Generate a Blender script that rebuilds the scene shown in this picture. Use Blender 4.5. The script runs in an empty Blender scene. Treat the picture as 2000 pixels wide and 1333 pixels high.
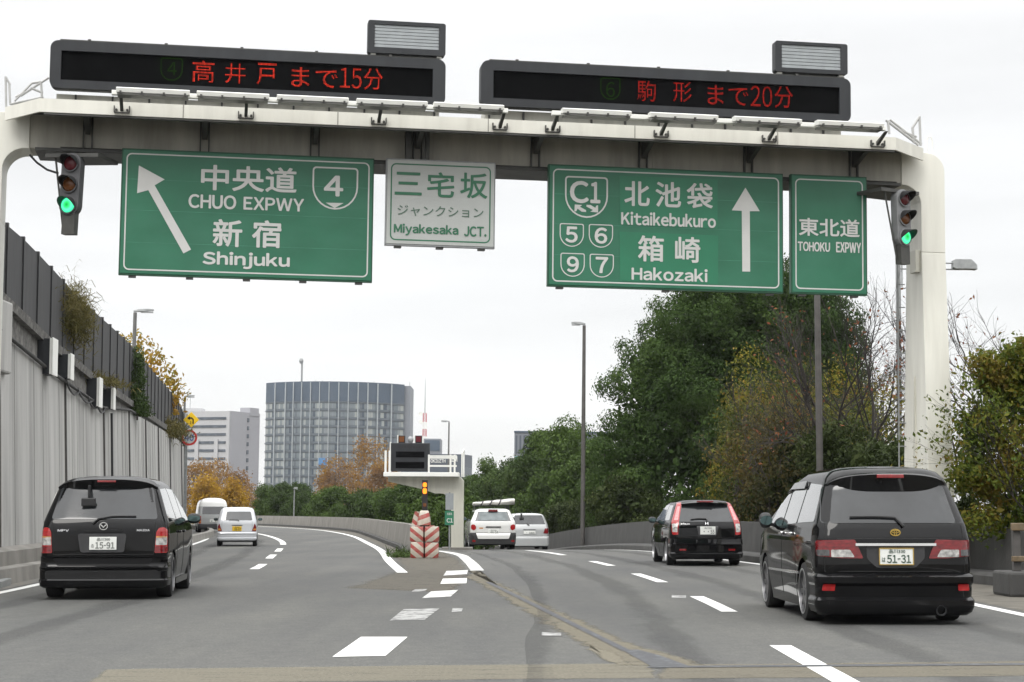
import bpy, bmesh, math, random
import numpy as np
from mathutils import Matrix, Vector

sc = bpy.context.scene
COL = sc.collection
rad = math.radians

# ------------------------------------------------------------------ camera
EYE = 1.24
F_PX, CX, CY = 3600.0, 1000.0, 666.5
PITCH = math.atan(331.5 / F_PX)
cam_d = bpy.data.cameras.new("camera")
cam_d.sensor_width = 36.0
cam_d.lens = F_PX / 2000.0 * 36.0
cam_d.clip_start = 0.1
cam_d.clip_end = 6000
cam = bpy.data.objects.new("camera", cam_d)
COL.objects.link(cam)
cam.location = (0, 0, EYE)
cam.rotation_euler = (math.pi / 2 + PITCH, 0, 0)
sc.camera = cam

# ------------------------------------------------------------------ sky and sun (overcast)
SUN_EL, SUN_AZ = rad(48), rad(205)      # azimuth clockwise from +y: behind the camera, a little right
world = bpy.data.worlds.new("World")
sc.world = world
world.use_nodes = True
nt = world.node_tree
for n in list(nt.nodes):
    nt.nodes.remove(n)
sky = nt.nodes.new("ShaderNodeTexSky")
sky.sky_type = 'NISHITA'
sky.sun_disc = False
sky.sun_elevation = SUN_EL
sky.sun_rotation = SUN_AZ
tc = nt.nodes.new("ShaderNodeTexCoord")
sep = nt.nodes.new("ShaderNodeSeparateXYZ")
nt.links.new(tc.outputs["Generated"], sep.inputs[0])
mr = nt.nodes.new("ShaderNodeMapRange")
mr.inputs["From Min"].default_value = 0.24
mr.inputs["From Max"].default_value = 1.0
mr.inputs["To Min"].default_value = 7.45
mr.inputs["To Max"].default_value = 27.0
nt.links.new(sep.outputs["Z"], mr.inputs["Value"])
# soft cloud deck
mp = nt.nodes.new("ShaderNodeMapping")
mp.inputs["Scale"].default_value = (1.2, 1.2, 9.0)
nt.links.new(tc.outputs["Generated"], mp.inputs[0])
nz = nt.nodes.new("ShaderNodeTexNoise")
nz.inputs["Scale"].default_value = 2.6
nz.inputs["Detail"].default_value = 5
nz.inputs["Roughness"].default_value = 0.5
nt.links.new(mp.outputs[0], nz.inputs["Vector"])
mr2 = nt.nodes.new("ShaderNodeMapRange")
mr2.inputs["From Min"].default_value = 0.3
mr2.inputs["From Max"].default_value = 0.7
mr2.inputs["To Min"].default_value = 0.895
mr2.inputs["To Max"].default_value = 1.06
nt.links.new(nz.outputs["Fac"], mr2.inputs["Value"])
mul = nt.nodes.new("ShaderNodeMath")
mul.operation = 'MULTIPLY'
nt.links.new(mr.outputs[0], mul.inputs[0])
nt.links.new(mr2.outputs[0], mul.inputs[1])
vm = nt.nodes.new("ShaderNodeVectorMath")
vm.operation = 'SCALE'
vm.inputs[0].default_value = (1.0, 1.0, 0.995)
nt.links.new(mul.outputs[0], vm.inputs["Scale"])
mixs = nt.nodes.new("ShaderNodeMix")
mixs.data_type = 'RGBA'
mixs.inputs["Factor"].default_value = 0.94
nt.links.new(sky.outputs[0], mixs.inputs["A"])
nt.links.new(vm.outputs[0], mixs.inputs["B"])
bg = nt.nodes.new("ShaderNodeBackground")
bg.inputs["Strength"].default_value = 0.1
nt.links.new(mixs.outputs["Result"], bg.inputs["Color"])
wo = nt.nodes.new("ShaderNodeOutputWorld")
nt.links.new(bg.outputs[0], wo.inputs["Surface"])

sun_d = bpy.data.lights.new("sun", 'SUN')
sun_d.energy = 1.0
sun_d.angle = rad(25)
sun_d.color = (1.0, 0.97, 0.92)
sun = bpy.data.objects.new("sun", sun_d)
COL.objects.link(sun)
sdir = Vector((math.sin(SUN_AZ) * math.cos(SUN_EL), math.cos(SUN_AZ) * math.cos(SUN_EL), math.sin(SUN_EL)))
sun.rotation_euler = sdir.to_track_quat('Z', 'Y').to_euler()
sun.location = (0, -20, 40)

sc.view_settings.view_transform = 'Standard'
sc.view_settings.look = 'None'
sc.view_settings.gamma = 1
sc.view_settings.exposure = 0.45
sc.render.engine = 'CYCLES'
sc.cycles.max_bounces = 6
sc.cycles.transparent_max_bounces = 12
sc.cycles.caustics_reflective = False
sc.cycles.caustics_refractive = False

# ------------------------------------------------------------------ measuring helpers
def ray(u, v):
    dx = (u - CX) / F_PX
    dz = (CY - v) / F_PX
    return Vector((dx, math.cos(PITCH) - dz * math.sin(PITCH), math.sin(PITCH) + dz * math.cos(PITCH)))

def gnd(u, v, z=0.0):
    d = ray(u, v)
    t = (z - EYE) / d.z
    return (d.x * t, d.y * t)

def at(u, v, Y):
    d = ray(u, v)
    t = Y / d.y
    return Vector((d.x * t, Y, EYE + d.z * t))

# frame of the big gantry: 9 degrees off square, and leaning with the banked road
PSI, RHO = 0.16312, 0.01114
_u = Vector((math.cos(PSI), math.sin(PSI), 0))
_w = Vector((0, 0, 1))
GU = math.cos(RHO) * _u - math.sin(RHO) * _w
GV = math.sin(RHO) * _u + math.cos(RHO) * _w
GY = Vector((-math.sin(PSI), math.cos(PSI), 0))
GO = Vector((0, 31, 0))
GM = Matrix(((GU.x, GY.x, GV.x, GO.x), (GU.y, GY.y, GV.y, GO.y), (GU.z, GY.z, GV.z, GO.z), (0, 0, 0, 1)))

def Gp(u, v, y=0.0):
    d = ray(u, v)
    Q = GO + GY * y
    C = Vector((0, 0, EYE))
    t = (Q - C).dot(GY) / d.dot(GY)
    p = C + d * t - GO
    return p.dot(GU), p.dot(GV)

# ------------------------------------------------------------------ materials
def pm(name, col, rough=0.6, metal=0.0, var=0.12, scale=6.0, bump=0.0, bscale=40.0, coat=0.0, spec=0.5,
       stain=None, stain_amt=0.0, stretch=(1, 1, 1), emit=None, estr=0.0):
    m = bpy.data.materials.new(name)
    m.use_nodes = True
    t = m.node_tree
    b = t.nodes["Principled BSDF"]
    b.inputs["Roughness"].default_value = rough
    b.inputs["Metallic"].default_value = metal
    b.inputs["Coat Weight"].default_value = coat
    b.inputs["Coat Roughness"].default_value = 0.04
    b.inputs["Specular IOR Level"].default_value = spec
    c = tuple(col) + (1,)
    tcn = t.nodes.new("ShaderNodeTexCoord")
    mpn = t.nodes.new("ShaderNodeMapping")
    mpn.inputs["Scale"].default_value = stretch
    t.links.new(tcn.outputs["Object"], mpn.inputs[0])
    n1 = t.nodes.new("ShaderNodeTexNoise")
    n1.inputs["Scale"].default_value = scale
    n1.inputs["Detail"].default_value = 6
    t.links.new(mpn.outputs[0], n1.inputs["Vector"])
    r = t.nodes.new("ShaderNodeValToRGB")
    r.color_ramp.elements[0].position = 0.3
    r.color_ramp.elements[1].position = 0.7
    r.color_ramp.elements[0].color = tuple(max(0, x * (1 - var)) for x in col) + (1,)
    r.color_ramp.elements[1].color = tuple(min(1, x * (1 + var)) for x in col) + (1,)
    t.links.new(n1.outputs["Fac"], r.inputs[0])
    out = r.outputs[0]
    if stain is not None:
        n2 = t.nodes.new("ShaderNodeTexNoise")
        n2.inputs["Scale"].default_value = scale * 0.45
        n2.inputs["Detail"].default_value = 8
        n2.inputs["Roughness"].default_value = 0.65
        t.links.new(mpn.outputs[0], n2.inputs["Vector"])
        r2 = t.nodes.new("ShaderNodeValToRGB")
        r2.color_ramp.elements[0].position = 0.45
        r2.color_ramp.elements[1].position = 0.72
        r2.color_ramp.elements[1].color = (stain_amt,) * 3 + (1,)
        t.links.new(n2.outputs["Fac"], r2.inputs[0])
        mx = t.nodes.new("ShaderNodeMix")
        mx.data_type = 'RGBA'
        t.links.new(r2.outputs[0], mx.inputs["Factor"])
        t.links.new(out, mx.inputs["A"])
        mx.inputs["B"].default_value = tuple(stain) + (1,)
        out = mx.outputs["Result"]
    t.links.new(out, b.inputs["Base Color"])
    if bump:
        n3 = t.nodes.new("ShaderNodeTexNoise")
        n3.inputs["Scale"].default_value = bscale
        n3.inputs["Detail"].default_value = 4
        t.links.new(mpn.outputs[0], n3.inputs["Vector"])
        bp = t.nodes.new("ShaderNodeBump")
        bp.inputs["Strength"].default_value = bump
        bp.inputs["Distance"].default_value = 0.02
        t.links.new(n3.outputs["Fac"], bp.inputs["Height"])
        t.links.new(bp.outputs[0], b.inputs["Normal"])
    if emit is not None:
        b.inputs["Emission Color"].default_value = tuple(emit) + (1,)
        b.inputs["Emission Strength"].default_value = estr
    return m

def leaf_mat(name, cols, rough=0.55, trans=0.25, clump=0.5):
    """leaves: colour from a ramp per leaf, shifted slowly from clump to clump"""
    m = bpy.data.materials.new(name)
    m.use_nodes = True
    t = m.node_tree
    b = t.nodes["Principled BSDF"]
    o = t.nodes["Material Output"]
    g = t.nodes.new("ShaderNodeNewGeometry")
    tcn = t.nodes.new("ShaderNodeTexCoord")
    n1 = t.nodes.new("ShaderNodeTexNoise")
    n1.inputs["Scale"].default_value = clump
    n1.inputs["Detail"].default_value = 3
    t.links.new(tcn.outputs["Object"], n1.inputs["Vector"])
    a1 = t.nodes.new("ShaderNodeMath")
    a1.operation = 'MULTIPLY_ADD'
    a1.inputs[1].default_value = 0.32
    t.links.new(g.outputs["Random Per Island"], a1.inputs[0])
    a2 = t.nodes.new("ShaderNodeMapRange")
    a2.inputs["From Min"].default_value = 0.3
    a2.inputs["From Max"].default_value = 0.7
    a2.inputs["To Min"].default_value = 0.0
    a2.inputs["To Max"].default_value = 0.68
    t.links.new(n1.outputs["Fac"], a2.inputs["Value"])
    t.links.new(a2.outputs[0], a1.inputs[2])
    r = t.nodes.new("ShaderNodeValToRGB")
    e = r.color_ramp.elements
    while len(e) < len(cols):
        e.new(0.5)
    for i, c in enumerate(cols):
        e[i].position = 0.05 + 0.9 * i / (len(cols) - 1)
        e[i].color = tuple(c) + (1,)
    t.links.new(a1.outputs[0], r.inputs[0])
    t.links.new(r.outputs[0], b.inputs["Base Color"])
    b.inputs["Roughness"].default_value = rough
    b.inputs["Specular IOR Level"].default_value = 0.16
    tr = t.nodes.new("ShaderNodeBsdfTranslucent")
    t.links.new(r.outputs[0], tr.inputs["Color"])
    mx = t.nodes.new("ShaderNodeMixShader")
    mx.inputs[0].default_value = trans
    t.links.new(b.outputs[0], mx.inputs[1])
    t.links.new(tr.outputs[0], mx.inputs[2])
    t.links.new(mx.outputs[0], o.inputs["Surface"])
    return m

M = {}
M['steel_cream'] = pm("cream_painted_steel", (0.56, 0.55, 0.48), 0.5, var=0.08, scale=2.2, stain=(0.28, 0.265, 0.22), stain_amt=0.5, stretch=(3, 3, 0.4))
M['steel_beam'] = pm("sooty_shaded_cream_steel", (0.4, 0.385, 0.335), 0.55, var=0.14, scale=1.6, stain=(0.2, 0.19, 0.16), stain_amt=0.75, stretch=(2.5, 2.5, 0.35))  # base colour darkened to paint in the walkway's shade; the streaks are grime
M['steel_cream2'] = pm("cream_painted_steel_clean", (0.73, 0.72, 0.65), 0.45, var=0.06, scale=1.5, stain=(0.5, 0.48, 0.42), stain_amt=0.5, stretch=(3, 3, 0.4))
M['steel_white'] = pm("white_painted_steel", (0.8, 0.8, 0.76), 0.4, var=0.04, scale=3)
M['steel_dark'] = pm("dark_weathered_steel", (0.06, 0.06, 0.055), 0.55, var=0.25, scale=5)
M['galv'] = pm("galvanised_steel", (0.26, 0.27, 0.27), 0.5, metal=0.3, var=0.15, scale=8)
M['pole_brown'] = pm("brown_grey_painted_steel", (0.075, 0.07, 0.066), 0.55, var=0.2, scale=6)
M['pole_grey'] = pm("grey_painted_steel", (0.13, 0.13, 0.125), 0.5, var=0.15, scale=6)
M['black'] = pm("black_plastic", (0.012, 0.012, 0.013), 0.5, var=0.2)
M['black_matte'] = pm("black_matt_plastic", (0.018, 0.018, 0.019), 0.75, var=0.2)
M['housing'] = pm("charcoal_housing", (0.015, 0.017, 0.0205), 0.55, var=0.18, scale=3, stain=(0.04, 0.043, 0.046), stain_amt=0.3, stretch=(2, 2, 0.6))
M['screen'] = pm("black_screen", (0.004, 0.0042, 0.0045), 0.9, var=0.2, spec=0.05)
M['sign_green'] = pm("green_sign_sheet", (0.02, 0.15, 0.08), 0.4, var=0.12, scale=1.4, stain=(0.045, 0.18, 0.115), stain_amt=0.6, stretch=(1, 1, 1.6))
M['sign_green2'] = pm("green_sign_patch", (0.02, 0.185, 0.095), 0.4, var=0.06, scale=2.5)
M['sign_edge'] = pm("dark_green_sign_edge", (0.015, 0.09, 0.045), 0.5)
M['sign_white'] = pm("white_sign_sheet", (0.5, 0.52, 0.5), 0.4, var=0.05, scale=2)
M['sign_letter'] = pm("white_reflective_lettering", (0.62, 0.62, 0.6), 0.45, var=0.05, scale=4)
M['letter_green'] = pm("green_lettering", (0.035, 0.17, 0.09), 0.45, var=0.06)
M['letter_grey'] = pm("grey_green_lettering", (0.1, 0.18, 0.13), 0.45, var=0.06)
M['louver'] = pm("silver_louver", (0.28, 0.3, 0.31), 0.45, metal=0.2, var=0.1)
M['housing_grey'] = pm("light_grey_housing", (0.34, 0.35, 0.36), 0.5, var=0.1, scale=8, stain=(0.2, 0.2, 0.2), stain_amt=0.4)

# ------------------------------------------------------------------ mesh builder
class MB:
    def __init__(self):
        self.v = []
        self.f = []

    def add(self, vs, fs):
        o = len(self.v)
        self.v += [tuple(p) for p in vs]
        self.f += [tuple(i + o for i in f) for f in fs]
        return self

    def box(self, x0, x1, y0, y1, z0, z1, mat=None):
        vs = [(x0, y0, z0), (x1, y0, z0), (x1, y1, z0), (x0, y1, z0), (x0, y0, z1), (x1, y0, z1), (x1, y1, z1), (x0, y1, z1)]
        if mat is not None:
            vs = [mat @ Vector(p) for p in vs]
        return self.add(vs, [(0, 3, 2, 1), (4, 5, 6, 7), (0, 1, 5, 4), (1, 2, 6, 5), (2, 3, 7, 6), (3, 0, 4, 7)])

    def tube(self, pts, rs, n=8, cap=True):
        pts = [Vector(p) for p in pts]
        if not hasattr(rs, '__len__'):
            rs = [rs] * len(pts)
        vs, fs = [], []
        prev = None
        for i, p in enumerate(pts):
            d = (pts[min(i + 1, len(pts) - 1)] - pts[max(i - 1, 0)])
            if d.length < 1e-9:
                d = Vector((0, 0, 1))
            d.normalize()
            if prev is None:
                a = d.orthogonal().normalized()
            else:
                a = prev - d * prev.dot(d)
                if a.length < 1e-6:
                    a = d.orthogonal()
                a.normalize()
            prev = a
            b = d.cross(a)
            for k in range(n):
                t = 2 * math.pi * k / n
                vs.append(p + (a * math.cos(t) + b * math.sin(t)) * rs[i])
        for i in range(len(pts) - 1):
            for k in range(n):
                k2 = (k + 1) % n
                fs.append((i * n + k, i * n + k2, (i + 1) * n + k2, (i + 1) * n + k))
        if cap:
            fs.append(tuple(range(n - 1, -1, -1)))
            fs.append(tuple((len(pts) - 1) * n + k for k in range(n)))
        return self.add(vs, fs)

    def prism(self, poly, y0, y1):
        """outline in (x, z), counter-clockwise seen from -y, extruded from y0 to y1"""
        n = len(poly)
        vs = [(x, y0, z) for x, z in poly] + [(x, y1, z) for x, z in poly]
        fs = [tuple(range(n)), tuple(range(2 * n - 1, n - 1, -1))]
        for i in range(n):
            j = (i + 1) % n
            fs.append((j, i, i + n, j + n))
        return self.add(vs, fs)

    def ring(self, outer, inner, y0, y1):
        """flat frame between two outlines with the same number of points"""
        n = len(outer)
        vs = [(x, y0, z) for x, z in outer] + [(x, y0, z) for x, z in inner] + [(x, y1, z) for x, z in outer] + [(x, y1, z) for x, z in inner]
        fs = []
        for i in range(n):
            j = (i + 1) % n
            fs.append((i, j, n + j, n + i))
            fs.append((2 * n + j, 2 * n + i, 3 * n + i, 3 * n + j))
            fs.append((j, i, 2 * n + i, 2 * n + j))
            fs.append((n + i, n + j, 3 * n + j, 3 * n + i))
        return self.add(vs, fs)

    def lathe(self, prof, n=32, axis='x', c=(0, 0, 0), hollow=False):
        """profile of (a along the axis, r)"""
        vs, fs = [], []
        for a, r in prof:
            for k in range(n):
                t = 2 * math.pi * k / n
                p, q = r * math.cos(t), r * math.sin(t)
                if axis == 'x':
                    vs.append((c[0] + a, c[1] + p, c[2] + q))
                elif axis == 'y':
                    vs.append((c[0] + p, c[1] + a, c[2] + q))
                else:
                    vs.append((c[0] + p, c[1] + q, c[2] + a))
        m = len(prof)
        for i in range(m - 1):
            for k in range(n):
                k2 = (k + 1) % n
                fs.append((i * n + k, i * n + k2, (i + 1) * n + k2, (i + 1) * n + k))
        if hollow:
            e = (m - 1) * n
            for k in range(n):
                k2 = (k + 1) % n
                fs.append((e + k, e + k2, k2, k))
        else:
            fs.append(tuple(range(n)))
            fs.append(tuple((m - 1) * n + k for k in range(n - 1, -1, -1)))
        return self.add(vs, fs)

    def loft(self, rings, cap=True):
        n = len(rings[0])
        o = len(self.v)
        for r in rings:
            self.v += [tuple(p) for p in r]
        for i in range(len(rings) - 1):
            for k in range(n):
                k2 = (k + 1) % n
                self.f.append((o + i * n + k, o + i * n + k2, o + (i + 1) * n + k2, o + (i + 1) * n + k))
        if cap:
            self.f.append(tuple(o + k for k in range(n - 1, -1, -1)))
            self.f.append(tuple(o + (len(rings) - 1) * n + k for k in range(n)))
        return self

    def mesh(self, name, mat):
        me = bpy.data.meshes.new(name)
        me.from_pydata([tuple(p) for p in self.v], [], self.f)
        if mat is not None:
            me.materials.append(mat)
        me.update()
        bm = bmesh.new()
        bm.from_mesh(me)
        bmesh.ops.recalc_face_normals(bm, faces=bm.faces)
        bm.to_mesh(me)
        bm.free()
        return me

    def build(self, name, mat, parent=None, smooth=None, bev=0.0, label=None):
        me = self.mesh(name, mat)
        if smooth is not None:
            for p in me.polygons:
                p.use_smooth = True
            me.set_sharp_from_angle(angle=rad(smooth))
        ob = bpy.data.objects.new(name, me)
        COL.objects.link(ob)
        if parent is not None:
            ob.parent = parent
        if bev:
            md = ob.modifiers.new("bevel", 'BEVEL')
            md.width = bev
            md.segments = 2
            md.limit_method = 'ANGLE'
            md.angle_limit = rad(40)
        if label:
            ob['label'] = label
        return ob

def tag(o, label, cat, group=None):
    o['label'] = label
    o['category'] = cat
    if group:
        o['group'] = group
    return o

def struct(o):
    o['kind'] = 'structure'
    return o

def empty(name, label, cat, loc=(0, 0, 0), rz=0.0, group=None, lean=0.0, matrix=None):
    o = bpy.data.objects.new(name, None)
    o.empty_display_size = 0.2
    COL.objects.link(o)
    if matrix is not None:
        o.matrix_world = matrix
    else:
        o.location = loc
        o.rotation_euler = (0, lean, rz)
    return tag(o, label, cat, group)

def copy_tree(o, parent=None):
    kids = list(o.children)
    c = o.copy()
    COL.objects.link(c)
    if parent is not None:
        c.parent = parent
    for k in kids:
        copy_tree(k, c)
    return c

def roundrect(x0, x1, z0, z1, r, n=5):
    pts = []
    for cx, cz, a0 in ((x1 - r, z1 - r, 0), (x0 + r, z1 - r, 90), (x0 + r, z0 + r, 180), (x1 - r, z0 + r, 270)):
        for k in range(n + 1):
            a = rad(a0 + 90 * k / n)
            pts.append((cx + r * math.cos(a), cz + r * math.sin(a)))
    return pts

def shield(x0, x1, z0, z1, r, n=14):
    """route shield: flat top with small round corners, round bottom"""
    w = (x1 - x0) / 2
    cx = (x0 + x1) / 2
    pts = []
    for k in range(5):
        a = rad(90 * k / 4)
        pts.append((x1 - r + r * math.cos(a), z1 - r + r * math.sin(a)))
    for k in range(5):
        a = rad(90 + 90 * k / 4)
        pts.append((x0 + r + r * math.cos(a), z1 - r + r * math.sin(a)))
    zb = z0 + min(w * 1.02, (z1 - z0) * 0.62)
    for k in range(n + 1):
        a = math.pi + math.pi * k / n
        pts.append((cx + w * math.cos(a), zb + (zb - z0) * math.sin(a)))
    return pts

_tcache = {}
def glyphs(s):
    """outline mesh of a short text in the built-in font"""
    if s in _tcache:
        return _tcache[s]
    cu = bpy.data.curves.new("lettering", 'FONT')
    cu.body = s
    cu.resolution_u = 4
    ob = bpy.data.objects.new("lettering_source", cu)
    COL.objects.link(ob)
    dg = bpy.context.evaluated_depsgraph_get()
    dg.update()
    me = bpy.data.meshes.new_from_object(ob.evaluated_get(dg))
    vs = [tuple(v.co)[:2] for v in me.vertices]
    fs = [tuple(p.vertices) for p in me.polygons]
    bpy.data.objects.remove(ob)
    bpy.data.curves.remove(cu)
    bpy.data.meshes.remove(me)
    _tcache[s] = (vs, fs)
    return vs, fs

def text_mesh(s, gap=0.11):
    """plain sans lettering: latin letters are set one by one from the wide forms of the same gothic face"""
    if not all(32 <= ord(ch) < 127 for ch in s):
        return glyphs(s)
    V, Fc = [], []
    x = 0.0
    for ch in s:
        if ch == ' ':
            x += 0.3
            continue
        vs, fs = glyphs(chr(ord(ch) + 0xFEE0))
        if ch == '-':
            vs = [(p[0] * 0.42, p[1]) for p in vs]
        a = min(p[0] for p in vs)
        b = max(p[0] for p in vs)
        o = len(V)
        if ch == 'j':
            x -= 0.17
        V += [(p[0] - a + x, p[1]) for p in vs]
        Fc += [tuple(i + o for i in f) for f in fs]
        x += b - a + gap
    return V, Fc

def letter(mb, s, x0, x1, z0, z1, y, bold=0.0, spacing=1.0, fn=None):
    """lettering fitted to a box; strokes are thickened by laying shifted films over each other"""
    vs, fs = text_mesh(s)
    xs = [p[0] for p in vs]
    ys = [p[1] for p in vs]
    ax, bx, ay, by = min(xs), max(xs), min(ys), max(ys)
    d = max(0.0, bold) * (z1 - z0)
    steps = [(0, 0)]
    if d > 0:
        steps += [(d * math.cos(k * math.pi / 4), d * math.sin(k * math.pi / 4)) for k in range(8)]
    for k, (dx, dz) in enumerate(steps):
        out = []
        for p in vs:
            x = x0 + d + (p[0] - ax) / max(bx - ax, 1e-6) * (x1 - x0 - 2 * d) + dx
            z = z0 + d + (p[1] - ay) / max(by - ay, 1e-6) * (z1 - z0 - 2 * d) + dz
            yy = y - 0.0004 * k
            if fn:
                q = fn(x, z)
                out.append((q[0], q[1] - 0.0004 * k, q[2]))
            else:
                out.append((x, yy, z))
        mb.add(out, fs)
    return mb
# ================================================================== THE SETTING
def lerp_tab(tab, y):
    if y <= tab[0][0]:
        (a, xa), (b, xb) = tab[0], tab[1]
        return xa + (y - a) * (xb - xa) / (b - a)
    for (a, xa), (b, xb) in zip(tab, tab[1:]):
        if y <= b:
            return xa + (y - a) * (xb - xa) / (b - a)
    (a, xa), (b, xb) = tab[-2], tab[-1]
    return xb + (y - b) * (xb - xa) / (b - a)

def smooth_tab(tab):
    """Catmull-Rom resample so that walls and lines bend smoothly"""
    ys = np.array([t[0] for t in tab], float)
    xs = np.array([t[1] for t in tab], float)
    m = np.gradient(xs, ys)
    out = []
    for i in range(len(ys) - 1):
        h = ys[i + 1] - ys[i]
        for k in range(8):
            t = k / 8
            out.append((ys[i] + t * h, (2*t**3-3*t**2+1)*xs[i] + (t**3-2*t**2+t)*h*m[i] + (-2*t**3+3*t**2)*xs[i+1] + (t**3-t**2)*h*m[i+1]))
    out.append((ys[-1], xs[-1]))
    return out

LW = smooth_tab([(18, -9.3), (28, -9.8), (38, -10.55), (50, -11.55), (60, -12.5), (75, -14.25), (90, -16.05), (105, -18.55), (125, -23.0), (150, -31.0)])     # left retaining wall
RW = smooth_tab([(-5, 9.6), (16, 9.3), (26, 9.0), (31, 8.4), (38, 7.3), (45, 6.15), (55, 5.1), (70, 3.75), (82, 2.2), (100, -0.8), (130, -8.0)])          # right parapet
GW = smooth_tab([(49.6, -2.75), (58, -3.35), (70, -4.65), (90, -6.9), (111, -9.6), (135, -15.0), (159, -21.9), (185, -33.0), (210, -47.0)])             # wall right of the left branch

def hz(x, y):
    """the right branch dips away beyond its crest; everything else is level"""
    if y < 50:
        return 0.0
    g = lerp_tab(GW, y) + 0.8 if y < 210 else -60
    e = min(1.0, max(0.0, (x - g) / 1.6))
    d = y - 52
    if d <= 0:
        return 0.0
    drop = 0.00070 * d * d if d < 45 else 0.00070 * (45 * 45 + 2 * 45 * (d - 45))
    return -min(drop, 6.0) * e

def grid_sheet(name, xs, ys, fz, mat):
    vs = [(x, y, fz(x, y)) for y in ys for x in xs]
    n = len(xs)
    fs = [(j * n + i, j * n + i + 1, (j + 1) * n + i + 1, (j + 1) * n + i) for j in range(len(ys) - 1) for i in range(n - 1)]
    mb = MB().add(vs, fs)
    return mb.build(name, mat, smooth=60)

# asphalt: fine grain, big patches, tyre polish along the lanes
def asphalt():
    m = bpy.data.materials.new("asphalt")
    m.use_nodes = True
    t = m.node_tree
    b = t.nodes["Principled BSDF"]
    b.inputs["Roughness"].default_value = 0.8
    b.inputs["Specular IOR Level"].default_value = 0.35
    tcn = t.nodes.new("ShaderNodeTexCoord")
    def noise(sc_, det, stretch, ro=0.55):
        mpn = t.nodes.new("ShaderNodeMapping")
        mpn.inputs["Scale"].default_value = stretch
        t.links.new(tcn.outputs["Object"], mpn.inputs[0])
        n = t.nodes.new("ShaderNodeTexNoise")
        n.inputs["Scale"].default_value = sc_
        n.inputs["Detail"].default_value = det
        n.inputs["Roughness"].default_value = ro
        t.links.new(mpn.outputs[0], n.inputs["Vector"])
        return n.outputs["Fac"]
    def ramp(f, p0, p1, c0, c1):
        r = t.nodes.new("ShaderNodeValToRGB")
        r.color_ramp.elements[0].position = p0
        r.color_ramp.elements[1].position = p1
        r.color_ramp.elements[0].color = tuple(c0) + (1,)
        r.color_ramp.elements[1].color = tuple(c1) + (1,)
        t.links.new(f, r.inputs[0])
        return r.outputs[0]
    def mix(a, bb, mode, f=1.0):
        x = t.nodes.new("ShaderNodeMix")
        x.data_type = 'RGBA'
        x.blend_type = mode
        x.inputs["Factor"].default_value = f
        t.links.new(a, x.inputs["A"])
        t.links.new(bb, x.inputs["B"])
        return x.outputs["Result"]
    grain = ramp(noise(38, 4, (1, 1, 1), 0.7), 0.3, 0.72, (0.044, 0.0445, 0.0445), (0.126, 0.126, 0.121))
    patch = ramp(noise(0.55, 5, (1, 0.3, 1)), 0.3, 0.7, (0.8, 0.81, 0.83), (1.15, 1.14, 1.09))
    c = mix(grain, patch, 'MULTIPLY')
    mott = ramp(noise(7.0, 7, (1, 0.7, 1), 0.65), 0.28, 0.72, (0.82, 0.82, 0.83), (1.17, 1.165, 1.14))
    c = mix(c, mott, 'MULTIPLY')
    drip = ramp(noise(0.9, 9, (1.6, 0.22, 1), 0.7), 0.6, 0.75, (1, 1, 1), (0.74, 0.74, 0.75))
    c = mix(c, drip, 'MULTIPLY')
    lane = ramp(noise(1.1, 3, (1, 0.05, 1)), 0.35, 0.65, (0.9, 0.9, 0.91), (1.07, 1.07, 1.05))
    c = mix(c, lane, 'MULTIPLY')
    crack = ramp(noise(2.4, 10, (1, 0.35, 1), 0.75), 0.66, 0.72, (1, 1, 1), (0.72, 0.72, 0.72))
    c = mix(c, crack, 'MULTIPLY')
    t.links.new(c, b.inputs["Base Color"])
    bp = t.nodes.new("ShaderNodeBump")
    bp.inputs["Strength"].default_value = 0.35
    bp.inputs["Distance"].default_value = 0.01
    t.links.new(noise(80, 2, (1, 1, 1)), bp.inputs["Height"])
    t.links.new(bp.outputs[0], b.inputs["Normal"])
    return m
M['asphalt'] = asphalt()
M['soil'] = pm("dry_soil_and_litter", (0.075, 0.066, 0.045), 0.95, var=0.35, scale=2.0, bump=0.5, bscale=12)
M['concrete_dark'] = pm("sooty_concrete", (0.055, 0.054, 0.052), 0.85, var=0.2, scale=3.0, bump=0.3, bscale=25, stain=(0.04, 0.04, 0.038), stain_amt=0.6, stretch=(1, 1, 0.5))
M['concrete_mid'] = pm("grey_concrete", (0.215, 0.205, 0.185), 0.85, var=0.18, scale=2.0, bump=0.3, bscale=25, stain=(0.11, 0.1, 0.09), stain_amt=0.6, stretch=(1, 1, 0.5))
M['concrete_gap'] = pm("brown_gutter_concrete", (0.098, 0.09, 0.074), 0.9, var=0.3, scale=3.0, bump=0.4, bscale=30)

# terrain sheet to the horizon, under everything
xs = [-3000, -800, -300, -120] + list(range(-70, 42, 4)) + [60, 120, 300, 800, 3000]
ys = [-60, -10] + list(range(10, 230, 5)) + [260, 320, 450, 700, 1200, 2500, 4500]
struct(grid_sheet("ground", xs, ys, lambda x, y: hz(x, y) - 0.12, M['soil']))

# the carriageway of both branches
rows = [-4, 4, 8, 12, 16, 20, 24, 28, 32, 36, 40, 44, 48, 50] + list(range(52, 212, 3))
vs, fs = [], []
NC = 26
for y in rows:
    a = lerp_tab(LW, y) - 0.3
    if y > 105:
        a = min(a, -18.6 - (y - 105) * 0.55)
    b_ = lerp_tab(RW, y) + 0.2
    for i in range(NC):
        x = a + (b_ - a) * i / (NC - 1)
        vs.append((x, y, hz(x, y)))
for j in range(len(rows) - 1):
    for i in range(NC - 1):
        fs.append((j * NC + i, j * NC + i + 1, (j + 1) * NC + i + 1, (j + 1) * NC + i))
struct(MB().add(vs, fs).build("road", M['asphalt'], smooth=60))

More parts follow.
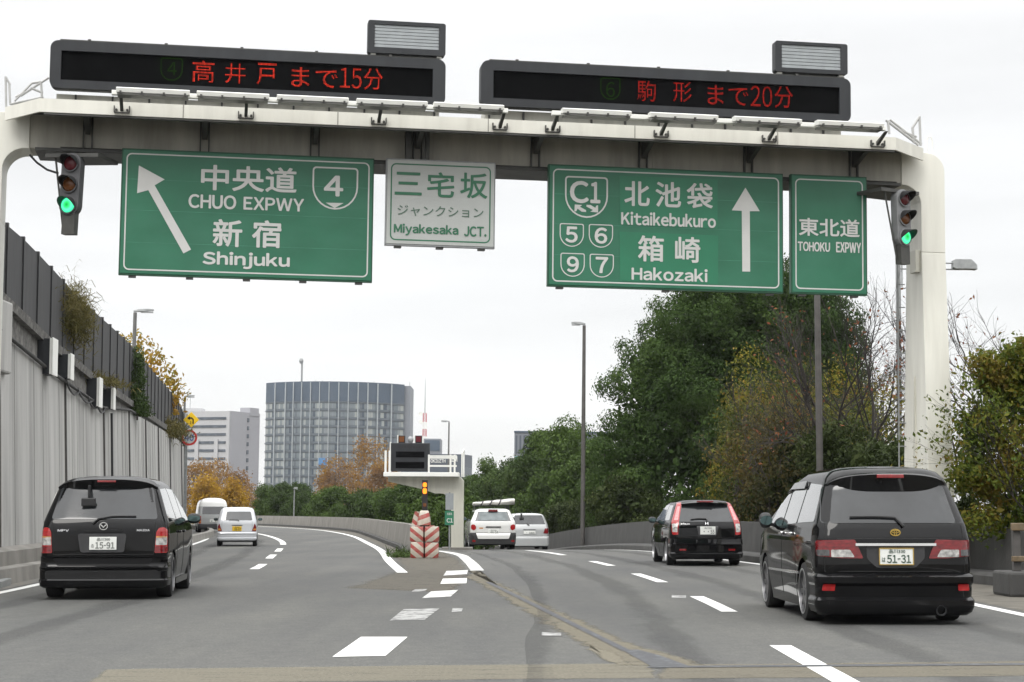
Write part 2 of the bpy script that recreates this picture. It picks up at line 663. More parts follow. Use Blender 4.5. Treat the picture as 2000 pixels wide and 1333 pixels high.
# ------------------------------------------------------------------ painted lines and stains on the road
def worn(name, col, under, wear, scale=6.0, stretch=(1, 1, 1), rough=0.7):
    """paint or stain with ragged worn patches showing the asphalt colour"""
    m = bpy.data.materials.new(name)
    m.use_nodes = True
    t = m.node_tree
    b = t.nodes["Principled BSDF"]
    b.inputs["Roughness"].default_value = rough
    tcn = t.nodes.new("ShaderNodeTexCoord")
    mpn = t.nodes.new("ShaderNodeMapping")
    mpn.inputs["Scale"].default_value = stretch
    t.links.new(tcn.outputs["Object"], mpn.inputs[0])
    n = t.nodes.new("ShaderNodeTexNoise")
    n.inputs["Scale"].default_value = scale
    n.inputs["Detail"].default_value = 9
    n.inputs["Roughness"].default_value = 0.7
    t.links.new(mpn.outputs[0], n.inputs["Vector"])
    r = t.nodes.new("ShaderNodeValToRGB")
    r.color_ramp.elements[0].position = max(0.0, wear - 0.07)
    r.color_ramp.elements[1].position = wear + 0.07
    r.color_ramp.elements[0].color = tuple(under) + (1,)
    r.color_ramp.elements[1].color = tuple(col) + (1,)
    t.links.new(n.outputs["Fac"], r.inputs[0])
    t.links.new(r.outputs[0], b.inputs["Base Color"])
    return m
ASPH = (0.1, 0.1, 0.097)
M['paint'] = worn("road_paint", (0.68, 0.68, 0.66), (0.3, 0.3, 0.29), 0.37, 7.0)
M['paint_worn'] = worn("worn_road_paint", (0.6, 0.6, 0.58), ASPH, 0.43, 5.0)
M['paint_faint'] = worn("faded_road_paint", (0.4, 0.4, 0.39), ASPH, 0.5, 5.0)
M['stain_beige'] = worn("beige_resin_strip", (0.215, 0.195, 0.145), (0.15, 0.142, 0.115), 0.45, 3.0, (0.6, 3, 1))
M['stain_brown'] = worn("brown_dust", (0.135, 0.12, 0.093), (0.1, 0.097, 0.088), 0.52, 2.0)
M['stain_faint'] = worn("faint_resin_stain", (0.15, 0.136, 0.104), (0.1, 0.098, 0.09), 0.5, 3.6, (1, 0.6, 1))
M['stain_soft'] = worn("soft_brown_dust", (0.118, 0.114, 0.103), (0.1, 0.1, 0.097), 0.5, 1.2)
M['joint_dark'] = worn("dark_joint_rubber", (0.045, 0.047, 0.052), (0.14, 0.15, 0.16), 0.4, 9.0)

def sheet(name, quads, mat, dz=0.004):
    mb = MB()
    for q in quads:
        mb.add([(x, y, hz(x, y) + dz) for x, y in q], [tuple(range(len(q)))])
    o = mb.build(name, mat)
    return struct(o)

def ragged(q, amp=0.05, step=0.3, seed=1):
    """roughen the outline of a stain"""
    rg = random.Random(seed)
    out = []
    for a, b_ in zip(q, q[1:] + q[:1]):
        d = Vector((b_[0] - a[0], b_[1] - a[1]))
        n = max(1, int(d.length / step))
        nn = Vector((-d.y, d.x)).normalized()
        for k in range(n):
            t = k / n
            o = rg.gauss(0, amp) if k else 0.0
            out.append((a[0] + d.x * t + nn.x * o, a[1] + d.y * t + nn.y * o))
    return out

def soft_stain(name, poly, col, seed, dz, cover=1.0, inset=0.16, scale=4.0, stretch=(1, 1, 1)):
    """a thin film on the road that breaks up and fades towards its rim"""
    m = bpy.data.materials.new(name + "_film")
    m.use_nodes = True
    t = m.node_tree
    b = t.nodes["Principled BSDF"]
    o = t.nodes["Material Output"]
    b.inputs["Roughness"].default_value = 0.85
    b.inputs["Specular IOR Level"].default_value = 0.3
    at_ = t.nodes.new("ShaderNodeAttribute")
    at_.attribute_name = "cover"
    tcn = t.nodes.new("ShaderNodeTexCoord")
    mpn = t.nodes.new("ShaderNodeMapping")
    mpn.inputs["Scale"].default_value = stretch
    t.links.new(tcn.outputs["Object"], mpn.inputs[0])
    n1 = t.nodes.new("ShaderNodeTexNoise")
    n1.inputs["Scale"].default_value = scale
    n1.inputs["Detail"].default_value = 9
    n1.inputs["Roughness"].default_value = 0.7
    t.links.new(mpn.outputs[0], n1.inputs["Vector"])
    n2 = t.nodes.new("ShaderNodeTexNoise")
    n2.inputs["Scale"].default_value = 38
    n2.inputs["Detail"].default_value = 3
    t.links.new(tcn.outputs["Object"], n2.inputs["Vector"])
    r = t.nodes.new("ShaderNodeValToRGB")
    r.color_ramp.elements[0].position = 0.3
    r.color_ramp.elements[1].position = 0.7
    r.color_ramp.elements[0].color = tuple(x * 0.72 for x in col) + (1,)
    r.color_ramp.elements[1].color = tuple(x * 1.22 for x in col) + (1,)
    t.links.new(n2.outputs["Fac"], r.inputs[0])
    t.links.new(r.outputs[0], b.inputs["Base Color"])
    a = t.nodes.new("ShaderNodeMath"); a.operation = 'SUBTRACT'
    t.links.new(n1.outputs["Fac"], a.inputs[0]); a.inputs[1].default_value = 0.5
    a2 = t.nodes.new("ShaderNodeMath"); a2.operation = 'MULTIPLY_ADD'
    t.links.new(a.outputs[0], a2.inputs[0]); a2.inputs[1].default_value = 2.6
    t.links.new(at_.outputs["Fac"], a2.inputs[2])
    mr_ = t.nodes.new("ShaderNodeMapRange")
    mr_.interpolation_type = 'SMOOTHSTEP'
    mr_.inputs["From Min"].default_value = 0.25
    mr_.inputs["From Max"].default_value = 0.95
    mr_.inputs["To Max"].default_value = cover
    t.links.new(a2.outputs[0], mr_.inputs["Value"])
    tr = t.nodes.new("ShaderNodeBsdfTransparent")
    mx = t.nodes.new("ShaderNodeMixShader")
    t.links.new(mr_.outputs[0], mx.inputs[0])
    t.links.new(tr.outputs[0], mx.inputs[1])
    t.links.new(b.outputs[0], mx.inputs[2])
    t.links.new(mx.outputs[0], o.inputs["Surface"])
    bm = bmesh.new()
    q = ragged(poly, 0.02, 0.4, seed)
    vs = [bm.verts.new((x, y, hz(x, y) + dz)) for x, y in q]
    f = bm.faces.new(vs)
    bm.normal_update()
    if f.normal.z < 0:
        f.normal_flip()
    bmesh.ops.inset_individual(bm, faces=[f], thickness=inset, use_even_offset=False)
    bm.verts.index_update()
    edge = [v.index for v in bm.verts if v.is_boundary]
    me = bpy.data.meshes.new(name)
    bm.to_mesh(me)
    bm.free()
    me.materials.append(m)
    at2 = me.attributes.new("cover", 'FLOAT', 'POINT')
    vals = [1.0] * len(me.vertices)
    for i in edge:
        vals[i] = 0.0
    at2.data.foreach_set("value", vals)
    ob = bpy.data.objects.new(name, me)
    COL.objects.link(ob)
    return struct(ob)

def band(tab, y0, y1, half, step=1.5):
    out = []
    n = max(1, int((y1 - y0) / step))
    P = []
    for i in range(n + 1):
        y = y0 + (y1 - y0) * i / n
        x = lerp_tab(tab, y)
        s = (lerp_tab(tab, y + 0.3) - lerp_tab(tab, y - 0.3)) / 0.6
        k = half * math.sqrt(1 + s * s)
        P.append((x - k, x + k, y))
    for (a, b_, y), (c, d, y2) in zip(P, P[1:]):
        out.append([(a, y), (b_, y), (d, y2), (c, y2)])
    return out

L_EDGE = smooth_tab([(10, -7.0), (20, -7.35), (28, -7.75), (34, -8.2), (45, -9.2), (58, -10.55), (66, -11.5), (82, -13.5), (100, -16.6)])
L_MID = smooth_tab([(34, -5.15), (41, -5.6), (50, -6.5), (58, -7.3), (72, -8.9), (85, -10.9), (100, -13.7), (120, -18.6), (140, -25.0), (160, -33.0)])
L_RIGHT = smooth_tab([(37.3, -2.2), (45, -2.95), (58, -4.1), (73, -5.75), (89, -7.6), (105, -9.9), (121, -12.8), (144, -19.0), (165, -26.5), (190, -38.0)])
R_LEFT = smooth_tab([(38.6, -0.72), (43, -0.92), (47.5, -1.16), (52.5, -1.5), (57.5, -2.3), (61, -3.3)])
R_MID = smooth_tab([(8, 2.3), (14.5, 2.44), (17, 2.47), (23, 2.68), (27, 2.68), (32.3, 2.62), (36.6, 2.45), (42, 2.25), (45.6, 1.98), (52, 1.45), (60, 0.55), (68, -0.5), (76, -1.8)])
R_RIGHT = smooth_tab([(8, 5.95), (16, 6.0), (22, 6.1), (28, 6.15), (38, 6.1), (46, 5.5), (55, 4.6), (66, 3.3), (76, 2.0)])
sheet("edge_line", band(L_EDGE, 12, 66, 0.085) + band(L_EDGE, 66, 84, 0.085), M['paint'])
sheet("lane_line", band(L_MID, 68, 150, 0.11), M['paint'])
sheet("edge_line", band(L_RIGHT, 37.3, 185, 0.11), M['paint'])
sheet("edge_line", band(R_LEFT, 38.6, 60.5, 0.14, 0.7), M['paint_worn'])
sheet("edge_line", band(R_RIGHT, 10, 75, 0.085), M['paint'])
for a, b_ in ((39.5, 43.3), (48.3, 52.5), (56.5, 61)):
    sheet("lane_dash", band(L_MID, a, b_, 0.1), M['paint'])
for a, b_ in ((9.6, 17.2), (22.9, 27), (32.3, 36.7), (42, 45.7), (52, 60.5), (67, 75)):
    sheet("lane_dash", band(R_MID, a, b_, 0.1), M['paint'])
def img_quad(*uv):
    return [gnd(u, v) for u, v in uv]
sheet("gore_block", [img_quad((649, 1284), (753, 1282), (796, 1245), (705, 1245))], M['paint'])
sheet("gore_block", [img_quad((761, 1213), (830, 1211), (859, 1189), (788, 1191))], M['paint_faint'])
sheet("gore_block", [img_quad((882, 1196), (902, 1195), (904, 1189), (884, 1189))], M['paint_faint'])
sheet("gore_block", [img_quad((824, 1169), (880, 1166), (895, 1153), (842, 1156))], M['paint_worn'])
sheet("gore_block", [img_quad((803, 1157), (830, 1155), (835, 1151), (810, 1152))], M['paint_faint'])
sheet("gore_block", [img_quad((860, 1141), (911, 1140), (912, 1130), (865, 1131))], M['paint'])
sheet("gore_block", [img_quad((866, 1125), (912, 1122), (914, 1114), (872, 1116))], M['paint_worn'])
sheet("faded_mark", [img_quad((1058, 1242), (1096, 1244), (1096, 1237), (1058, 1236))], M['paint_faint'])
sheet("faded_mark", [img_quad((1312, 1168), (1340, 1169), (1340, 1164), (1312, 1163))], M['paint_faint'])

# brown dust on the nose of the gore, resin strips round the expansion joint
soft_stain("gore_surface", img_quad((660, 1150), (905, 1160), (930, 1122), (905, 1092), (870, 1076), (800, 1076), (752, 1076), (775, 1112)), (0.124, 0.112, 0.09), 1, 0.002, 0.7, 0.3, 2.5)
soft_stain("resin_strip", img_quad((160, 1338), (1290, 1326), (1290, 1299), (1220, 1296), (900, 1299), (200, 1308)), (0.178, 0.163, 0.125), 3, 0.0025, 0.75, 0.07, 3.0, (0.5, 4, 1))
soft_stain("resin_strip", img_quad((1280, 1328), (2150, 1322), (2150, 1290), (1400, 1297), (1280, 1299)), (0.155, 0.14, 0.106), 4, 0.0026, 0.75, 0.1, 3.0, (0.5, 3, 1))
soft_stain("resin_strip", img_quad((1140, 1268), (1205, 1300), (1400, 1304), (1330, 1280), (1250, 1258), (1180, 1228), (1000, 1147), (928, 1115), (900, 1128), (960, 1160), (1060, 1224)), (0.15, 0.135, 0.1), 5, 0.003, 0.85, 0.16, 3.5, (1, 0.6, 1))
soft_stain("resin_strip", img_quad((1135, 1270), (1190, 1298), (1240, 1301), (1215, 1277), (1150, 1258)), (0.18, 0.163, 0.122), 6, 0.0045, 0.8, 0.1, 4.0)
sheet("expansion_joint", [img_quad((1215, 1271), (1270, 1302), (1345, 1302), (1290, 1282), (1245, 1270)), img_quad((1345, 1302), (1270, 1302), (1262, 1306), (2100, 1300), (2100, 1296))], M['joint_dark'], 0.006)
sheet("expansion_joint", [img_quad((948, 1138), (1215, 1273), (1232, 1272), (1000, 1158), (958, 1138))], M['joint_dark'], 0.007)
# polished, oil-darkened wheel tracks
for k, (tab, y0, y1, off) in enumerate(((R_MID, 9, 70, -2.35), (R_MID, 9, 70, -0.95), (R_MID, 9, 70, 0.95), (R_MID, 9, 70, 2.4), (L_EDGE, 14, 80, 0.85), (L_EDGE, 14, 80, 2.3))):
    A, B = [], []
    y = y0
    while y <= y1:
        x = lerp_tab(tab, y) + off
        A.append((x - 0.36, y)); B.append((x + 0.36, y))
        y += 3
    soft_stain("wheel_track", A + B[::-1], (0.055, 0.055, 0.056), 20 + k, 0.0012 + 0.0001 * k, 0.22, 0.3, 1.3, (1, 0.12, 1))

# brown gutters outside the edge lines
def gutter(tabA, tabB, y0, y1, oa, ob, step=2):
    q = []
    y = y0
    while y < y1:
        y2 = min(y + step, y1)
        q.append([(lerp_tab(tabA, y) + oa, y), (lerp_tab(tabB, y) + ob, y), (lerp_tab(tabB, y2) + ob, y2), (lerp_tab(tabA, y2) + oa, y2)])
        y = y2
    return q
sheet("gutter", gutter(R_RIGHT, RW, 10, 75, 0.22, -0.1), M['concrete_gap'], 0.003)
sheet("gutter", gutter(LW, L_EDGE, 18, 66, 0.1, -0.2), M['stain_brown'], 0.003)
sheet("gutter", gutter(L_RIGHT, GW, 50, 180, 0.25, -0.05), M['concrete_gap'], 0.003)

# ------------------------------------------------------------------ walls
def strip_wall(name, tab, y0, y1, prof, mat, parent, step=1.2, zf=None):
    """profile of (offset to the right, height) swept along tab; height may depend on y through zf"""
    mb = MB()
    n = max(2, int((y1 - y0) / step))
    rings = []
    for i in range(n + 1):
        y = y0 + (y1 - y0) * i / n
        x = lerp_tab(tab, y)
        s = (lerp_tab(tab, y + 0.4) - lerp_tab(tab, y - 0.4)) / 0.8
        nx, ny = 1 / math.sqrt(1 + s * s), -s / math.sqrt(1 + s * s)
        P = zf(y) if zf else prof
        base = hz(x, y)
        rings.append([(x + nx * o, y + ny * o, base + z) for o, z in P])
    mb.loft(rings)
    return mb.build(name, mat, parent, smooth=30)

# wall right of the left branch
t = empty("gore_wall", "long low grey concrete wall curving away right of the left branch", "wall", (-2.75, 49.6, 0))
Tm = Matrix.Translation((2.75, -49.6, 0))
def child_at(o, root):
    o.parent = root
    o.matrix_parent_inverse = root.matrix_basis.inverted()
    return o
child_at(strip_wall("concrete_wall", GW, 49.8, 205, [(0, -0.2), (0, 0.1), (0.1, 0.82), (0.3, 0.82), (0.35, -0.2)], M['concrete_mid'], None), t)
child_at(strip_wall("kerb", GW, 50.5, 205, [(-0.16, -0.2), (-0.16, 0.13), (-0.003, 0.15), (-0.003, -0.2)], M['concrete_dark'], None), t)

# parapet along the right
t = empty("parapet_wall", "dark sooty concrete parapet along the right edge of the road", "wall", (8.4, 31, 0))
child_at(strip_wall("parapet", RW, 22, 110, [(0, 0.2), (0.06, 0.96), (0.3, 0.96), (0.34, -0.3), (0.0, -0.3)], M['concrete_dark'], None), t)
child_at(strip_wall("kerb", RW, 22, 110, [(-0.42, -0.2), (-0.42, 0.15), (-0.36, 0.2), (-0.004, 0.22), (-0.004, -0.2)], M['concrete_dark'], None), t)

# left retaining wall
def fb(y):       # foot of the screen fence, top of the wall
    return lerp_tab([(18, 6.9), (30, 6.3), (38, 5.88), (44.5, 5.44), (53, 5.1), (64, 4.97), (105, 4.9), (150, 4.9)], y)
def ft(y):       # top of the screen fence
    return lerp_tab([(18, 7.5), (38, 7.36), (41.5, 7.33), (50, 6.95), (62, 6.84), (75, 6.66), (95, 6.35), (110, 6.3), (150, 6.3)], y)
def bh(y):       # depth of the recessed band under the fence
    return lerp_tab([(18, 0.9), (38, 0.88), (54, 0.82), (61, 0.42), (75, 0.34), (150, 0.34)], y)
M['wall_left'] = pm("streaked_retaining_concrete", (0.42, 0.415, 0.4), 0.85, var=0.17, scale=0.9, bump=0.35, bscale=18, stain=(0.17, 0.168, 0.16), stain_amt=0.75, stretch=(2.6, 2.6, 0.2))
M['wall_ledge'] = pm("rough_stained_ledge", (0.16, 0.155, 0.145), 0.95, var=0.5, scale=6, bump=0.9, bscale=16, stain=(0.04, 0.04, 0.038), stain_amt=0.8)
t = empty("retaining_wall", "tall streaked concrete retaining wall on the left", "wall", (-10.5, 38, 0))
child_at(strip_wall("wall_face", LW, 24, 140, None, M['wall_left'], None, 1.0, lambda y: [(0, -0.2), (0.02, 0.2), (-0.12, fb(y) - bh(y)), (-0.5, fb(y) - bh(y)), (-0.5, -0.2)]), t)
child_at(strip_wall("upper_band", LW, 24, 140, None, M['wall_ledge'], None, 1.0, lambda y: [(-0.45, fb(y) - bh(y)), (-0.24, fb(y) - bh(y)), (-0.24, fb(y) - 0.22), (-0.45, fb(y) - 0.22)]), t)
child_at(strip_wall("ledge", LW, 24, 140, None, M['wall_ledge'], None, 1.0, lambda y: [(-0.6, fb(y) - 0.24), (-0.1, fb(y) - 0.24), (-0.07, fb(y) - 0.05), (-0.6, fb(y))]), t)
child_at(strip_wall("footing", LW, 24, 140, [(0.02, -0.2), (0.32, -0.2), (0.3, 0.42), (0.02, 0.5)], M['concrete_mid'], None), t)
child_at(strip_wall("kerb", LW, 24, 140, [(1.25, -0.2), (1.55, -0.2), (1.5, 0.26), (1.27, 0.28)], M['concrete_mid'], None), t)
mbr, mbd = MB(), MB()
random.seed(5)
y = 27.0
k = 0
while y < 120:
    x = lerp_tab(LW, y)
    s = (lerp_tab(LW, y + 0.4) - lerp_tab(LW, y - 0.4)) / 0.8
    R = Matrix.Translation((x, y, 0)) @ Matrix.Rotation(-math.atan(s), 4, 'Z')
    zt_ = fb(y) - bh(y) - 0.01
    e_ = 0.012 if k % 5 != 3 else 0.05
    hw_ = 0.02 if k % 5 != 3 else 0.035
    (mbd if k % 5 == 3 else mbr).add([R @ Vector(q) for q in ((-.1, -hw_, .2), (.02 + e_, -hw_, .2), (.02 + e_, hw_, .2), (-.1, hw_, .2), (-.25, -hw_, zt_), (-.12 + e_, -hw_, zt_), (-.12 + e_, hw_, zt_), (-.25, hw_, zt_))],
                                     [(0, 3, 2, 1), (4, 5, 6, 7), (0, 1, 5, 4), (1, 2, 6, 5), (2, 3, 7, 6), (3, 0, 4, 7)])
    y += random.choice((0.9, 1.2, 1.8, 2.4))
    k += 1
child_at(mbr.build("rib", M['wall_left']), t)
child_at(mbd.build("drain_pipe", M['pole_brown']), t)

# screen fence on the wall
M['screen_fence'] = pm("charcoal_screen_panel", (0.034, 0.034, 0.036), 0.7, var=0.22, scale=3, stretch=(3, 3, 0.4), stain=(0.06, 0.06, 0.058), stain_amt=0.4)
M['fence_post'] = pm("dark_fence_post", (0.02, 0.02, 0.021), 0.6, var=0.2)
fn = empty("screen_fence", "charcoal panel screen fence standing on top of the retaining wall", "fence", (-10.8, 38, 5.9))
y = 24.0
prev = None
ys_f = []
while y < 118:
    ys_f.append(y)
    y += 1.9
for a, b_ in zip(ys_f, ys_f[1:]):
    xa, xb = lerp_tab(LW, a) - 0.22, lerp_tab(LW, b_) - 0.22
    d = Vector((xb - xa, b_ - a, 0))
    ang = math.atan2(d.y, d.x)
    L = d.length
    za, zb = fb(a) - 0.04, fb(b_) - 0.04
    ta, tb = ft(a), ft(b_)
    mb = MB()
    vs = []
    for w in (-0.02, 0.02):
        nx, ny = -math.sin(ang) * w, math.cos(ang) * w
        ux, uy = math.cos(ang), math.sin(ang)
        vs += [(xa + ux * .05 + nx, a + uy * .05 + ny, za), (xb - ux * .05 + nx, b_ - uy * .05 + ny, zb), (xb - ux * .05 + nx, b_ - uy * .05 + ny, tb), (xa + ux * .05 + nx, a + uy * .05 + ny, ta)]
    mb.add(vs, [(0, 1, 2, 3), (7, 6, 5, 4), (0, 4, 5, 1), (1, 5, 6, 2), (2, 6, 7, 3), (3, 7, 4, 0)])
    child_at(mb.build("panel", M['screen_fence']), fn)
    mp_ = MB()
    mp_.box(-0.055, 0.055, -0.055, 0.055, za - 0.1, ta + 0.05, Matrix.Translation((xa, a, 0)) @ Matrix.Rotation(ang, 4, 'Z'))
    child_at(mp_.build("post", M['fence_post']), fn)

# cabinets, conduits and cables under the fence
def on_wall(u, off=0.0):
    """point along the left wall that shows in column u"""
    lo, hi = 30.0, 104.0
    k = (u - CX) / F_PX
    for _ in range(50):
        m_ = (lo + hi) / 2
        if (lerp_tab(LW, m_) + off) / m_ < k:
            lo = m_
        else:
            hi = m_
    return lo
for i, (u, w, h, lab) in enumerate(((98, 0.42, 0.85, "tall white edged cabinet on the left wall, nearest of the row"), (134, 0.3, 0.62, "small white edged cabinet on the left wall between two larger ones"), (191, 0.42, 0.8, "wide white edged cabinet on the left wall, third of the row"), (219, 0.3, 0.62, "white cabinet on the left wall tangled in cables, farthest of the row"))):
    y = on_wall(u, 0.1)
    x = lerp_tab(LW, y)
    zt = fb(y) - 0.2
    c = empty("cabinet", lab, "cabinet", (x, y, zt - h), -math.atan((lerp_tab(LW, y + .4) - lerp_tab(LW, y - .4)) / .8), group="electrical cabinets on the left wall")
    MB().box(-0.28, 0.10, 0.0, w * 1.6, 0, h).build("housing", M['housing'], c, bev=0.015)
    MB().box(0.103, 0.13, -0.03, w * 1.6 + 0.03, -0.02, h + 0.02).build("door", M['steel_white'], c, bev=0.008)
    MB().box(0.05, 0.10, -0.02, -0.003, 0.0, h).build("side_flange", M['steel_white'], c)
cb = empty("conduit_run", "sagging black cables and conduits under the cabinets on the left wall", "cable", (-11, 45, 4.2))
mbp = MB()
pts = [(lerp_tab(LW, y) - 0.05, y, fb(y) - bh(y) - 0.02) for y in np.arange(36, 64, 1.0)]
mbp.tube(pts, 0.045, 6)
child_at(mbp.build("conduit", M['concrete_dark'], smooth=60), cb)
random.seed(11)
for k in range(4):
    y0 = 46.5 + k * 1.9
    y1 = y0 + random.uniform(1.6, 3.2)
    sag = random.uniform(0.12, 0.3)
    P = []
    for i in range(9):
        a = i / 8
        y = y0 + (y1 - y0) * a
        P.append((lerp_tab(LW, y) - 0.02, y, fb(y) - bh(y) - sag * 4 * a * (1 - a)))
    child_at(MB().tube(P, 0.028, 5).build("cable", M['black'], smooth=60), cb)
yd = on_wall(222, 0.05)
child_at(MB().tube([(lerp_tab(LW, yd) - 0.02, yd, fb(yd) - 0.9), (lerp_tab(LW, yd) + 0.1, yd, 0.2)], 0.04, 6).build("drain_pipe", M['black'], smooth=60), cb)

# the nearer, thicker end of the wall at the left border
mb = MB()
mb.box(-11.6, -10.56, 36.6, 38.8, 4.1, 5.62)
o = mb.build("concrete_corbel", M['wall_left'], bev=0.05)
tag(o, "stained concrete corbel jutting from the wall at the left border", "wall")

# right-hand rail on a concrete block
t = empty("guard_rail", "brown steel guard rail on a concrete block at the right border", "guard rail", (7.4, 27.2, 0))
p0 = at(1978, 1130, 27.0)
bx = p0.x
MB().box(bx - 0.12 - 7.4, bx + 0.9 - 7.4, -0.45, 0.5, 0, 0.36).build("block", M['concrete_dark'], t, bev=0.04)
M['rust'] = pm("rust_brown_paint", (0.12, 0.09, 0.055), 0.6, var=0.35, scale=9, stain=(0.2, 0.12, 0.04), stain_amt=0.6)
for k in (0, 1):
    MB().box(bx + 0.06 + k * 2.0 - 7.4, bx + 0.17 + k * 2.0 - 7.4, -0.06, 0.06, 0.36, 1.05).build("post", M['pole_brown'], t, bev=0.01)
MB().box(bx + 0.02 - 7.4, bx + 3.2 - 7.4, -0.13, -0.063, 0.95, 1.06).build("rail", M['rust'], t, bev=0.01)
MB().box(bx + 0.02 - 7.4, bx + 3.2 - 7.4, -0.13, -0.063, 0.5, 0.58).build("rail", M['rust'], t, bev=0.01)
# ================================================================== THE BIG GANTRY
def groot(name, label, cat, x, y, z, group=None):
    o = empty(name, label, cat, group=group, matrix=GM @ Matrix.Translation((x, y, z)))
    o['_o'] = (x, y, z)
    return o

def done(o):
    if '_o' in o:
        del o['_o']

gan = groot("sign_gantry", "wide cream steel portal gantry spanning the road and carrying the green signs", "gantry", 0, 0, 0)
# portal outline: beam with round inner and outer corners, two legs
def arc(cx, cz, r, a0, a1, n=8):
    return [(cx + r * math.cos(rad(a0 + (a1 - a0) * k / n)), cz + r * math.sin(rad(a0 + (a1 - a0) * k / n))) for k in range(n + 1)]
ZB, ZT = 7.1, 7.70
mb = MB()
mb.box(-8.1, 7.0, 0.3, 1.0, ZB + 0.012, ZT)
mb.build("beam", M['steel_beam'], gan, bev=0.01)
# legs with their curved haunches
def leg(s):
    if s > 0:
        xi, xo = 7.36, 7.81
    else:
        xi, xo = -8.52, -8.97
    r = 0.36
    sg = 1 if s > 0 else -1
    inner = [(xi - sg * r + sg * r * math.sin(rad(a)), ZB - r + r * math.cos(rad(a))) for a in range(0, 91, 10)]
    outer = [(xo - sg * 0.34 + sg * 0.34 * math.sin(rad(a)), ZT + 0.0 - 0.34 + 0.34 * math.cos(rad(a))) for a in range(0, 91, 15)]
    top = [(7.0 * sg if s > 0 else -8.1, ZT + 0.0), (xo - sg * 0.34, ZT + 0.0)] + outer[1:]
    # upper piece as prism
    poly = [(7.0 if s > 0 else -8.1, ZB)] + inner + [(xi, 5.9), (xo, 5.9)] + list(reversed(outer)) + [(7.0 if s > 0 else -8.1, ZT - 0.003)]
    m_ = MB().prism(poly if s > 0 else list(reversed(poly)), 0.28, 1.02)
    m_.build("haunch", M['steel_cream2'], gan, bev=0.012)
    m2 = MB()
    x0, x1 = min(xi, xo), max(xi, xo)
    m2.loft([[(x0, -0.02, 0.0), (x1 + 0.03 * (s > 0), -0.02, 0), (x1 + 0.03 * (s > 0), 1.32, 0), (x0, 1.32, 0)], [(x0, 0.283, 5.9), (x1, 0.283, 5.9), (x1, 1.017, 5.9), (x0, 1.017, 5.9)]])
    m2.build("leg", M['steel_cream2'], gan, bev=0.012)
    m3 = MB()
    xe = x0 - 0.025 if s > 0 else x1 + 0.025
    m3.add([(xe, 0.52, 0.1), (xe, 0.78, 0.1), (xe, 0.64, 3.7), (x0 if s > 0 else x1, 0.5, 0.1), (x0 if s > 0 else x1, 0.8, 0.1), (x0 if s > 0 else x1, 0.64, 3.72)], [(0, 1, 2), (0, 3, 4, 1), (1, 4, 5, 2), (2, 5, 3, 0)])
    m3.build("leg_rib", M['steel_cream'], gan)
    m4 = MB().box(x0 - 0.25, x1 + 0.25, -0.3, 1.6, -0.1, 0.02)
    m4.build("base_plate", M['galv'], gan)
leg(1)
leg(-1)
mb = MB().box(-8.0, 6.94, 0.18, 1.12, ZB - 0.04, ZB + 0.008)
mb.build("bottom_flange", M['steel_dark'], gan)
for u in (172, 400, 615, 815, 1045, 1255, 1460, 1665):
    x, _ = Gp(u, 270, 0.3)
    for dx in (-0.07, 0.07):
        MB().box(x + dx - 0.012, x + dx + 0.012, 0.22, 0.299, ZB + 0.01, ZT - 0.03).build("web_stiffener", M['steel_dark'], gan)
    MB().add([(x - 0.04, 0.215, ZT - 0.035), (x + 0.04, 0.215, ZT - 0.035), (x + 0.04, 0.215, ZT - 0.34), (x - 0.04, 0.215, ZT - 0.34), (x - 0.04, -0.62, ZT - 0.035), (x + 0.04, -0.62, ZT - 0.035), (x + 0.04, -0.62, ZT - 0.13), (x - 0.04, -0.62, ZT - 0.13)],
             [(0, 1, 2, 3), (7, 6, 5, 4), (0, 4, 5, 1), (1, 5, 6, 2), (2, 6, 7, 3), (3, 7, 4, 0)]).build("walkway_bracket", M['steel_dark'], gan)
M['joint_grey'] = pm("grey_fascia_joint", (0.3, 0.29, 0.26), 0.6)
# walkway: fascia with chamfered ends, dark open grating between fascia and beam
fz0, fz1 = 7.515, 7.735
path = [(-8.49, 0.1), (-7.87, -0.7), (6.52, -0.7), (7.34, 0.1)]
mb = MB()
for (x0, y0), (x1, y1) in zip(path, path[1:]):
    d = Vector((x1 - x0, y1 - y0, 0)).normalized()
    n_ = Vector((-d.y, d.x, 0)) * 0.04
    mb.add([(x0, y0, fz0), (x1, y1, fz0), (x1, y1, fz1), (x0, y0, fz1), (x0 + n_.x, y0 + n_.y, fz0), (x1 + n_.x, y1 + n_.y, fz0), (x1 + n_.x, y1 + n_.y, fz1), (x0 + n_.x, y0 + n_.y, fz1)],
           [(0, 1, 2, 3), (7, 6, 5, 4), (0, 4, 5, 1), (1, 5, 6, 2), (2, 6, 7, 3), (3, 7, 4, 0)])
mb.build("walkway_fascia", M['steel_cream2'], gan)
mb = MB()
mb.add([(-7.85, -0.655, ZT - 0.026), (6.5, -0.655, ZT - 0.026), (7.25, 0.1, ZT - 0.026), (7.25, 1.0, ZT - 0.026), (-8.4, 1.0, ZT - 0.026), (-8.4, 0.1, ZT - 0.026)], [(0, 1, 2, 3, 4, 5)])
mb.add([(-7.85, -0.655, ZT + 0.002), (6.5, -0.655, ZT + 0.002), (7.25, 0.1, ZT + 0.002), (7.25, 1.0, ZT + 0.002), (-8.4, 1.0, ZT + 0.002), (-8.4, 0.1, ZT + 0.002)], [(0, 1, 2, 3, 4, 5)])
mb.build("grating", M['steel_dark'], gan)
for x in (-5.6, -3.1, -0.6, 1.9, 4.4):
    MB().box(x - 0.009, x + 0.009, -0.703, -0.6995, fz0 + 0.003, fz1 - 0.003).build("fascia_joint", M['joint_grey'], gan)
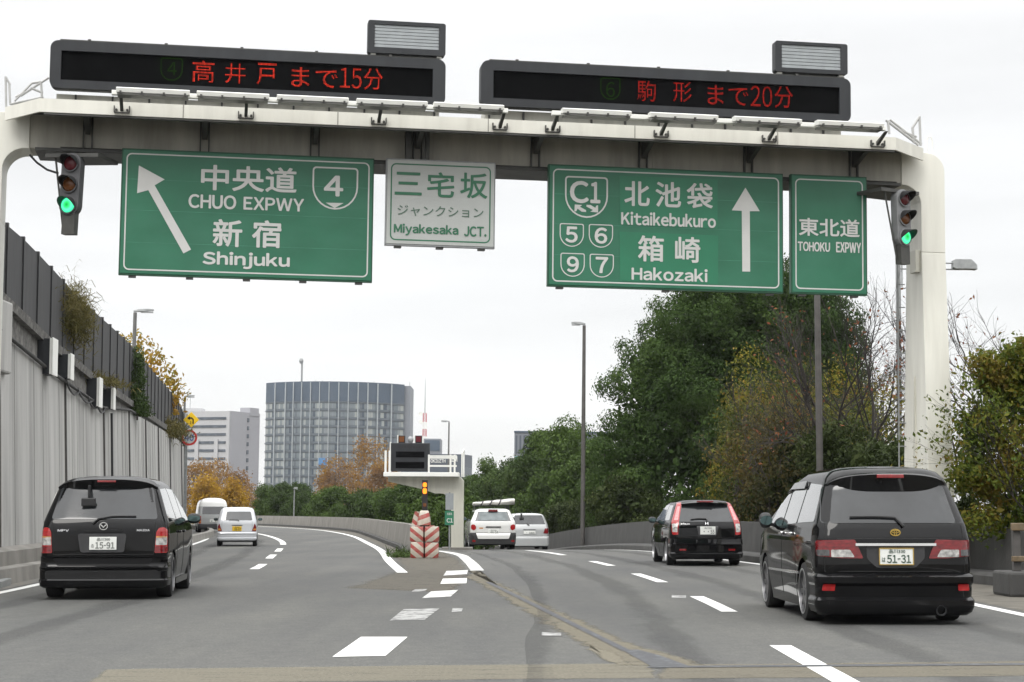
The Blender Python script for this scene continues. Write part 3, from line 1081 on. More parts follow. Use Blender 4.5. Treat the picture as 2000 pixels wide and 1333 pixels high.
for x in (-5.05, -1.2, 2.65, 6.2):
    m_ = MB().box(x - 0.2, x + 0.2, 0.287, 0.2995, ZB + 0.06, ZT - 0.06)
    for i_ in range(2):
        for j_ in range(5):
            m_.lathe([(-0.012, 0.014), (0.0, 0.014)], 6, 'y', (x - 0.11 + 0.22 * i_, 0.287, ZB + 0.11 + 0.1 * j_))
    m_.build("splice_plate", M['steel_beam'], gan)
mb = MB().box(-7.8, 6.5, -0.69, -0.6, fz0 - 0.035, fz0 - 0.004)
mb.build("drip_channel", M['steel_dark'], gan)
# end rails
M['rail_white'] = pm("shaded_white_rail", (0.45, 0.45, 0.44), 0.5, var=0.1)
mb = MB()
P = lambda u, v, y: (lambda q: Vector((q[0], y, q[1])))(Gp(u, v, y))
for a, b_ in (((1730, 235), (1794, 284)), ((1738, 234), (1800, 282)), ((1782, 250), (1796, 228)), ((1796, 228), (1798, 285)), ((1782, 250), (1785, 280)), ((1734, 236), (1737, 262)), ((1760, 255), (1790, 268))):
    mb.tube([P(*a, 0.2), P(*b_, 0.2)], 0.022, 6)
mb.build("end_rail", M['rail_white'], gan, smooth=50)
mb = MB()
for a, b_ in (((11, 150), (12, 212)), ((18, 165), (20, 205)), ((12, 152), (20, 166)), ((20, 204), (85, 190)), ((28, 198), (62, 163)), ((40, 188), (95, 152)), ((62, 163), (80, 160)), ((80, 160), (82, 192)), ((30, 190), (50, 180)), ((60, 172), (84, 182))):
    mb.tube([P(*a, 0.2), P(*b_, 0.2)], 0.02, 6)
mb.build("end_rail", M['rail_white'], gan, smooth=50)
mb = MB()
hp = [P(1810, 300, 0.6), P(1810, 275, 0.6), P(1813, 268, 0.6), P(1818, 268, 0.6), P(1821, 276, 0.6), P(1821, 305, 0.6)]
mb.tube(hp, 0.012, 6)
mb.build("lifting_hoop", M['steel_white'], gan, smooth=50)
# ladder rail on the leg and a junction box
mb = MB()
lx = 7.33
mb.tube([(lx - 0.1, 1.12, 0.6), (lx - 0.1, 1.1, 6.6)], 0.014, 6)
for k in range(14):
    mb.tube([(lx - 0.1, 1.12, 0.8 + k * 0.42), (lx + 0.03, 1.1, 0.8 + k * 0.42)], 0.01, 5)
mb.build("ladder", M['galv'], gan)
MB().box(7.27, 7.358, 0.35, 0.62, 5.55, 5.95).build("junction_box", M['steel_cream'], gan, bev=0.01)
MB().tube([(-7.6, 0.27, ZB + 0.03), (6.9, 0.27, ZB + 0.03)], 0.018, 6).build("cable_conduit", M['steel_dark'], gan, smooth=60)
# hangers behind the white sign and between signs
for u, w_ in ((799, 0.05), (828, 0.03), (836, 0.03)):
    x, _ = Gp(u, 300, 0.02)
    MB().box(x - w_, x + w_, 0.06, 0.215, 6.9, ZT - 0.04).build("sign_hanger", M['steel_dark'], gan)
for x in (-6.2, -4.6, -2.9, 0.9, 2.6, 4.4, 5.1, 6.0):
    MB().box(x - 0.05, x + 0.05, 0.13, 0.175, 5.2, ZB + 0.02).build("sign_hanger", M['steel_dark'], gan)
# support frame of the message panels
MB().box(-7.7, -1.3, 0.35, 0.85, fz1 + 0.05, 8.05).build("panel_support", M['steel_cream'], gan)
MB().box(-0.5, 5.9, 0.35, 0.85, fz1 + 0.05, 8.12).build("panel_support", M['steel_cream'], gan)
mb = MB()
for k in range(11):
    x = -7.4 + k * 0.6
    mb.box(x, x + 0.03, 0.3, 0.349, fz1 + 0.05, 8.04)
    mb.box(x + 6.95, x + 6.98, 0.3, 0.349, fz1 + 0.05, 8.1)
mb.build("panel_support_rib", M['steel_dark'], gan)
# lamp rail and its brackets
for ua, ub, va, vb in ((218, 992, 185, 217), (1078, 1730, 222, 249)):
    xa, za = Gp(ua, va, -1.18)
    xb, zb = Gp(ub, vb, -1.18)
    MB().box(xa, xb, -1.2, -1.1, 7.74, 7.815).build("lamp_rail", M['steel_white'], gan, bev=0.006)
for u in (237, 480, 740, 977, 1080, 1292, 1503, 1715):
    mb = MB()
    x, _ = Gp(u, 240, -0.75)
    xt = x
    mb.add([(xt - 0.026, -1.16, 7.735), (xt + 0.026, -1.16, 7.735), (x + 0.026, -0.72, 7.575), (x - 0.026, -0.72, 7.575), (xt - 0.026, -1.1, 7.735), (xt + 0.026, -1.1, 7.735), (x + 0.026, -0.72, 7.64), (x - 0.026, -0.72, 7.64)],
           [(0, 1, 2, 3), (7, 6, 5, 4), (0, 4, 5, 1), (1, 5, 6, 2), (2, 6, 7, 3), (3, 7, 4, 0)])
    mb.box(x - 0.12, x + 0.12, -0.75, -0.703, 7.545, 7.56)
    for s in (-1, 1):
        mb.box(x + s * 0.12 - 0.008, x + s * 0.12 + 0.008, -0.76, -0.703, 7.56, 7.66)
        mb.lathe([(-0.03, 0.02), (0, 0.02)], 8, 'y', (x + s * 0.085, -0.703, 7.6))
    mb.build("lamp_bracket", M['steel_dark'], gan)

# nine sign lamps on the rail
fixt = []
def sign_lamp(x, lab):
    o = groot("sign_lamp", lab, "lamp", x, -1.18, 7.74, group="lamps along the front of the gantry")
    if fixt:
        src = fixt[0]
        bpy.data.objects.remove(o)
        o = copy_tree(src)
        o.matrix_world = GM @ Matrix.Translation((x, -1.18, 7.74))
        o['label'] = lab
        return o
    w = 0.57
    prof = [(-0.3, -0.02), (-0.32, 0.05), (-0.2, 0.085), (-0.06, 0.09), (-0.03, 0.02)]
    m_ = MB().loft([[(s, y, z) for y, z in prof] for s in (-w, w)])
    m_.build("housing", M['steel_white'], o, bev=0.006)
    MB().box(-w + 0.02, w - 0.02, -0.29, -0.04, -0.055, -0.021).build("diffuser", pm("dirty_lamp_glass", (0.1, 0.1, 0.09), 0.3), o)
    for k in (-0.5, -0.17, 0.17, 0.5):
        MB().box(k - 0.015, k + 0.015, -0.335, -0.3, -0.04, 0.0).build("latch", M['steel_dark'], o)
    for k in (-0.33, 0.33):
        m_ = MB().box(k - 0.02, k + 0.02, 0.0, 0.03, 0.076, 0.12)
        m_.box(k - 0.035, k + 0.035, -0.01, 0.04, 0.1, 0.112)
        m_.build("clip", M['galv'], o)
    return o
names = ["leftmost lamp on the gantry front, above the arrow to the upper left", "second lamp from the left on the gantry front", "third lamp from the left on the gantry front", "fourth lamp from the left, below the corner of the left message panel", "fifth lamp from the left, in the gap between the two message panels",
         "white lamp above the C1 shield of the right green sign", "white lamp above the middle of the right green sign", "white lamp above the upward arrow of the right green sign", "rightmost lamp on the gantry front, above the small green sign"]
# left run 224..985, right run 1096..1725
spans = [(224, 372), (382, 527), (538, 683), (694, 837), (846, 985), (1098, 1232), (1268, 1402), (1432, 1566), (1594, 1726)]
for (a, b_), lab in zip(spans, names):
    xa, _ = Gp(a, 205 if a < 1000 else 240, -1.4)
    xb, _ = Gp(b_, 205 if a < 1000 else 240, -1.4)
    fixt.append(sign_lamp((xa + xb) / 2, lab))

# ------------------------------------------------------------------ green signs
def lf(mb, P0, P1, s, y, bold, o, spacing=1.0):
    """lettering whose ink box runs from pixel P0 (upper left) to P1 (lower right)"""
    ox, oz = o
    xa, za = Gp(*P0, y)
    xb, zb = Gp(*P1, y)
    letter(mb, s, xa - ox, xb - ox, zb - oz, za - oz, 0, bold, spacing)

M['sheet_joint'] = pm("sign_sheet_joint", (0.05, 0.21, 0.135), 0.5, var=0.3, scale=3)
def sign(name, label, tl, br, face, border, edge, lug, depth=0.09, ins=0.055):
    x0, z1 = Gp(*tl)
    x1, z0 = Gp(*br)
    xc, zc = (x0 + x1) / 2, (z0 + z1) / 2
    o = groot(name, label, "sign", xc, 0, zc)
    w, h = (x1 - x0) / 2, (z1 - z0) / 2
    MB().box(-w, w, 0, depth, -h, h).build("panel", face, o, bev=0.006)
    A = roundrect(-w + ins, w - ins, -h + ins, h - ins, 0.09)
    B = roundrect(-w + ins + 0.022, w - ins - 0.022, -h + ins + 0.022, h - ins - 0.022, 0.07)
    MB().ring(A, B, -0.004, 0.002).build("border", border, o)
    if w > 1.2:
        for k in (-0.5, 0.02, 0.52):
            MB().box(-w + ins + 0.03, w - ins - 0.03, -0.0012, 0.001, k * h, k * h + 0.007).build("sheet_joint", M['sheet_joint'], o)
    m_ = MB().box(-w - 0.02, w + 0.02, 0.012, depth + 0.03, -h - 0.025, -h - 0.003).box(-w - 0.02, w + 0.02, 0.012, depth + 0.03, h + 0.003, h + 0.022)
    m_.box(-w - 0.02, -w - 0.003, 0.012, depth + 0.03, -h - 0.025, h + 0.022).box(w + 0.003, w + 0.02, 0.012, depth + 0.03, -h - 0.025, h + 0.022)
    m_.build("edge_frame", edge, o)
    for k in range(lug):
        x = -w + 0.2 + k * (2 * w - 0.4) / (lug - 1)
        MB().box(x - 0.06, x + 0.06, 0.03, 0.14, -h - 0.06, -h - 0.027).build("lug", M['steel_dark'], o)
    return o, (xc, zc)

YL = -0.006
def zl(x, y):
    return 220 + x / 3.7037, 280 + y / 3.7037
def zc_(x, y):
    return 1060 + x / 4, 310 + y / 4
def zm(x, y):
    return 740 + x / 6.664, 300 + y / 6.664
def zt_(x, y):
    return 900 + x / 1.81818, 60 + y / 1.81818

def flat_poly(mb, pts, o, th=0.004):
    q = []
    for p in pts:
        x, z = Gp(*p)
        q.append((x - o[0], z - o[1]))
    area = sum(a[0] * b[1] - b[0] * a[1] for a, b in zip(q, q[1:] + q[:1]))
    if area < 0:
        q.reverse()
    mb.prism(q, YL, 0.002)

def shield_of(mb, a, b, o, r=0.04, t=0.022):
    x0, z1 = Gp(*a)
    x1, z0 = Gp(*b)
    x0 -= o[0]; x1 -= o[0]; z0 -= o[1]; z1 -= o[1]
    mb.ring(shield(x0, x1, z0, z1, r), shield(x0 + t, x1 - t, z0 + t, z1 - t, r * 0.7), YL, 0.002)

def lettering(o, name, items, mat, zf, oc, label=None):
    m_ = MB()
    for s, p0, p1, bold in items:
        ox, oz = oc
        xa, za = Gp(*zf(*p0))
        xb, zb = Gp(*zf(*p1))
        letter(m_, s, xa - ox, xb - ox, zb - oz, za - oz, YL, bold)
    return m_.build(name, mat, o, label=label)

# left: Chuo Expwy / Shinjuku
o, oc = sign("green_sign", "large green expressway sign with a slanted white arrow and route shield 4", (241, 292), (724.5, 549), M['sign_green'], M['sign_letter'], M['sign_edge'], 5)
lettering(o, "lettering", [("中央道", (642, 153), (1330, 365), 0.022)], M['sign_letter'], zl, oc)
lettering(o, "lettering", [("CHUO", (550, 367), (893, 482), 0.034), ("EXPWY", (948, 388), (1383, 497), 0.034)], M['sign_letter'], zl, oc)
lettering(o, "lettering", [("新", (727, 548), (935, 754), 0.022), ("宿", (1010, 555), (1218, 762), 0.022)], M['sign_letter'], zl, oc)
lettering(o, "lettering", [("Shinjuku", (652, 780), (1280, 922), 0.034)], M['sign_letter'], zl, oc)
m_ = MB()
shield_of(m_, zl(1448, 168), zl(1772, 487), oc, 0.06, 0.026)
flat_poly(m_, [zl(1542, 431), zl(1670, 434), zl(1606, 470)], oc)
sh = m_.build("route_shield", M['sign_letter'], o)
lettering(sh, "route_number", [("4", (1530, 232), (1667, 388), 0.035)], M['sign_letter'], zl, oc)
m_ = MB()
flat_poly(m_, [zl(190, 162), zl(177, 362), zl(258, 340), zl(512, 798), zl(567, 770), zl(304, 305), zl(376, 263)], oc)
m_.build("arrow", M['sign_letter'], o)

# middle: white junction sign
o, oc = sign("junction_sign", "small white junction sign with green lettering hanging between two green signs", (757, 311.5), (964, 483), M['sign_white'], M['letter_green'], M['housing_grey'], 3, ins=0.06)
lettering(o, "lettering", [("三", (209, 238), (557, 550), 0.016), ("宅", (630, 240), (980, 580), 0.016), ("坂", (1060, 248), (1412, 595), 0.016)], M['letter_green'], zm, oc)
lettering(o, "lettering", [("ジャンクション", (243, 668), (1360, 848), 0.004)], M['letter_grey'], zm, oc)
lettering(o, "lettering", [("Miyakesaka", (195, 910), (1035, 1092), 0.034), ("JCT.", (1108, 945), (1400, 1090), 0.034)], M['letter_green'], zm, oc)

# right: C1
o, oc = sign("green_sign", "large green expressway sign with an upright white arrow and shield C1", (1074, 323), (1528, 570.5), M['sign_green'], M['sign_letter'], M['sign_edge'], 3)
m_ = MB()
for a, b_ in (((602, 135), (1365, 550)), ((602, 572), (1370, 985))):
    flat_poly(m_, [zc_(a[0], a[1]), zc_(b_[0], a[1] + 30), zc_(b_[0], b_[1]), zc_(a[0], b_[1] - 30)], oc)
pt = m_.build("patch", M['sign_green2'], o)
YL = -0.011
lettering(o, "lettering", [("北", (637, 175), (835, 377), 0.022), ("池", (880, 180), (1080, 385), 0.022), ("袋", (1123, 190), (1328, 395), 0.02)], M['sign_letter'], zc_, oc)
lettering(o, "lettering", [("Kitaikebukuro", (612, 413), (1352, 545), 0.034)], M['sign_letter'], zc_, oc)
lettering(o, "lettering", [("箱", (743, 600), (945, 810), 0.02), ("崎", (1033, 610), (1230, 818), 0.02)], M['sign_letter'], zc_, oc)
lettering(o, "lettering", [("Hakozaki", (693, 846), (1287, 968), 0.034)], M['sign_letter'], zc_, oc)
YL = -0.006
m_ = MB()
shield_of(m_, zc_(175, 135), zc_(508, 470), oc, 0.06, 0.026)
sh = m_.build("route_shield", M['sign_letter'], o)
lettering(sh, "route_number", [("C", (212, 172), (360, 352), 0.035), ("1", (372, 182), (450, 352), 0.035)], M['sign_letter'], zc_, oc)
m_ = MB()
flat_poly(m_, [zc_(250, 360), zc_(308, 364), zc_(290, 378), zc_(338, 404), zc_(338, 418), zc_(305, 416), zc_(272, 392), zc_(262, 412), zc_(248, 414)], oc)
flat_poly(m_, [zc_(342, 362), zc_(375, 364), zc_(410, 386), zc_(420, 368), zc_(432, 366), zc_(432, 422), zc_(372, 416), zc_(392, 402), zc_(342, 376)], oc)
m_.build("loop_arrow", M['sign_letter'], sh)
for num, a, b_, na, nb in (("5", (133, 505), (320, 693), (177, 530), (272, 660)), ("6", (360, 512), (548, 700), (405, 538), (503, 668)), ("9", (139, 736), (327, 927), (188, 763), (282, 892)), ("7", (367, 744), (554, 933), (413, 768), (510, 898))):
    m_ = MB()
    shield_of(m_, zc_(*a), zc_(*b_), oc, 0.035, 0.016)
    sh = m_.build("route_shield", M['sign_letter'], o)
    lettering(sh, "route_number", [(num, na, nb, 0.035)], M['sign_letter'], zc_, oc)
m_ = MB()
flat_poly(m_, [zc_(1583, 228), zc_(1477, 405), zc_(1555, 409), zc_(1559, 883), zc_(1620, 884), zc_(1617, 412), zc_(1695, 412)], oc)
m_.build("arrow", M['sign_letter'], o)

# far right: Tohoku
o, oc = sign("green_sign", "tall narrow green sign naming one expressway, next to the right gantry leg", (1547, 342.5), (1692.5, 575), M['sign_green'], M['sign_letter'], M['sign_edge'], 2)
lettering(o, "lettering", [("東北道", (1200, 664), (1416, 736), 0.02)], M['sign_letter'], zt_, oc)
lettering(o, "lettering", [("TOHOKU", (1196, 749), (1311, 787), 0.034), ("EXPWY", (1332, 751), (1421, 791), 0.034)], M['sign_letter'], zt_, oc)

# ------------------------------------------------------------------ message panels
def led(name, emit, strength, pitch=0.0225):
    """light-emitting dots on a square pitch"""
    m_ = bpy.data.materials.new(name)
    m_.use_nodes = True
    t = m_.node_tree
    b = t.nodes["Principled BSDF"]
    b.inputs["Base Color"].default_value = (emit[0] * .03, emit[1] * .03, emit[2] * .03, 1)
    b.inputs["Roughness"].default_value = 0.8
    b.inputs["Specular IOR Level"].default_value = 0.05
    tcn = t.nodes.new("ShaderNodeTexCoord")
    sp_ = t.nodes.new("ShaderNodeSeparateXYZ")
    t.links.new(tcn.outputs["Object"], sp_.inputs[0])
    out = []
    for ax in ("X", "Z"):
        a = t.nodes.new("ShaderNodeMath"); a.operation = 'MULTIPLY'
        a.inputs[1].default_value = math.pi / pitch
        t.links.new(sp_.outputs[ax], a.inputs[0])
        c_ = t.nodes.new("ShaderNodeMath"); c_.operation = 'SINE'
        t.links.new(a.outputs[0], c_.inputs[0])
        d_ = t.nodes.new("ShaderNodeMath"); d_.operation = 'MULTIPLY'
        t.links.new(c_.outputs[0], d_.inputs[0]); t.links.new(c_.outputs[0], d_.inputs[1])
        out.append(d_)
    p_ = t.nodes.new("ShaderNodeMath"); p_.operation = 'MULTIPLY'
    t.links.new(out[0].outputs[0], p_.inputs[0]); t.links.new(out[1].outputs[0], p_.inputs[1])
    n_ = t.nodes.new("ShaderNodeTexNoise")
    n_.inputs["Scale"].default_value = 14
    t.links.new(tcn.outputs["Object"], n_.inputs["Vector"])
    q_ = t.nodes.new("ShaderNodeMath"); q_.operation = 'MULTIPLY'
    t.links.new(p_.outputs[0], q_.inputs[0]); t.links.new(n_.outputs["Fac"], q_.inputs[1])
    r_ = t.nodes.new("ShaderNodeMath"); r_.operation = 'MULTIPLY'
    r_.inputs[1].default_value = strength * 2
    t.links.new(q_.outputs[0], r_.inputs[0])
    b.inputs["Emission Color"].default_value = tuple(emit) + (1,)
    t.links.new(r_.outputs[0], b.inputs["Emission Strength"])
    return m_
M['led_red'] = led("red_led_text", (1.0, 0.06, 0.03), 1.15)
M['led_red2'] = led("dim_red_led_text", (1.0, 0.045, 0.03), 0.62)
M['led_green'] = led("dim_green_led_text", (0.16, 0.5, 0.05), 0.085)
def vms(label, xa, xb, za, zb, wa, wb, va, vb):
    xc = (xa + xb) / 2
    zc = (za + zb) / 2
    o = groot("message_panel", label, "message panel", xc, 0.1, zc, group="electronic message panels on the gantry")
    O = roundrect(xa - xc, xb - xc, za - zc, zb - zc, 0.13)
    n = len(O)
    I = roundrect(wa - xc, wb - xc, va - zc, vb - zc, 0.004)
    MB().ring(O, I, 0.0, 0.06).build("bezel", M['housing'], o)
    MB().prism(O, 0.062, 0.26).build("casing", M['housing'], o, bev=0.02)
    MB().prism(I, 0.05, 0.061).build("screen", M['screen'], o)
    m_ = MB().box(xa - xc + 0.15, xb - xc - 0.1, 0.04, 0.3, zb - zc + 0.002, zb - zc + 0.03)
    for k in range(5):
        x = xa - xc + 0.6 + k * 1.25
        m_.box(x, x + 0.05, 0.0, 0.05, zb - zc + 0.004, zb - zc + 0.04)
    m_.build("rain_hood", M['steel_dark'], o)
    return o, (xc, zc)

def vtext(o, oc, items, mat, name="lettering"):
    m_ = MB()
    for s, p0, p1, bold in items:
        xa, za = Gp(*p0, 0.14)
        xb, zb = Gp(*p1, 0.14)
        letter(m_, s, xa - oc[0], xb - oc[0], zb - oc[1], za - oc[1], 0.045, bold)
    return m_.build(name, mat, o)

def vq(x, y):
    return x / 2, 20 + y / 2
xa, zb = Gp(99, 80, 0.1); xb, za = Gp(869.5, 203, 0.1)
wa, vb = Gp(120, 100, 0.1); wb, va = Gp(845, 183, 0.1)
o, oc = vms("long charcoal message panel with bright red characters on the left of the gantry", xa, xb, 8.1, 8.9, wa, wb, 8.24, 8.73)
_, zb_ = Gp(845, 127, 0.1)
vtext(o, oc, [("高", vq(752, 194), vq(836, 284), 0.0), ("井", vq(880, 206), vq(958, 288), 0.0), ("戸", vq(1005, 206), vq(1078, 293), 0.0), ("まで", vq(1140, 222), vq(1318, 306), 0.0), ("15", vq(1330, 224), vq(1412, 308), 0.0), ("分", vq(1422, 226), vq(1495, 313), 0.0)], M['led_red'])
m_ = MB()
x0, z1 = Gp(314, 112, 0.14); x1, z0 = Gp(356, 159, 0.14)
m_.ring(shield(x0 - oc[0], x1 - oc[0], z0 - oc[1], z1 - oc[1], 0.04), shield(x0 - oc[0] + .02, x1 - oc[0] - .02, z0 - oc[1] + .02, z1 - oc[1] - .02, 0.03), 0.044, 0.049)
sh = m_.build("route_shield", M['led_green'], o)
vtext(sh, oc, [("4", (327, 121), (345, 148), 0.0)], M['led_green'], "route_number")
xa, zb = Gp(940, 118, 0.1); xb, za = Gp(1662, 237, 0.1)
wa, vb = Gp(964, 141, 0.1); wb, va = Gp(1640, 217, 0.1)
o, oc = vms("long charcoal message panel with dim red characters on the right of the gantry", xa, xb, 8.14, 8.93, wa, wb, 8.28, 8.76)
def vr(x, y):
    return 900 + x / 1.81818, 60 + y / 1.81818
vtext(o, oc, [("駒", vr(627, 176), vr(692, 252), 0.0), ("形", vr(755, 180), vr(820, 255), 0.0), ("まで", vr(877, 192), vr(1022, 268), 0.0), ("20", vr(1030, 195), vr(1106, 272), 0.0), ("分", vr(1114, 196), vr(1180, 276), 0.0)], M['led_red2'])
m_ = MB()
x0, z1 = Gp(1173, 151, 0.14); x1, z0 = Gp(1212, 196, 0.14)
m_.ring(shield(x0 - oc[0], x1 - oc[0], z0 - oc[1], z1 - oc[1], 0.04), shield(x0 - oc[0] + .02, x1 - oc[0] - .02, z0 - oc[1] + .02, z1 - oc[1] - .02, 0.03), 0.044, 0.049)
sh = m_.build("route_shield", M['led_green'], o)
vtext(sh, oc, [("6", (1184, 160), (1201, 190), 0.0)], M['led_green'], "route_number")

def louvre(label, tl, br, itl, ibr):
    x0, z1 = Gp(*tl, 0.1); x1, z0 = Gp(*br, 0.1)
    a0, c1 = Gp(*itl, 0.1); a1, c0 = Gp(*ibr, 0.1)
    xc = (x0 + x1) / 2
    o = groot("louvre_panel", label, "panel", xc, 0.1, z0, group="silver slatted panels on the message panels")
    O = roundrect(x0 - xc, x1 - xc, 0.012, z1 - z0, 0.04)
    I = roundrect(a0 - xc, a1 - xc, c0 - z0, c1 - z0, 0.004)
    MB().ring(O, I, 0.0, 0.05).build("frame", M['housing'], o)
    MB().prism(O, 0.052, 0.2).build("casing", M['housing'], o, bev=0.015)
    m_ = MB()
    n = 7
    h = (c1 - c0) / n
    for k in range(n):
        zz = c0 - z0 + k * h
        m_.add([(a0 - xc, 0.02, zz + 0.004), (a1 - xc, 0.02, zz + 0.004), (a1 - xc, 0.024, zz + h - 0.004), (a0 - xc, 0.024, zz + h - 0.004), (a0 - xc, 0.05, zz + 0.004), (a1 - xc, 0.05, zz + 0.004), (a1 - xc, 0.051, zz + h - 0.004), (a0 - xc, 0.051, zz + h - 0.004)],
               [(0, 1, 2, 3), (7, 6, 5, 4), (0, 4, 5, 1), (1, 5, 6, 2), (2, 6, 7, 3), (3, 7, 4, 0)])
    m_.build("slats", M['louver'], o)
    MB().box(x0 - xc + 0.06, x0 - xc + 0.14, 0.05, 0.3, -0.05, 0.011).box(x1 - xc - 0.14, x1 - xc - 0.06, 0.05, 0.3, -0.05, 0.011).build("foot", M['steel_white'], o)
    return o
def la(x, y):
    return 480 + x / 3.846, 20 + y / 3.846
def lb(x, y):
    return 1440 + x / 4.348, 60 + y / 4.348
louvre("small silver slatted panel standing on the left message panel", la(920, 72), la(1500, 352), la(970, 103), la(1450, 300))
louvre("small silver slatted panel standing on the right message panel", lb(322, 84), lb(938, 382), lb(378, 114), lb(880, 338))

# ------------------------------------------------------------------ traffic signals
def lens_mat(name, col, e, s):
    return pm(name, col, 0.25, var=0.15, scale=12, emit=e, estr=s)
M['lens_red'] = lens_mat("unlit_red_lens", (0.11, 0.012, 0.018), None, 0)
M['lens_amber'] = lens_mat("unlit_amber_lens", (0.15, 0.05, 0.012), None, 0)
m = bpy.data.materials.new("lit_green_lens")
m.use_nodes = True
t_ = m.node_tree
b_ = t_.nodes["Principled BSDF"]
g1 = t_.nodes.new("ShaderNodeTexCoord")
vl = t_.nodes.new("ShaderNodeVectorMath"); vl.operation = 'LENGTH'
sp_ = t_.nodes.new("ShaderNodeMapping")
sp_.inputs["Scale"].default_value = (1, 0, 1)
t_.links.new(g1.outputs["Object"], sp_.inputs[0])
t_.links.new(sp_.outputs[0], vl.inputs[0])
rr = t_.nodes.new("ShaderNodeValToRGB")
rr.color_ramp.elements[0].position = 0.0
rr.color_ramp.elements[0].color = (0.0, 0.32, 0.03, 1)
rr.color_ramp.elements[1].position = 0.13
rr.color_ramp.elements[1].color = (0.02, 0.75, 0.35, 1)
e_ = rr.color_ramp.elements.new(0.045); e_.color = (0.03, 0.75, 0.16, 1)
e_ = rr.color_ramp.elements.new(0.08); e_.color = (0.12, 1.0, 0.5, 1)
t_.links.new(vl.outputs["Value"], rr.inputs[0])
t_.links.new(rr.outputs[0], b_.inputs["Emission Color"])
b_.inputs["Emission Strength"].default_value = 1.0
b_.inputs["Base Color"].default_value = (0.01, 0.2, 0.1, 1)
b_.inputs["Roughness"].default_value = 0.25
M['lens_green'] = m

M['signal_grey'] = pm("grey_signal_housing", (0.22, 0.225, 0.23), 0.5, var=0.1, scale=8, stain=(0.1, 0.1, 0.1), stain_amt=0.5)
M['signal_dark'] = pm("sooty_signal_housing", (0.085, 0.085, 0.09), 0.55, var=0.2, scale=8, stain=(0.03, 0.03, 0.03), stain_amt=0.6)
def signal(label, lens_px, yaw, D=0.3):
    """three lenses at the given pixels, on the gantry plane y = -0.35"""
    Y0 = -0.35
    c = [Gp(*p, Y0) for p in lens_px]
    xm, zmid = c[1]
    # the head hangs true to the row of lenses
    tilt = math.atan2(c[0][0] - c[2][0], c[0][1] - c[2][1])
    mt = GM @ Matrix.Translation((xm, Y0, zmid)) @ Matrix.Rotation(tilt, 4, 'Y') @ Matrix.Rotation(yaw, 4, 'Z')
    o = empty("traffic_signal", label, "traffic signal", matrix=mt, group="traffic signals hanging from the gantry")
    pit = math.hypot(c[0][0] - c[2][0], c[0][1] - c[2][1]) / 2
    r = pit * 0.355
    hw = pit * 0.5
    # capsule housing
    pts = []
    for k in range(13):
        a = math.pi * k / 12
        pts.append((hw * math.cos(a), pit + hw * math.sin(a)))
    for k in range(13):
        a = math.pi + math.pi * k / 12
        pts.append((hw * math.cos(a), -pit + hw * math.sin(a)))
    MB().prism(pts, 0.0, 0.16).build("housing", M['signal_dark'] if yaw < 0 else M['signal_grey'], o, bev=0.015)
    for k, mt_ in ((1, M['lens_red']), (0, M['lens_amber']), (-1, M['lens_green'])):
        m_ = MB().lathe([(0.0, r * 1.18), (-0.03, r * 1.18), (-0.03, r * 1.02), (0.0, r * 1.02)], 28, 'y', hollow=True)
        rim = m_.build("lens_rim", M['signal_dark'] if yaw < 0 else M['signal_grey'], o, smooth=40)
        rim.location = (0, 0, k * pit)
        m_ = MB()
        prof = [(-0.005, r * 1.02), (-0.03, r * 0.9), (-0.05, r * 0.6), (-0.058, r * 0.2), (-0.059, 0.001)]
        m_.lathe(prof, 28, 'y')
        ln = m_.build("lens", mt_, o, smooth=50)
        ln.location = (0, 0, k * pit)
        # visor: open half tube over the lens, deepest on top
        vs, fs = [], []
        n = 20
        for j in range(n + 1):
            a = rad(-12) + rad(204) * j / n
            dep = 0.02 + 0.21 * max(0.0, math.sin((a - rad(-12)) / rad(204) * math.pi)) ** 0.95
            for rr_, dd in ((r * 1.12, 0), (r * 1.12, dep), (r * 1.07, dep), (r * 1.07, 0)):
                vs.append((rr_ * math.cos(a), -0.02 - dd, rr_ * math.sin(a) - 0.12 * dd))
        for j in range(n):
            for q in range(4):
                q2 = (q + 1) % 4
                fs.append((j * 4 + q, j * 4 + q2, (j + 1) * 4 + q2, (j + 1) * 4 + q))
        m_ = MB().add(vs, fs)
        vz = m_.build("visor", M['black_matte'], o, smooth=60)
        vz.location = (0, 0, k * pit)
    m_ = MB().box(-0.1, 0.12, 0.01, 0.15, -pit - hw - 0.3, -pit - hw + 0.06)
    m_.build("lower_bracket", M['steel_dark'], o)
    m_ = MB().box(-0.5, 0.45, 0.05, 0.75, pit + hw - 0.06, pit + hw + 0.0)
    m_.build("upper_bracket", M['steel_dark'], o)
    s = -1 if yaw > 0 else 1
    m_ = MB().tube([(-0.35, 0.12, pit + hw - 0.05), (-0.12, 0.1, -pit - hw - 0.2)], 0.018, 6)
    m_.build("stay", M['steel_dark'], o)
    return o
s1 = signal("three lens traffic signal showing green under the left end of the gantry", [(138, 319), (136, 360), (132.5, 401)], rad(-24))
s2 = signal("three lens traffic signal showing green beside the right gantry leg", [(1764, 388), (1766.5, 426), (1766.5, 463)], rad(26))
cbl = MB().tube([P(58, 303, -0.1), P(72, 318, -0.15), P(92, 332, -0.2), (lambda q: Vector((q[0], -0.25, q[1])))(Gp(114, 339, -0.25))], 0.018, 6).build("signal_cable", M['black'], smooth=60)
cbl.matrix_world = GM
tag(cbl, "thin black cable looping from the gantry to the left traffic signal", "cable")

for ob in bpy.data.objects:
    if '_o' in ob:
        del ob['_o']
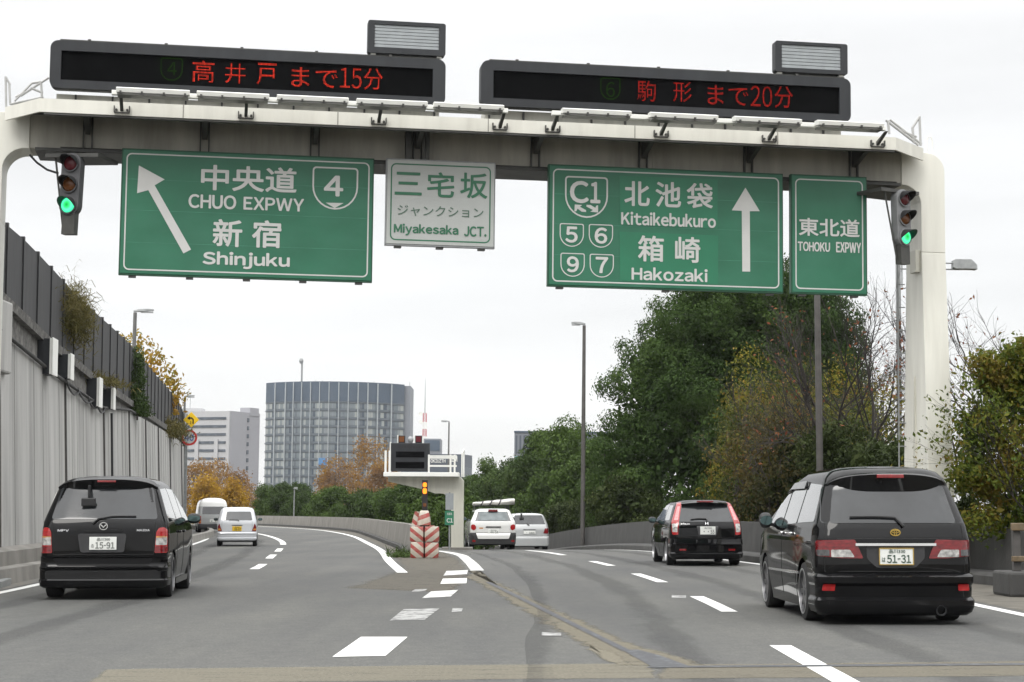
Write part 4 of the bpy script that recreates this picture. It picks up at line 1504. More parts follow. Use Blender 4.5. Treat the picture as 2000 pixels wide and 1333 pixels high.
# ================================================================== VEHICLES
def paint(name, col, metal=0.0, rough=0.35, flake=0.04):
    m = pm(name, col, rough, metal=metal, var=flake, scale=60, coat=1.0)
    return m
M['paint_black'] = pm("black_car_paint", (0.004, 0.004, 0.0045), 0.4, var=0.04, scale=60, coat=0.62, spec=0.0)
M['paint_white'] = paint("white_car_paint", (0.68, 0.68, 0.66), 0.0, 0.4)
M['paint_silver'] = paint("silver_car_paint", (0.42, 0.43, 0.43), 0.35, 0.38)
M['paint_silver2'] = paint("pale_silver_car_paint", (0.55, 0.565, 0.59), 0.25, 0.38)
M['glass_dark'] = pm("tinted_glass", (0.012, 0.013, 0.014), 0.045, var=0.3, scale=3, spec=1.0, coat=0.8)
M['glass_smoke'] = pm("smoked_rear_glass", (0.022, 0.024, 0.026), 0.1, var=0.35, scale=2.2, spec=0.6)
M['glass_pale'] = pm("pale_rear_glass", (0.12, 0.14, 0.145), 0.14, var=0.4, scale=3, spec=0.6)
M['tyre'] = pm("tyre_rubber", (0.012, 0.012, 0.012), 0.8, var=0.3, scale=20)
M['alloy'] = pm("alloy_wheel", (0.45, 0.45, 0.46), 0.3, metal=0.8, var=0.1)
M['alloy_dark'] = pm("dark_alloy_wheel", (0.13, 0.13, 0.135), 0.35, metal=0.7, var=0.1)
M['chrome'] = pm("chrome_trim", (0.75, 0.75, 0.75), 0.12, metal=1.0, var=0.04)
M['gold'] = pm("gold_emblem", (0.6, 0.42, 0.12), 0.25, metal=0.9, var=0.1)
M['lamp_red'] = pm("red_tail_lens", (0.15, 0.003, 0.006), 0.12, var=0.45, scale=16, stretch=(1, 1, 2.5), coat=0.6)
M['lamp_red_lit'] = pm("red_tail_lens_bright", (0.24, 0.005, 0.007), 0.12, var=0.4, scale=16, stretch=(1, 1, 2.5), coat=0.6, emit=(1, 0.03, 0.02), estr=0.07)
M['lamp_dark'] = pm("dark_red_lens", (0.2, 0.006, 0.008), 0.15, var=0.3, scale=22, coat=0.6)
M['lamp_clear'] = pm("clear_lamp_lens", (0.36, 0.355, 0.34), 0.12, var=0.6, scale=20, coat=0.6)
M['lamp_smoke'] = pm("smoked_lamp_lens", (0.06, 0.06, 0.062), 0.12, var=0.4, scale=28, coat=0.6)
M['lamp_amber'] = pm("amber_lamp_lens", (0.5, 0.2, 0.03), 0.15, var=0.3, scale=22, coat=0.6)
M['lamp_pink'] = pm("pale_red_lamp_lens", (0.6, 0.2, 0.2), 0.15, var=0.3, scale=22, coat=0.6)
M['plate_white'] = pm("white_number_plate", (0.72, 0.73, 0.7), 0.5, var=0.03)
M['plate_yellow'] = pm("yellow_number_plate", (0.75, 0.47, 0.02), 0.5, var=0.04)
M['plate_green'] = pm("dark_green_plate_characters", (0.02, 0.06, 0.035), 0.6)
M['plate_blur'] = pm("grey_plate_characters", (0.16, 0.17, 0.16), 0.6)
M['seam'] = pm("door_seam", (0.004, 0.004, 0.004), 0.7, var=0.1)
M['trim_grey'] = pm("dull_grey_trim", (0.035, 0.035, 0.037), 0.5, var=0.2)
M['recess'] = pm("dark_recess", (0.005, 0.005, 0.0055), 0.6, var=0.2, spec=0.2)
M['mirror'] = pm("mirror_glass", (0.1, 0.15, 0.15), 0.05, metal=1.0, var=0.02)

def roundpoly(poly, r, n=3):
    out = []
    m_ = len(poly)
    for i in range(m_):
        p = Vector(poly[i]); a = Vector(poly[i - 1]); b = Vector(poly[(i + 1) % m_])
        da, db = (a - p), (b - p)
        ra = min(r, da.length * 0.45, db.length * 0.45)
        A = p + da.normalized() * ra
        B = p + db.normalized() * ra
        for k in range(n + 1):
            t = k / n
            q = A * (1 - t) ** 2 + p * 2 * t * (1 - t) + B * t * t
            out.append((q.x, q.y))
    return out

class Car:
    def __init__(self, name, label, loc, yaw, levels, L, paint, cat="car", group=None, taper=0.05, ym=None, clamp=None):
        self.root = empty(name, label, cat, loc, yaw, group)
        self.lev = levels
        self.L = L
        self.tp = taper
        self.ym = L * 0.55 if ym is None else ym
        self.paint = paint

    def S(self, z, lev=None):
        lev = lev or self.lev
        z = min(max(z, lev[0][0]), lev[-1][0])
        for a, b in zip(lev, lev[1:]):
            if z <= b[0]:
                t = (z - a[0]) / (b[0] - a[0])
                return [a[i] + (b[i] - a[i]) * t for i in range(1, 6)]
        return list(lev[-1][1:])

    def warp(self, x, y, z):
        d = (y - self.ym) / (self.L / 2)
        k = 1 - self.tp * max(0.0, abs(d) - 0.25) ** 2
        return (x * k, y, z)

    def rear_y(self, x, z, lev=None):
        hw, yr, yf, rr, bu = self.S(z, lev)
        a = min(1.0, abs(x) / hw)
        y = yr + bu * a * a
        t = max(0.0, (abs(x) - (hw - rr)) / rr)
        t = min(t, 1.0)
        return y + rr * (1 - math.sqrt(max(0.0, 1 - t * t)))

    def rear(self, x, z, off=0.0, lev=None):
        return self.warp(x, self.rear_y(x, z, lev) - off, z)

    def side(self, s, y, z, off=0.0):
        hw, yr, yf, rr, bu = self.S(z)
        yc = yr + bu + rr
        x = hw
        if y < yc:
            q = min(1.0, (yc - y) / rr)
            x = hw - rr + rr * math.sqrt(1 - q * q)
        yfr = yf - 0.35
        if y > yfr:
            q = min(1.0, (y - yfr) / 0.35)
            x = hw - 0.3 + 0.3 * math.sqrt(max(0, 1 - q * q))
        return self.warp(s * (x + off), y, z)

    def ringpts(self, z, lev=None, fr=0.35):
        hw, yr, yf, rr, bu = self.S(z, lev)
        pts = []
        xs = [-1 + 2 * k / 14 for k in range(15)]
        flat = hw - rr
        # right-hand rear half is mirrored
        half = [flat * k / 8 for k in range(9)] + [flat + rr * math.sin(rad(a)) for a in (15, 30, 45, 60, 75, 90)]
        rear = [(-x, self.rear_y(x, z, lev)) for x in reversed(half)] + [(x, self.rear_y(x, z, lev)) for x in half[1:]]
        pts += rear
        y0 = rear[-1][1]
        y1 = yf - fr
        NS = 22
        for k in range(1, NS):
            pts.append((hw, y0 + (y1 - y0) * k / NS))
        frx = min(0.3, hw * 0.6)
        for a in (0, 20, 40, 60, 80):
            pts.append((hw - frx + frx * math.cos(rad(a)), y1 + fr * math.sin(rad(a))))
        for k in range(1, 6):
            x = (hw - frx) * (1 - 2 * k / 6)
            pts.append((x, yf))
        for a in (80, 60, 40, 20, 0):
            pts.append((-(hw - frx + frx * math.cos(rad(a))), y1 + fr * math.sin(rad(a))))
        for k in range(NS - 1, 0, -1):
            pts.append((-hw, y0 + (y1 - y0) * k / NS))
        return [self.warp(x, y, z) for x, y in pts]

    def shell(self, name, lev, mat, parent=None, fr=0.35, arches=None, sub=0.06, smooth=32):
        zs = []
        for a, b in zip(lev, lev[1:]):
            n = max(1, int(round((b[0] - a[0]) / sub)))
            zs += [a[0] + (b[0] - a[0]) * k / n for k in range(n)]
        zs.append(lev[-1][0])
        mb = MB().loft([self.ringpts(z, lev, fr) for z in zs])
        o = mb.build(name, mat, parent or self.root, smooth=smooth)
        if arches:
            cm = MB()
            for (y, R) in arches:
                for s in (-1, 1):
                    a, b = (0.55, 1.3) if s > 0 else (-1.3, -0.55)
                    cm.lathe([(a, R), (b, R)], 40, 'x', (0, y, R - 0.045))
            cut = cm.build("arch_cutter", mat)
            md = o.modifiers.new("arches", 'BOOLEAN')
            md.operation = 'DIFFERENCE'
            md.solver = 'EXACT'
            md.object = cut
            # evaluate at the origin so that the cutter lines up
            mw = self.root.matrix_basis.copy()
            self.root.matrix_basis = Matrix.Identity(4)
            dg = bpy.context.evaluated_depsgraph_get()
            dg.update()
            me = bpy.data.meshes.new_from_object(o.evaluated_get(dg))
            self.root.matrix_basis = mw
            o.modifiers.remove(md)
            o.data = me
            for p in me.polygons:
                p.use_smooth = True
            me.set_sharp_from_angle(angle=rad(smooth))
            bpy.data.objects.remove(cut)
        return o

    def patch(self, name, poly, fn, mat, off=0.006, th=0.012, r=0.03, nz=12, nx=14, parent=None, mb=None):
        """outline (p, z) laid on the surface fn(p, z, off)"""
        P = roundpoly(poly, r) if r > 0 else list(poly)
        zmin, zmax = min(p[1] for p in P), max(p[1] for p in P)
        zs = sorted(set([round(p[1], 5) for p in P] + [zmin + (zmax - zmin) * k / nz for k in range(nz + 1)]))
        zs = [z for i, z in enumerate(zs) if i == 0 or z - zs[i - 1] > 1e-4]
        rows = []
        for z in zs:
            zz = min(max(z, zmin + 1e-5), zmax - 1e-5)
            X = []
            for (a, za), (b, zb) in zip(P, P[1:] + P[:1]):
                if (za <= zz < zb) or (zb <= zz < za):
                    X.append(a + (b - a) * (zz - za) / (zb - za))
            if len(X) < 2:
                continue
            rows.append((z, min(X), max(X)))
        own = mb is None
        mb = mb or MB()
        n = nx + 1
        vs = []
        for lay in (off, off - th):
            for z, a, b in rows:
                for k in range(n):
                    vs.append(fn(a + (b - a) * k / nx, z, lay))
        R = len(rows)
        T = R * n
        fs = []
        for i in range(R - 1):
            for k in range(nx):
                q = (i * n + k, i * n + k + 1, (i + 1) * n + k + 1, (i + 1) * n + k)
                fs.append(q)
                fs.append(tuple(T + w for w in reversed(q)))
        for i in range(R - 1):
            fs.append((i * n, (i + 1) * n, T + (i + 1) * n, T + i * n))
            fs.append((i * n + nx, T + i * n + nx, T + (i + 1) * n + nx, (i + 1) * n + nx))
        for k in range(nx):
            fs.append((k, T + k, T + k + 1, k + 1))
            e = (R - 1) * n
            fs.append((e + k, e + k + 1, T + e + k + 1, T + e + k))
        mb.add(vs, fs)
        if own:
            return mb.build(name, mat, parent or self.root, smooth=35)
        return mb

    def rpatch(self, name, poly, mat, off=0.006, th=0.012, r=0.03, parent=None, mb=None, nx=14, nz=12, lev=None):
        return self.patch(name, poly, lambda x, z, o: self.rear(x, z, o, lev), mat, off, th, r, nz, nx, parent, mb)

    def spatch(self, name, s, poly, mat, off=0.006, th=0.012, r=0.04, parent=None, mb=None, nx=14, nz=10):
        return self.patch(name, poly, lambda y, z, o: self.side(s, y, z, o), mat, off, th, r, nz, nx, parent, mb)

    def both(self, name, poly, mat, **k):
        for s in (-1, 1):
            self.spatch(name, s, poly, mat, **k)

    def lamps(self, poly, mat, parts=(), r=0.03, off=0.012):
        """a tail light each side; parts are (polygon, material, name) lenses on it"""
        for s in (-1, 1):
            f = lambda q: [(s * x, z) for x, z in q]
            o = self.rpatch("tail_light", f(poly), mat, off=off, th=0.03, r=r)
            for q, m_, nm in parts:
                self.rpatch(nm, f(q), m_, off=off + 0.004, th=0.012, r=0.012, parent=o, nx=8, nz=6)

    def plate(self, x0, x1, z0, z1, top, main, left="", mat='plate_white', ink='plate_green', frame=None, lean=0.0):
        xm = (x0 + x1) / 2
        y = min(self.rear_y(xm, z, None) for z in (z0, z1)) - 0.022
        o = MB().box(x0, x1, y, y + 0.012, z0, z1).build("number_plate", M[mat], self.root, bev=0.004)
        w, h = x1 - x0, z1 - z0
        if frame:
            A = roundrect(x0 - 0.006, x1 + 0.006, z0 - 0.006, z1 + 0.006, 0.008)
            B = roundrect(x0 + 0.004, x1 - 0.004, z0 + 0.004, z1 - 0.004, 0.006)
            MB().ring(A, B, y - 0.006, y + 0.014).build("plate_frame", M[frame], o)
        mb = MB()
        if top:
            letter(mb, top, x0 + 0.28 * w, x0 + 0.76 * w, z0 + 0.7 * h, z0 + 0.93 * h, y - 0.002, 0.006)
        if left:
            letter(mb, left, x0 + 0.07 * w, x0 + 0.17 * w, z0 + 0.16 * h, z0 + 0.44 * h, y - 0.002, 0.004)
        if main:
            letter(mb, main, x0 + 0.22 * w, x0 + 0.93 * w, z0 + 0.1 * h, z0 + 0.6 * h, y - 0.002, 0.02)
        mb.build("lettering", M[ink], o)
        return o

    def wheels(self, R, w, ys, hw, spokes=5, rim=0.7, dish=0.03, mat='alloy', z0=0.0):
        for y in ys:
            for s in (-1, 1):
                x = s * (hw - w / 2)
                k = 1 - self.tp * max(0.0, abs((y - self.ym) / (self.L / 2)) - 0.25) ** 2
                x *= k
                wo = bpy.data.objects.new("wheel", None)
                COL.objects.link(wo)
                wo.parent = self.root
                wo.location = (x, y, R + z0)
                prof = [(-w / 2, R * rim), (-w / 2 * 1.0, R * 0.86), (-w / 2 * 0.9, R * 0.965), (-w / 2 * 0.66, R), (w / 2 * 0.66, R), (w / 2 * 0.9, R * 0.965), (w / 2, R * 0.86), (w / 2, R * rim)]
                MB().lathe(prof, 40, 'x', hollow=True).build("tyre", M['tyre'], wo, smooth=40)
                rr = R * rim
                mb = MB()
                xo = s * (w / 2)
                # rim barrel lip
                mb.lathe([(xo + s * 0.004, rr * 1.03), (xo + s * 0.004, rr * 0.93), (xo - s * 0.05, rr * 0.9), (xo - s * 0.05, rr * 1.0)], 40, 'x', hollow=True)
                for j in range(spokes):
                    a = 2 * math.pi * j / spokes + 0.3
                    Mx = Matrix.Translation((xo - s * dish, 0, 0)) @ Matrix.Rotation(a, 4, 'X')
                    mb.box(-0.014, 0.014, -rr * 0.1, rr * 0.1, rr * 0.12, rr * 0.95, Mx)
                mb.lathe([(xo - s * dish - 0.02, rr * 0.2), (xo - s * dish + s * 0.012, rr * 0.2), (xo - s * dish + s * 0.022, rr * 0.12)], 24, 'x')
                mb.build("rim", M[mat], wo, smooth=30)
                MB().lathe([(xo + s * 0.006, rr * 1.03), (xo + s * 0.006, rr * 0.97), (xo - s * 0.01, rr * 0.96), (xo - s * 0.01, rr * 1.02)], 40, 'x', hollow=True).build("rim_lip", M['alloy'], wo, smooth=30)
                MB().lathe([(xo - s * 0.055, rr * 0.92), (xo - s * 0.07, rr * 0.9)], 32, 'x').build("brake_disc", M['black'], wo)

    def mirrors(self, y, z, out, mat, sz=(0.12, 0.09, 0.08), both=True):
        hw = self.S(z)[0]
        for s in ((-1, 1) if both else (1,)):
            c = Vector(self.side(s, y, z, out))
            mb = MB()
            rings = []
            for j in range(7):
                a = -1 + 2 * j / 6
                k = math.sqrt(max(0.02, 1 - a * a * 0.9))
                rings.append([(c.x + sz[0] * math.cos(t) * (0.8 + 0.2 * k) * (abs(math.cos(t)) ** -0.35 if abs(math.cos(t)) > .2 else 1.6) * 0.86, c.y + a * sz[1], c.z + sz[2] * k * math.sin(t)) for t in [2 * math.pi * q / 20 for q in range(20)]])
            mb.loft(rings)
            o = mb.build("wing_mirror", mat, self.root, smooth=50)
            m2 = MB().box(c.x - s * (out + 0.03) if s > 0 else c.x, c.x if s > 0 else c.x - s * (out + 0.03), c.y - 0.03, c.y + 0.04, c.z - sz[2] * 0.75, c.z - sz[2] * 0.35)
            m2.build("mirror_arm", M['black'], o)
            p = [(c.x + sz[0] * 0.82 * math.cos(t), c.z + sz[2] * 0.6 * math.sin(t)) for t in [2 * math.pi * q / 20 for q in range(20)]]
            MB().prism(p, c.y - sz[1] - 0.004, c.y - sz[1] + 0.01).build("mirror_glass", M['mirror'], o)

    def wiper(self, pts, r=0.011, parent=None):
        mb = MB().tube([self.rear(x, z, 0.03) for x, z in pts], [r * 1.6] + [r] * (len(pts) - 1), 6)
        return mb.build("wiper", M['black'], parent or self.root, smooth=50)

    def text(self, s, x0, x1, z0, z1, mat, bold=0.02, name="badge", off=0.016):
        mb = MB()
        letter(mb, s, x0, x1, z0, z1, 0, bold, 1.0, lambda x, z: self.rear(x, z, off))
        return mb.build(name, mat, self.root)

    def strip(self, name, x0, x1, z0, z1, mat, off=0.012, th=0.02, lev=None):
        return self.rpatch(name, [(x0, z0), (x1, z0), (x1, z1), (x0, z1)], mat, off=off, th=th, r=0, nx=18, nz=2, lev=lev)

    def seam(self, pts, w=0.008, side=None):
        """thin dark joints along poly-lines of (x or y, z)"""
        mb = MB()
        for a, b in zip(pts, pts[1:]):
            n = 8
            P = []
            for k in range(n + 1):
                p, z = a[0] + (b[0] - a[0]) * k / n, a[1] + (b[1] - a[1]) * k / n
                P.append(self.rear(p, z, 0.0) if side is None else self.side(side, p, z, 0.0))
            mb.tube(P, w / 2, 5)
        return mb

    def spoiler(self, prof_fn, w, mat, n=20, name="spoiler"):
        """cross-sections along x from prof_fn(x)"""
        rings = [prof_fn(-w + 2 * w * k / n) for k in range(n + 1)]
        return MB().loft(rings).build(name, mat, self.root, smooth=62)

# ---------------------------------------------------------------- black minivan on the right (nearest)
c = Car("parked_minivan".replace("parked_", "tall_"), "glossy black minivan with gold emblem and wide red tail lights, nearest vehicle on the right", (4.2, 20.2, 0), rad(0.6),
        [(.15, .85, .16, 4.55, .13, .06), (.45, .885, .12, 4.70, .14, .07), (.60, .888, .085, 4.72, .14, .07), (.92, .885, .09, 4.55, .14, .08), (1.08, .86, .14, 4.10, .15, .08), (1.13, .845, .165, 3.95, .15, .08),
         (1.46, .735, .36, 2.95, .15, .07), (1.60, .685, .43, 2.6, .15, .07), (1.675, .615, .50, 2.4, .17, .06), (1.715, .52, .60, 2.2, .2, .06), (1.74, .36, .80, 1.95, .22, .05), (1.75, .15, 1.1, 1.6, .1, .03)],
        4.75, 'paint_black', "minivan", taper=0.06)
c.shell("body", c.lev, M['paint_black'], arches=[(0.98, 0.375), (3.82, 0.375)])
bl = [(.10, .84, .09, .6, .13, .06), (.135, .885, .02, .6, .14, .07), (.20, .91, .0, .6, .14, .07), (.265, .912, .0, .6, .14, .07), (.30, .893, .06, .6, .14, .07), (.42, .893, .048, .6, .14, .07), (.455, .905, .012, .6, .14, .07), (.52, .906, .012, .6, .14, .07), (.55, .895, .05, .6, .14, .07), (.565, .87, .11, .58, .14, .07)]
c.shell("rear_bumper", bl, M['paint_black'], fr=0.05, sub=0.02)
c.rpatch("rear_window", [(-.825, 1.105), (.825, 1.105), (.73, 1.52), (-.73, 1.52)], M['glass_smoke'], r=0.05)
def sp(x):
    w = 0.70
    a = min(1.0, abs(x) / w)
    d = 0.04 + 0.16 * (1 - a ** 4)
    y0 = 0.335 + 0.1 * a * a + 0.12 * a ** 6
    zt = 1.655 - 0.07 * a ** 2.5 - 0.06 * a ** 8
    return [(x, y0 - 0.02, zt - 0.012), (x, y0 + 0.02, zt + 0.004), (x, y0 + 0.3, zt + 0.02), (x, y0 + 0.3, zt - d), (x, y0 + 0.01, zt - d)]
c.spoiler(sp, 0.68, M['paint_black'])
MB().box(-.15, .15, 0.29, 0.34, 1.60, 1.642).build("brake_light", M['lamp_dark'], c.root, bev=0.008)
c.lamps([(.882, .918), (.46, .925), (.372, .72), (.60, .722), (.875, .745)], M['lamp_red'], [([(.73, .815), (.52, .815), (.47, .735), (.73, .735)], M['lamp_clear'], "reversing_lens"), ([(.878, .815), (.75, .815), (.75, .745), (.872, .75)], M['lamp_smoke'], "indicator_lens")], r=0.02)
c.rpatch("plate_recess", [(-.33, .855), (.33, .855), (.33, .72), (.22, .62), (-.22, .62), (-.33, .72)], M['trim_grey'], off=0.004, th=0.01, r=0.03)
c.strip("chrome_strip", -.46, .46, .858, .886, M['chrome'], off=0.035, th=0.03)
c.plate(-.185, .185, .655, .83, "品川330", "51-31", "は", frame='gold')
mb = MB()
def ell(cx, cz, a, b, t=0.011, n=36):
    O = [(cx + a * math.cos(2 * math.pi * k / n), cz + b * math.sin(2 * math.pi * k / n)) for k in range(n)]
    I = [(cx + (a - t) * math.cos(2 * math.pi * k / n), cz + (b - t) * math.sin(2 * math.pi * k / n)) for k in range(n)]
    return O, I
ye = c.rear_y(0, 1.0) - 0.022
mb.ring(*ell(0, 1.003, .058, .04), ye, ye + 0.015)
mb.ring(*ell(0, 1.012, .043, .017, .008), ye, ye + 0.015)
mb.ring(*ell(0, 1.0, .017, .034, .008), ye, ye + 0.015)
mb.build("emblem", M['gold'], c.root)
c.wiper([(.10, 1.07), (.01, 1.165), (-.2, 1.175), (-.5, 1.172)])
for s in (-1, 1):
    c.rpatch("reflector", [(s * .84, .37), (s * .705, .37), (s * .70, .44), (s * .83, .44)], M['lamp_red_lit'], off=0.012, th=0.02, r=0.012, nx=6, nz=4, lev=bl)
o = c.seam([(-.78, 1.08), (-.80, .58), (.80, .58), (.78, 1.08)]).add(*(lambda q: (q.v, q.f))(c.seam([(-.86, .935), (.86, .935)])))
o.build("tailgate_joint", M['seam'], c.root)
mb = MB().lathe([(-0.01, .056), (0.12, .056), (0.12, .047), (-0.008, .047), ], 24, 'y', (.47, 0.02, .16), hollow=True)
mb.build("exhaust", M['black'], c.root, smooth=40)
MB().box(-.7, .7, 0.25, 4.2, 0.13, 0.2).build("underbody", M['black_matte'], c.root)
c.both("side_window", [(.45, 1.12), (1.42, 1.10), (1.42, 1.56), (.62, 1.53)], M['glass_dark'])
c.both("side_window", [(1.48, 1.10), (2.42, 1.06), (2.40, 1.55), (1.48, 1.56)], M['glass_dark'])
c.both("side_window", [(2.48, 1.06), (3.45, 1.03), (2.95, 1.4), (2.48, 1.54)], M['glass_dark'])
for s in (-1, 1):
    c.seam([(1.45, 1.06), (1.45, .25)], side=s).add(*(lambda q: (q.v, q.f))(c.seam([(2.45, 1.04), (2.45, .25)], side=s))).build("door_joint", M['seam'], c.root)
    mb = MB()
    c.spatch("x", s, [(1.2, .52), (3.4, .50), (3.4, .53), (1.2, .55)], None, off=0.02, th=0.03, r=0.0, mb=mb)
    c.spatch("x", s, [(.12, .525), (.55, .525), (.55, .553), (.12, .553)], None, off=0.028, th=0.03, r=0.0, mb=mb)
    mb.build("side_moulding", M['chrome'], c.root)
    c.spatch("door_visor", s, [(1.5, 1.50), (2.45, 1.50), (2.75, 1.45), (2.5, 1.575), (1.5, 1.59)], M['glass_smoke'], off=0.035, th=0.02, r=0.02)
    mb = MB()
    for yy in (1.62, 2.3):
        p = c.side(s, yy, .97, 0.02)
        mb.box(p[0] - 0.02, p[0] + 0.02, yy, yy + 0.18, .955, .99)
    mb.build("door_handle", M['chrome'], c.root, bev=0.01)
c.wheels(0.33, 0.23, (0.98, 3.82), 0.885, spokes=10, rim=0.76, mat='alloy_dark')
c.mirrors(3.25, 1.12, 0.11, M['black'], (0.095, 0.07, 0.1))

# ---------------------------------------------------------------- black minivan on the left
c = Car("low_minivan", "black minivan with tall red tail lights and silver badges, beside the left wall", (-5.72, 25.9, 0), rad(5.2),
        [(.17, .86, .13, 4.5, .13, .06), (.45, .90, .10, 4.7, .14, .07), (.62, .91, .075, 4.7, .14, .07), (.95, .905, .075, 4.55, .14, .08), (1.08, .89, .105, 4.15, .15, .08), (1.13, .875, .13, 4.0, .15, .08),
         (1.5, .745, .36, 2.9, .15, .07), (1.60, .70, .42, 2.6, .15, .07), (1.66, .64, .48, 2.4, .17, .06), (1.705, .54, .58, 2.2, .2, .06), (1.735, .36, .80, 1.95, .22, .05), (1.745, .15, 1.1, 1.6, .1, .03)],
        4.75, 'paint_black', "minivan", taper=0.06)
c.shell("body", c.lev, M['paint_black'], arches=[(0.98, 0.365), (3.80, 0.365)])
bl = [(.16, .87, .07, .58, .14, .07), (.19, .915, .01, .58, .14, .07), (.27, .93, .0, .58, .14, .07), (.29, .92, .015, .58, .14, .07), (.41, .92, .02, .58, .14, .07), (.445, .925, .0, .58, .14, .07), (.465, .92, .03, .58, .14, .07), (.5, .915, .045, .58, .14, .07), (.575, .915, .045, .58, .14, .07), (.6, .915, .03, .58, .14, .07), (.615, .88, .1, .56, .14, .07)]
c.shell("rear_bumper", bl, M['paint_black'], fr=0.05, sub=0.02)
c.rpatch("bumper_recess", [(-.72, .58), (.72, .58), (.66, .475), (-.66, .475)], M['recess'], off=0.004, th=0.02, r=0.03, lev=bl)
c.rpatch("rear_window", [(-.765, 1.12), (.765, 1.12), (.655, 1.58), (-.655, 1.58)], M['glass_smoke'], r=0.05)
def sp(x):
    w = 0.70
    a = min(1.0, abs(x) / w)
    d = 0.05 + 0.075 * (1 - a ** 5)
    y0 = 0.345 + 0.1 * a * a + 0.1 * a ** 6
    zt = 1.695 - 0.06 * a ** 2.5 - 0.05 * a ** 8
    return [(x, y0 - 0.03, zt - 0.012), (x, y0 + 0.02, zt + 0.004), (x, y0 + 0.3, zt + 0.02), (x, y0 + 0.3, zt - d), (x, y0 + 0.01, zt - d)]
c.spoiler(sp, 0.70, M['paint_black'])
MB().box(-.13, .13, 0.298, 0.33, 1.64, 1.668).build("brake_light", M['lamp_dark'], c.root, bev=0.006)
c.lamps([(.903, .97), (.86, 1.01), (.79, 1.0), (.755, .94), (.735, .65), (.905, .65)], M['lamp_red_lit'], [([(.90, .875), (.755, .875), (.75, .76), (.90, .76)], M['lamp_clear'], "reversing_lens"), ([(.90, .885), (.755, .885), (.755, .86), (.90, .86)], M['lamp_amber'], "indicator_lens"), ([(.90, .745), (.745, .745), (.742, .66), (.90, .66)], M['lamp_red'], "lower_lens")], r=0.02)
c.rpatch("plate_recess", [(-.37, .92), (.33, .92), (.30, .66), (-.33, .66)], M['trim_grey'], off=0.004, th=0.01, r=0.04)
c.plate(-.19, .185, .695, .875, "品川300", "15-91", "の", ink='plate_blur')
c.rpatch("tailgate_handle", [(-.28, .985), (.28, .985), (.26, .945), (-.26, .945)], M['recess'], off=0.012, th=0.02, r=0.015)
ye = c.rear_y(0, 1.02) - 0.03
mb = MB().ring(*ell(0, 1.025, .06, .055, .010), ye, ye + 0.02)
wing = [(-.052, 1.045), (-.03, 1.05), (0, 1.018), (.03, 1.05), (.052, 1.045), (.02, 1.022), (.0, .998), (-.02, 1.022)]
mb.prism(list(reversed(wing)), ye, ye + 0.02)
mb.build("emblem", M['chrome'], c.root)
c.text("MPV", -.66, -.50, .95, .98, M['chrome'], 0.0)
c.text("MAZDA", .48, .66, .955, .98, M['chrome'], 0.0)
c.wiper([(-.16, 1.065), (-.08, 1.13), (.12, 1.165), (.46, 1.165)])
o = c.seam([(-.74, 1.08), (-.72, .63), (.72, .63), (.74, 1.08)])
o.build("tailgate_joint", M['seam'], c.root)
p = c.rear(-.24, 1.42, 0.11)
mb = MB().box(p[0] - .10, p[0] + .10, p[1] - .02, p[1] + .02, 1.30, 1.42)
mb.box(p[0] - .015, p[0] + .015, p[1], p[1] + .16, 1.42, 1.60)
mb.build("rear_view_mirror", M['black'], c.root, bev=0.015)
MB().box(-.7, .7, 0.3, 4.2, 0.15, 0.22).build("underbody", M['black_matte'], c.root)
c.both("side_window", [(.42, 1.14), (1.42, 1.12), (1.42, 1.57), (.62, 1.55)], M['glass_dark'])
c.both("side_window", [(1.48, 1.12), (2.42, 1.08), (2.40, 1.56), (1.48, 1.57)], M['glass_dark'])
c.both("side_window", [(2.48, 1.08), (3.5, 1.05), (2.95, 1.42), (2.48, 1.55)], M['glass_dark'])
for s in (-1, 1):
    c.seam([(1.45, 1.08), (1.45, .25)], side=s).add(*(lambda q: (q.v, q.f))(c.seam([(2.45, 1.06), (2.45, .25)], side=s))).build("door_joint", M['seam'], c.root)
    mb = MB()
    for yy in (1.62, 2.3):
        p = c.side(s, yy, .93, 0.02)
        mb.box(p[0] - 0.02, p[0] + 0.02, yy, yy + 0.18, .915, .95)
    mb.build("door_handle", M['paint_black'], c.root, bev=0.01)
    c.spatch("side_skirt", s, [(1.4, .17), (3.4, .17), (3.4, .26), (1.4, .26)], M['paint_black'], off=0.03, th=0.04, r=0.0)
c.wheels(0.325, 0.225, (0.98, 3.80), 0.90, spokes=7, rim=0.72, mat='alloy_dark')
c.mirrors(3.15, 1.12, 0.13, M['black'], (0.12, 0.08, 0.08))

# ---------------------------------------------------------------- black compact wagon
c = Car("compact_wagon", "black compact wagon with long slim red and white tail lights up its rear pillars", (4.4, 41.7, 0), rad(1.6),
        [(.17, .80, .15, 4.35, .13, .06), (.45, .845, .10, 4.5, .15, .08), (.64, .85, .08, 4.5, .15, .08), (.86, .84, .10, 4.2, .15, .08), (.97, .82, .14, 3.75, .15, .08), (1.0, .81, .16, 3.65, .15, .08),
         (1.30, .70, .42, 2.75, .15, .06), (1.40, .65, .50, 2.4, .15, .06), (1.45, .575, .58, 2.2, .17, .05), (1.485, .44, .75, 2.0, .2, .05), (1.5, .2, 1.0, 1.6, .12, .03)],
        4.57, 'paint_black', "car", taper=0.06)
c.shell("body", c.lev, M['paint_black'], arches=[(0.92, 0.345), (3.62, 0.345)])
bl = [(.15, .80, .08, .54, .14, .07), (.19, .845, .01, .54, .14, .07), (.28, .86, .0, .54, .14, .07), (.31, .85, .03, .54, .14, .07), (.46, .85, .03, .54, .14, .07), (.49, .858, .0, .54, .14, .07), (.52, .855, .01, .54, .14, .07), (.6, .85, .03, .54, .14, .07), (.625, .83, .1, .52, .14, .07)]
c.shell("rear_bumper", bl, M['paint_black'], fr=0.05, sub=0.03)
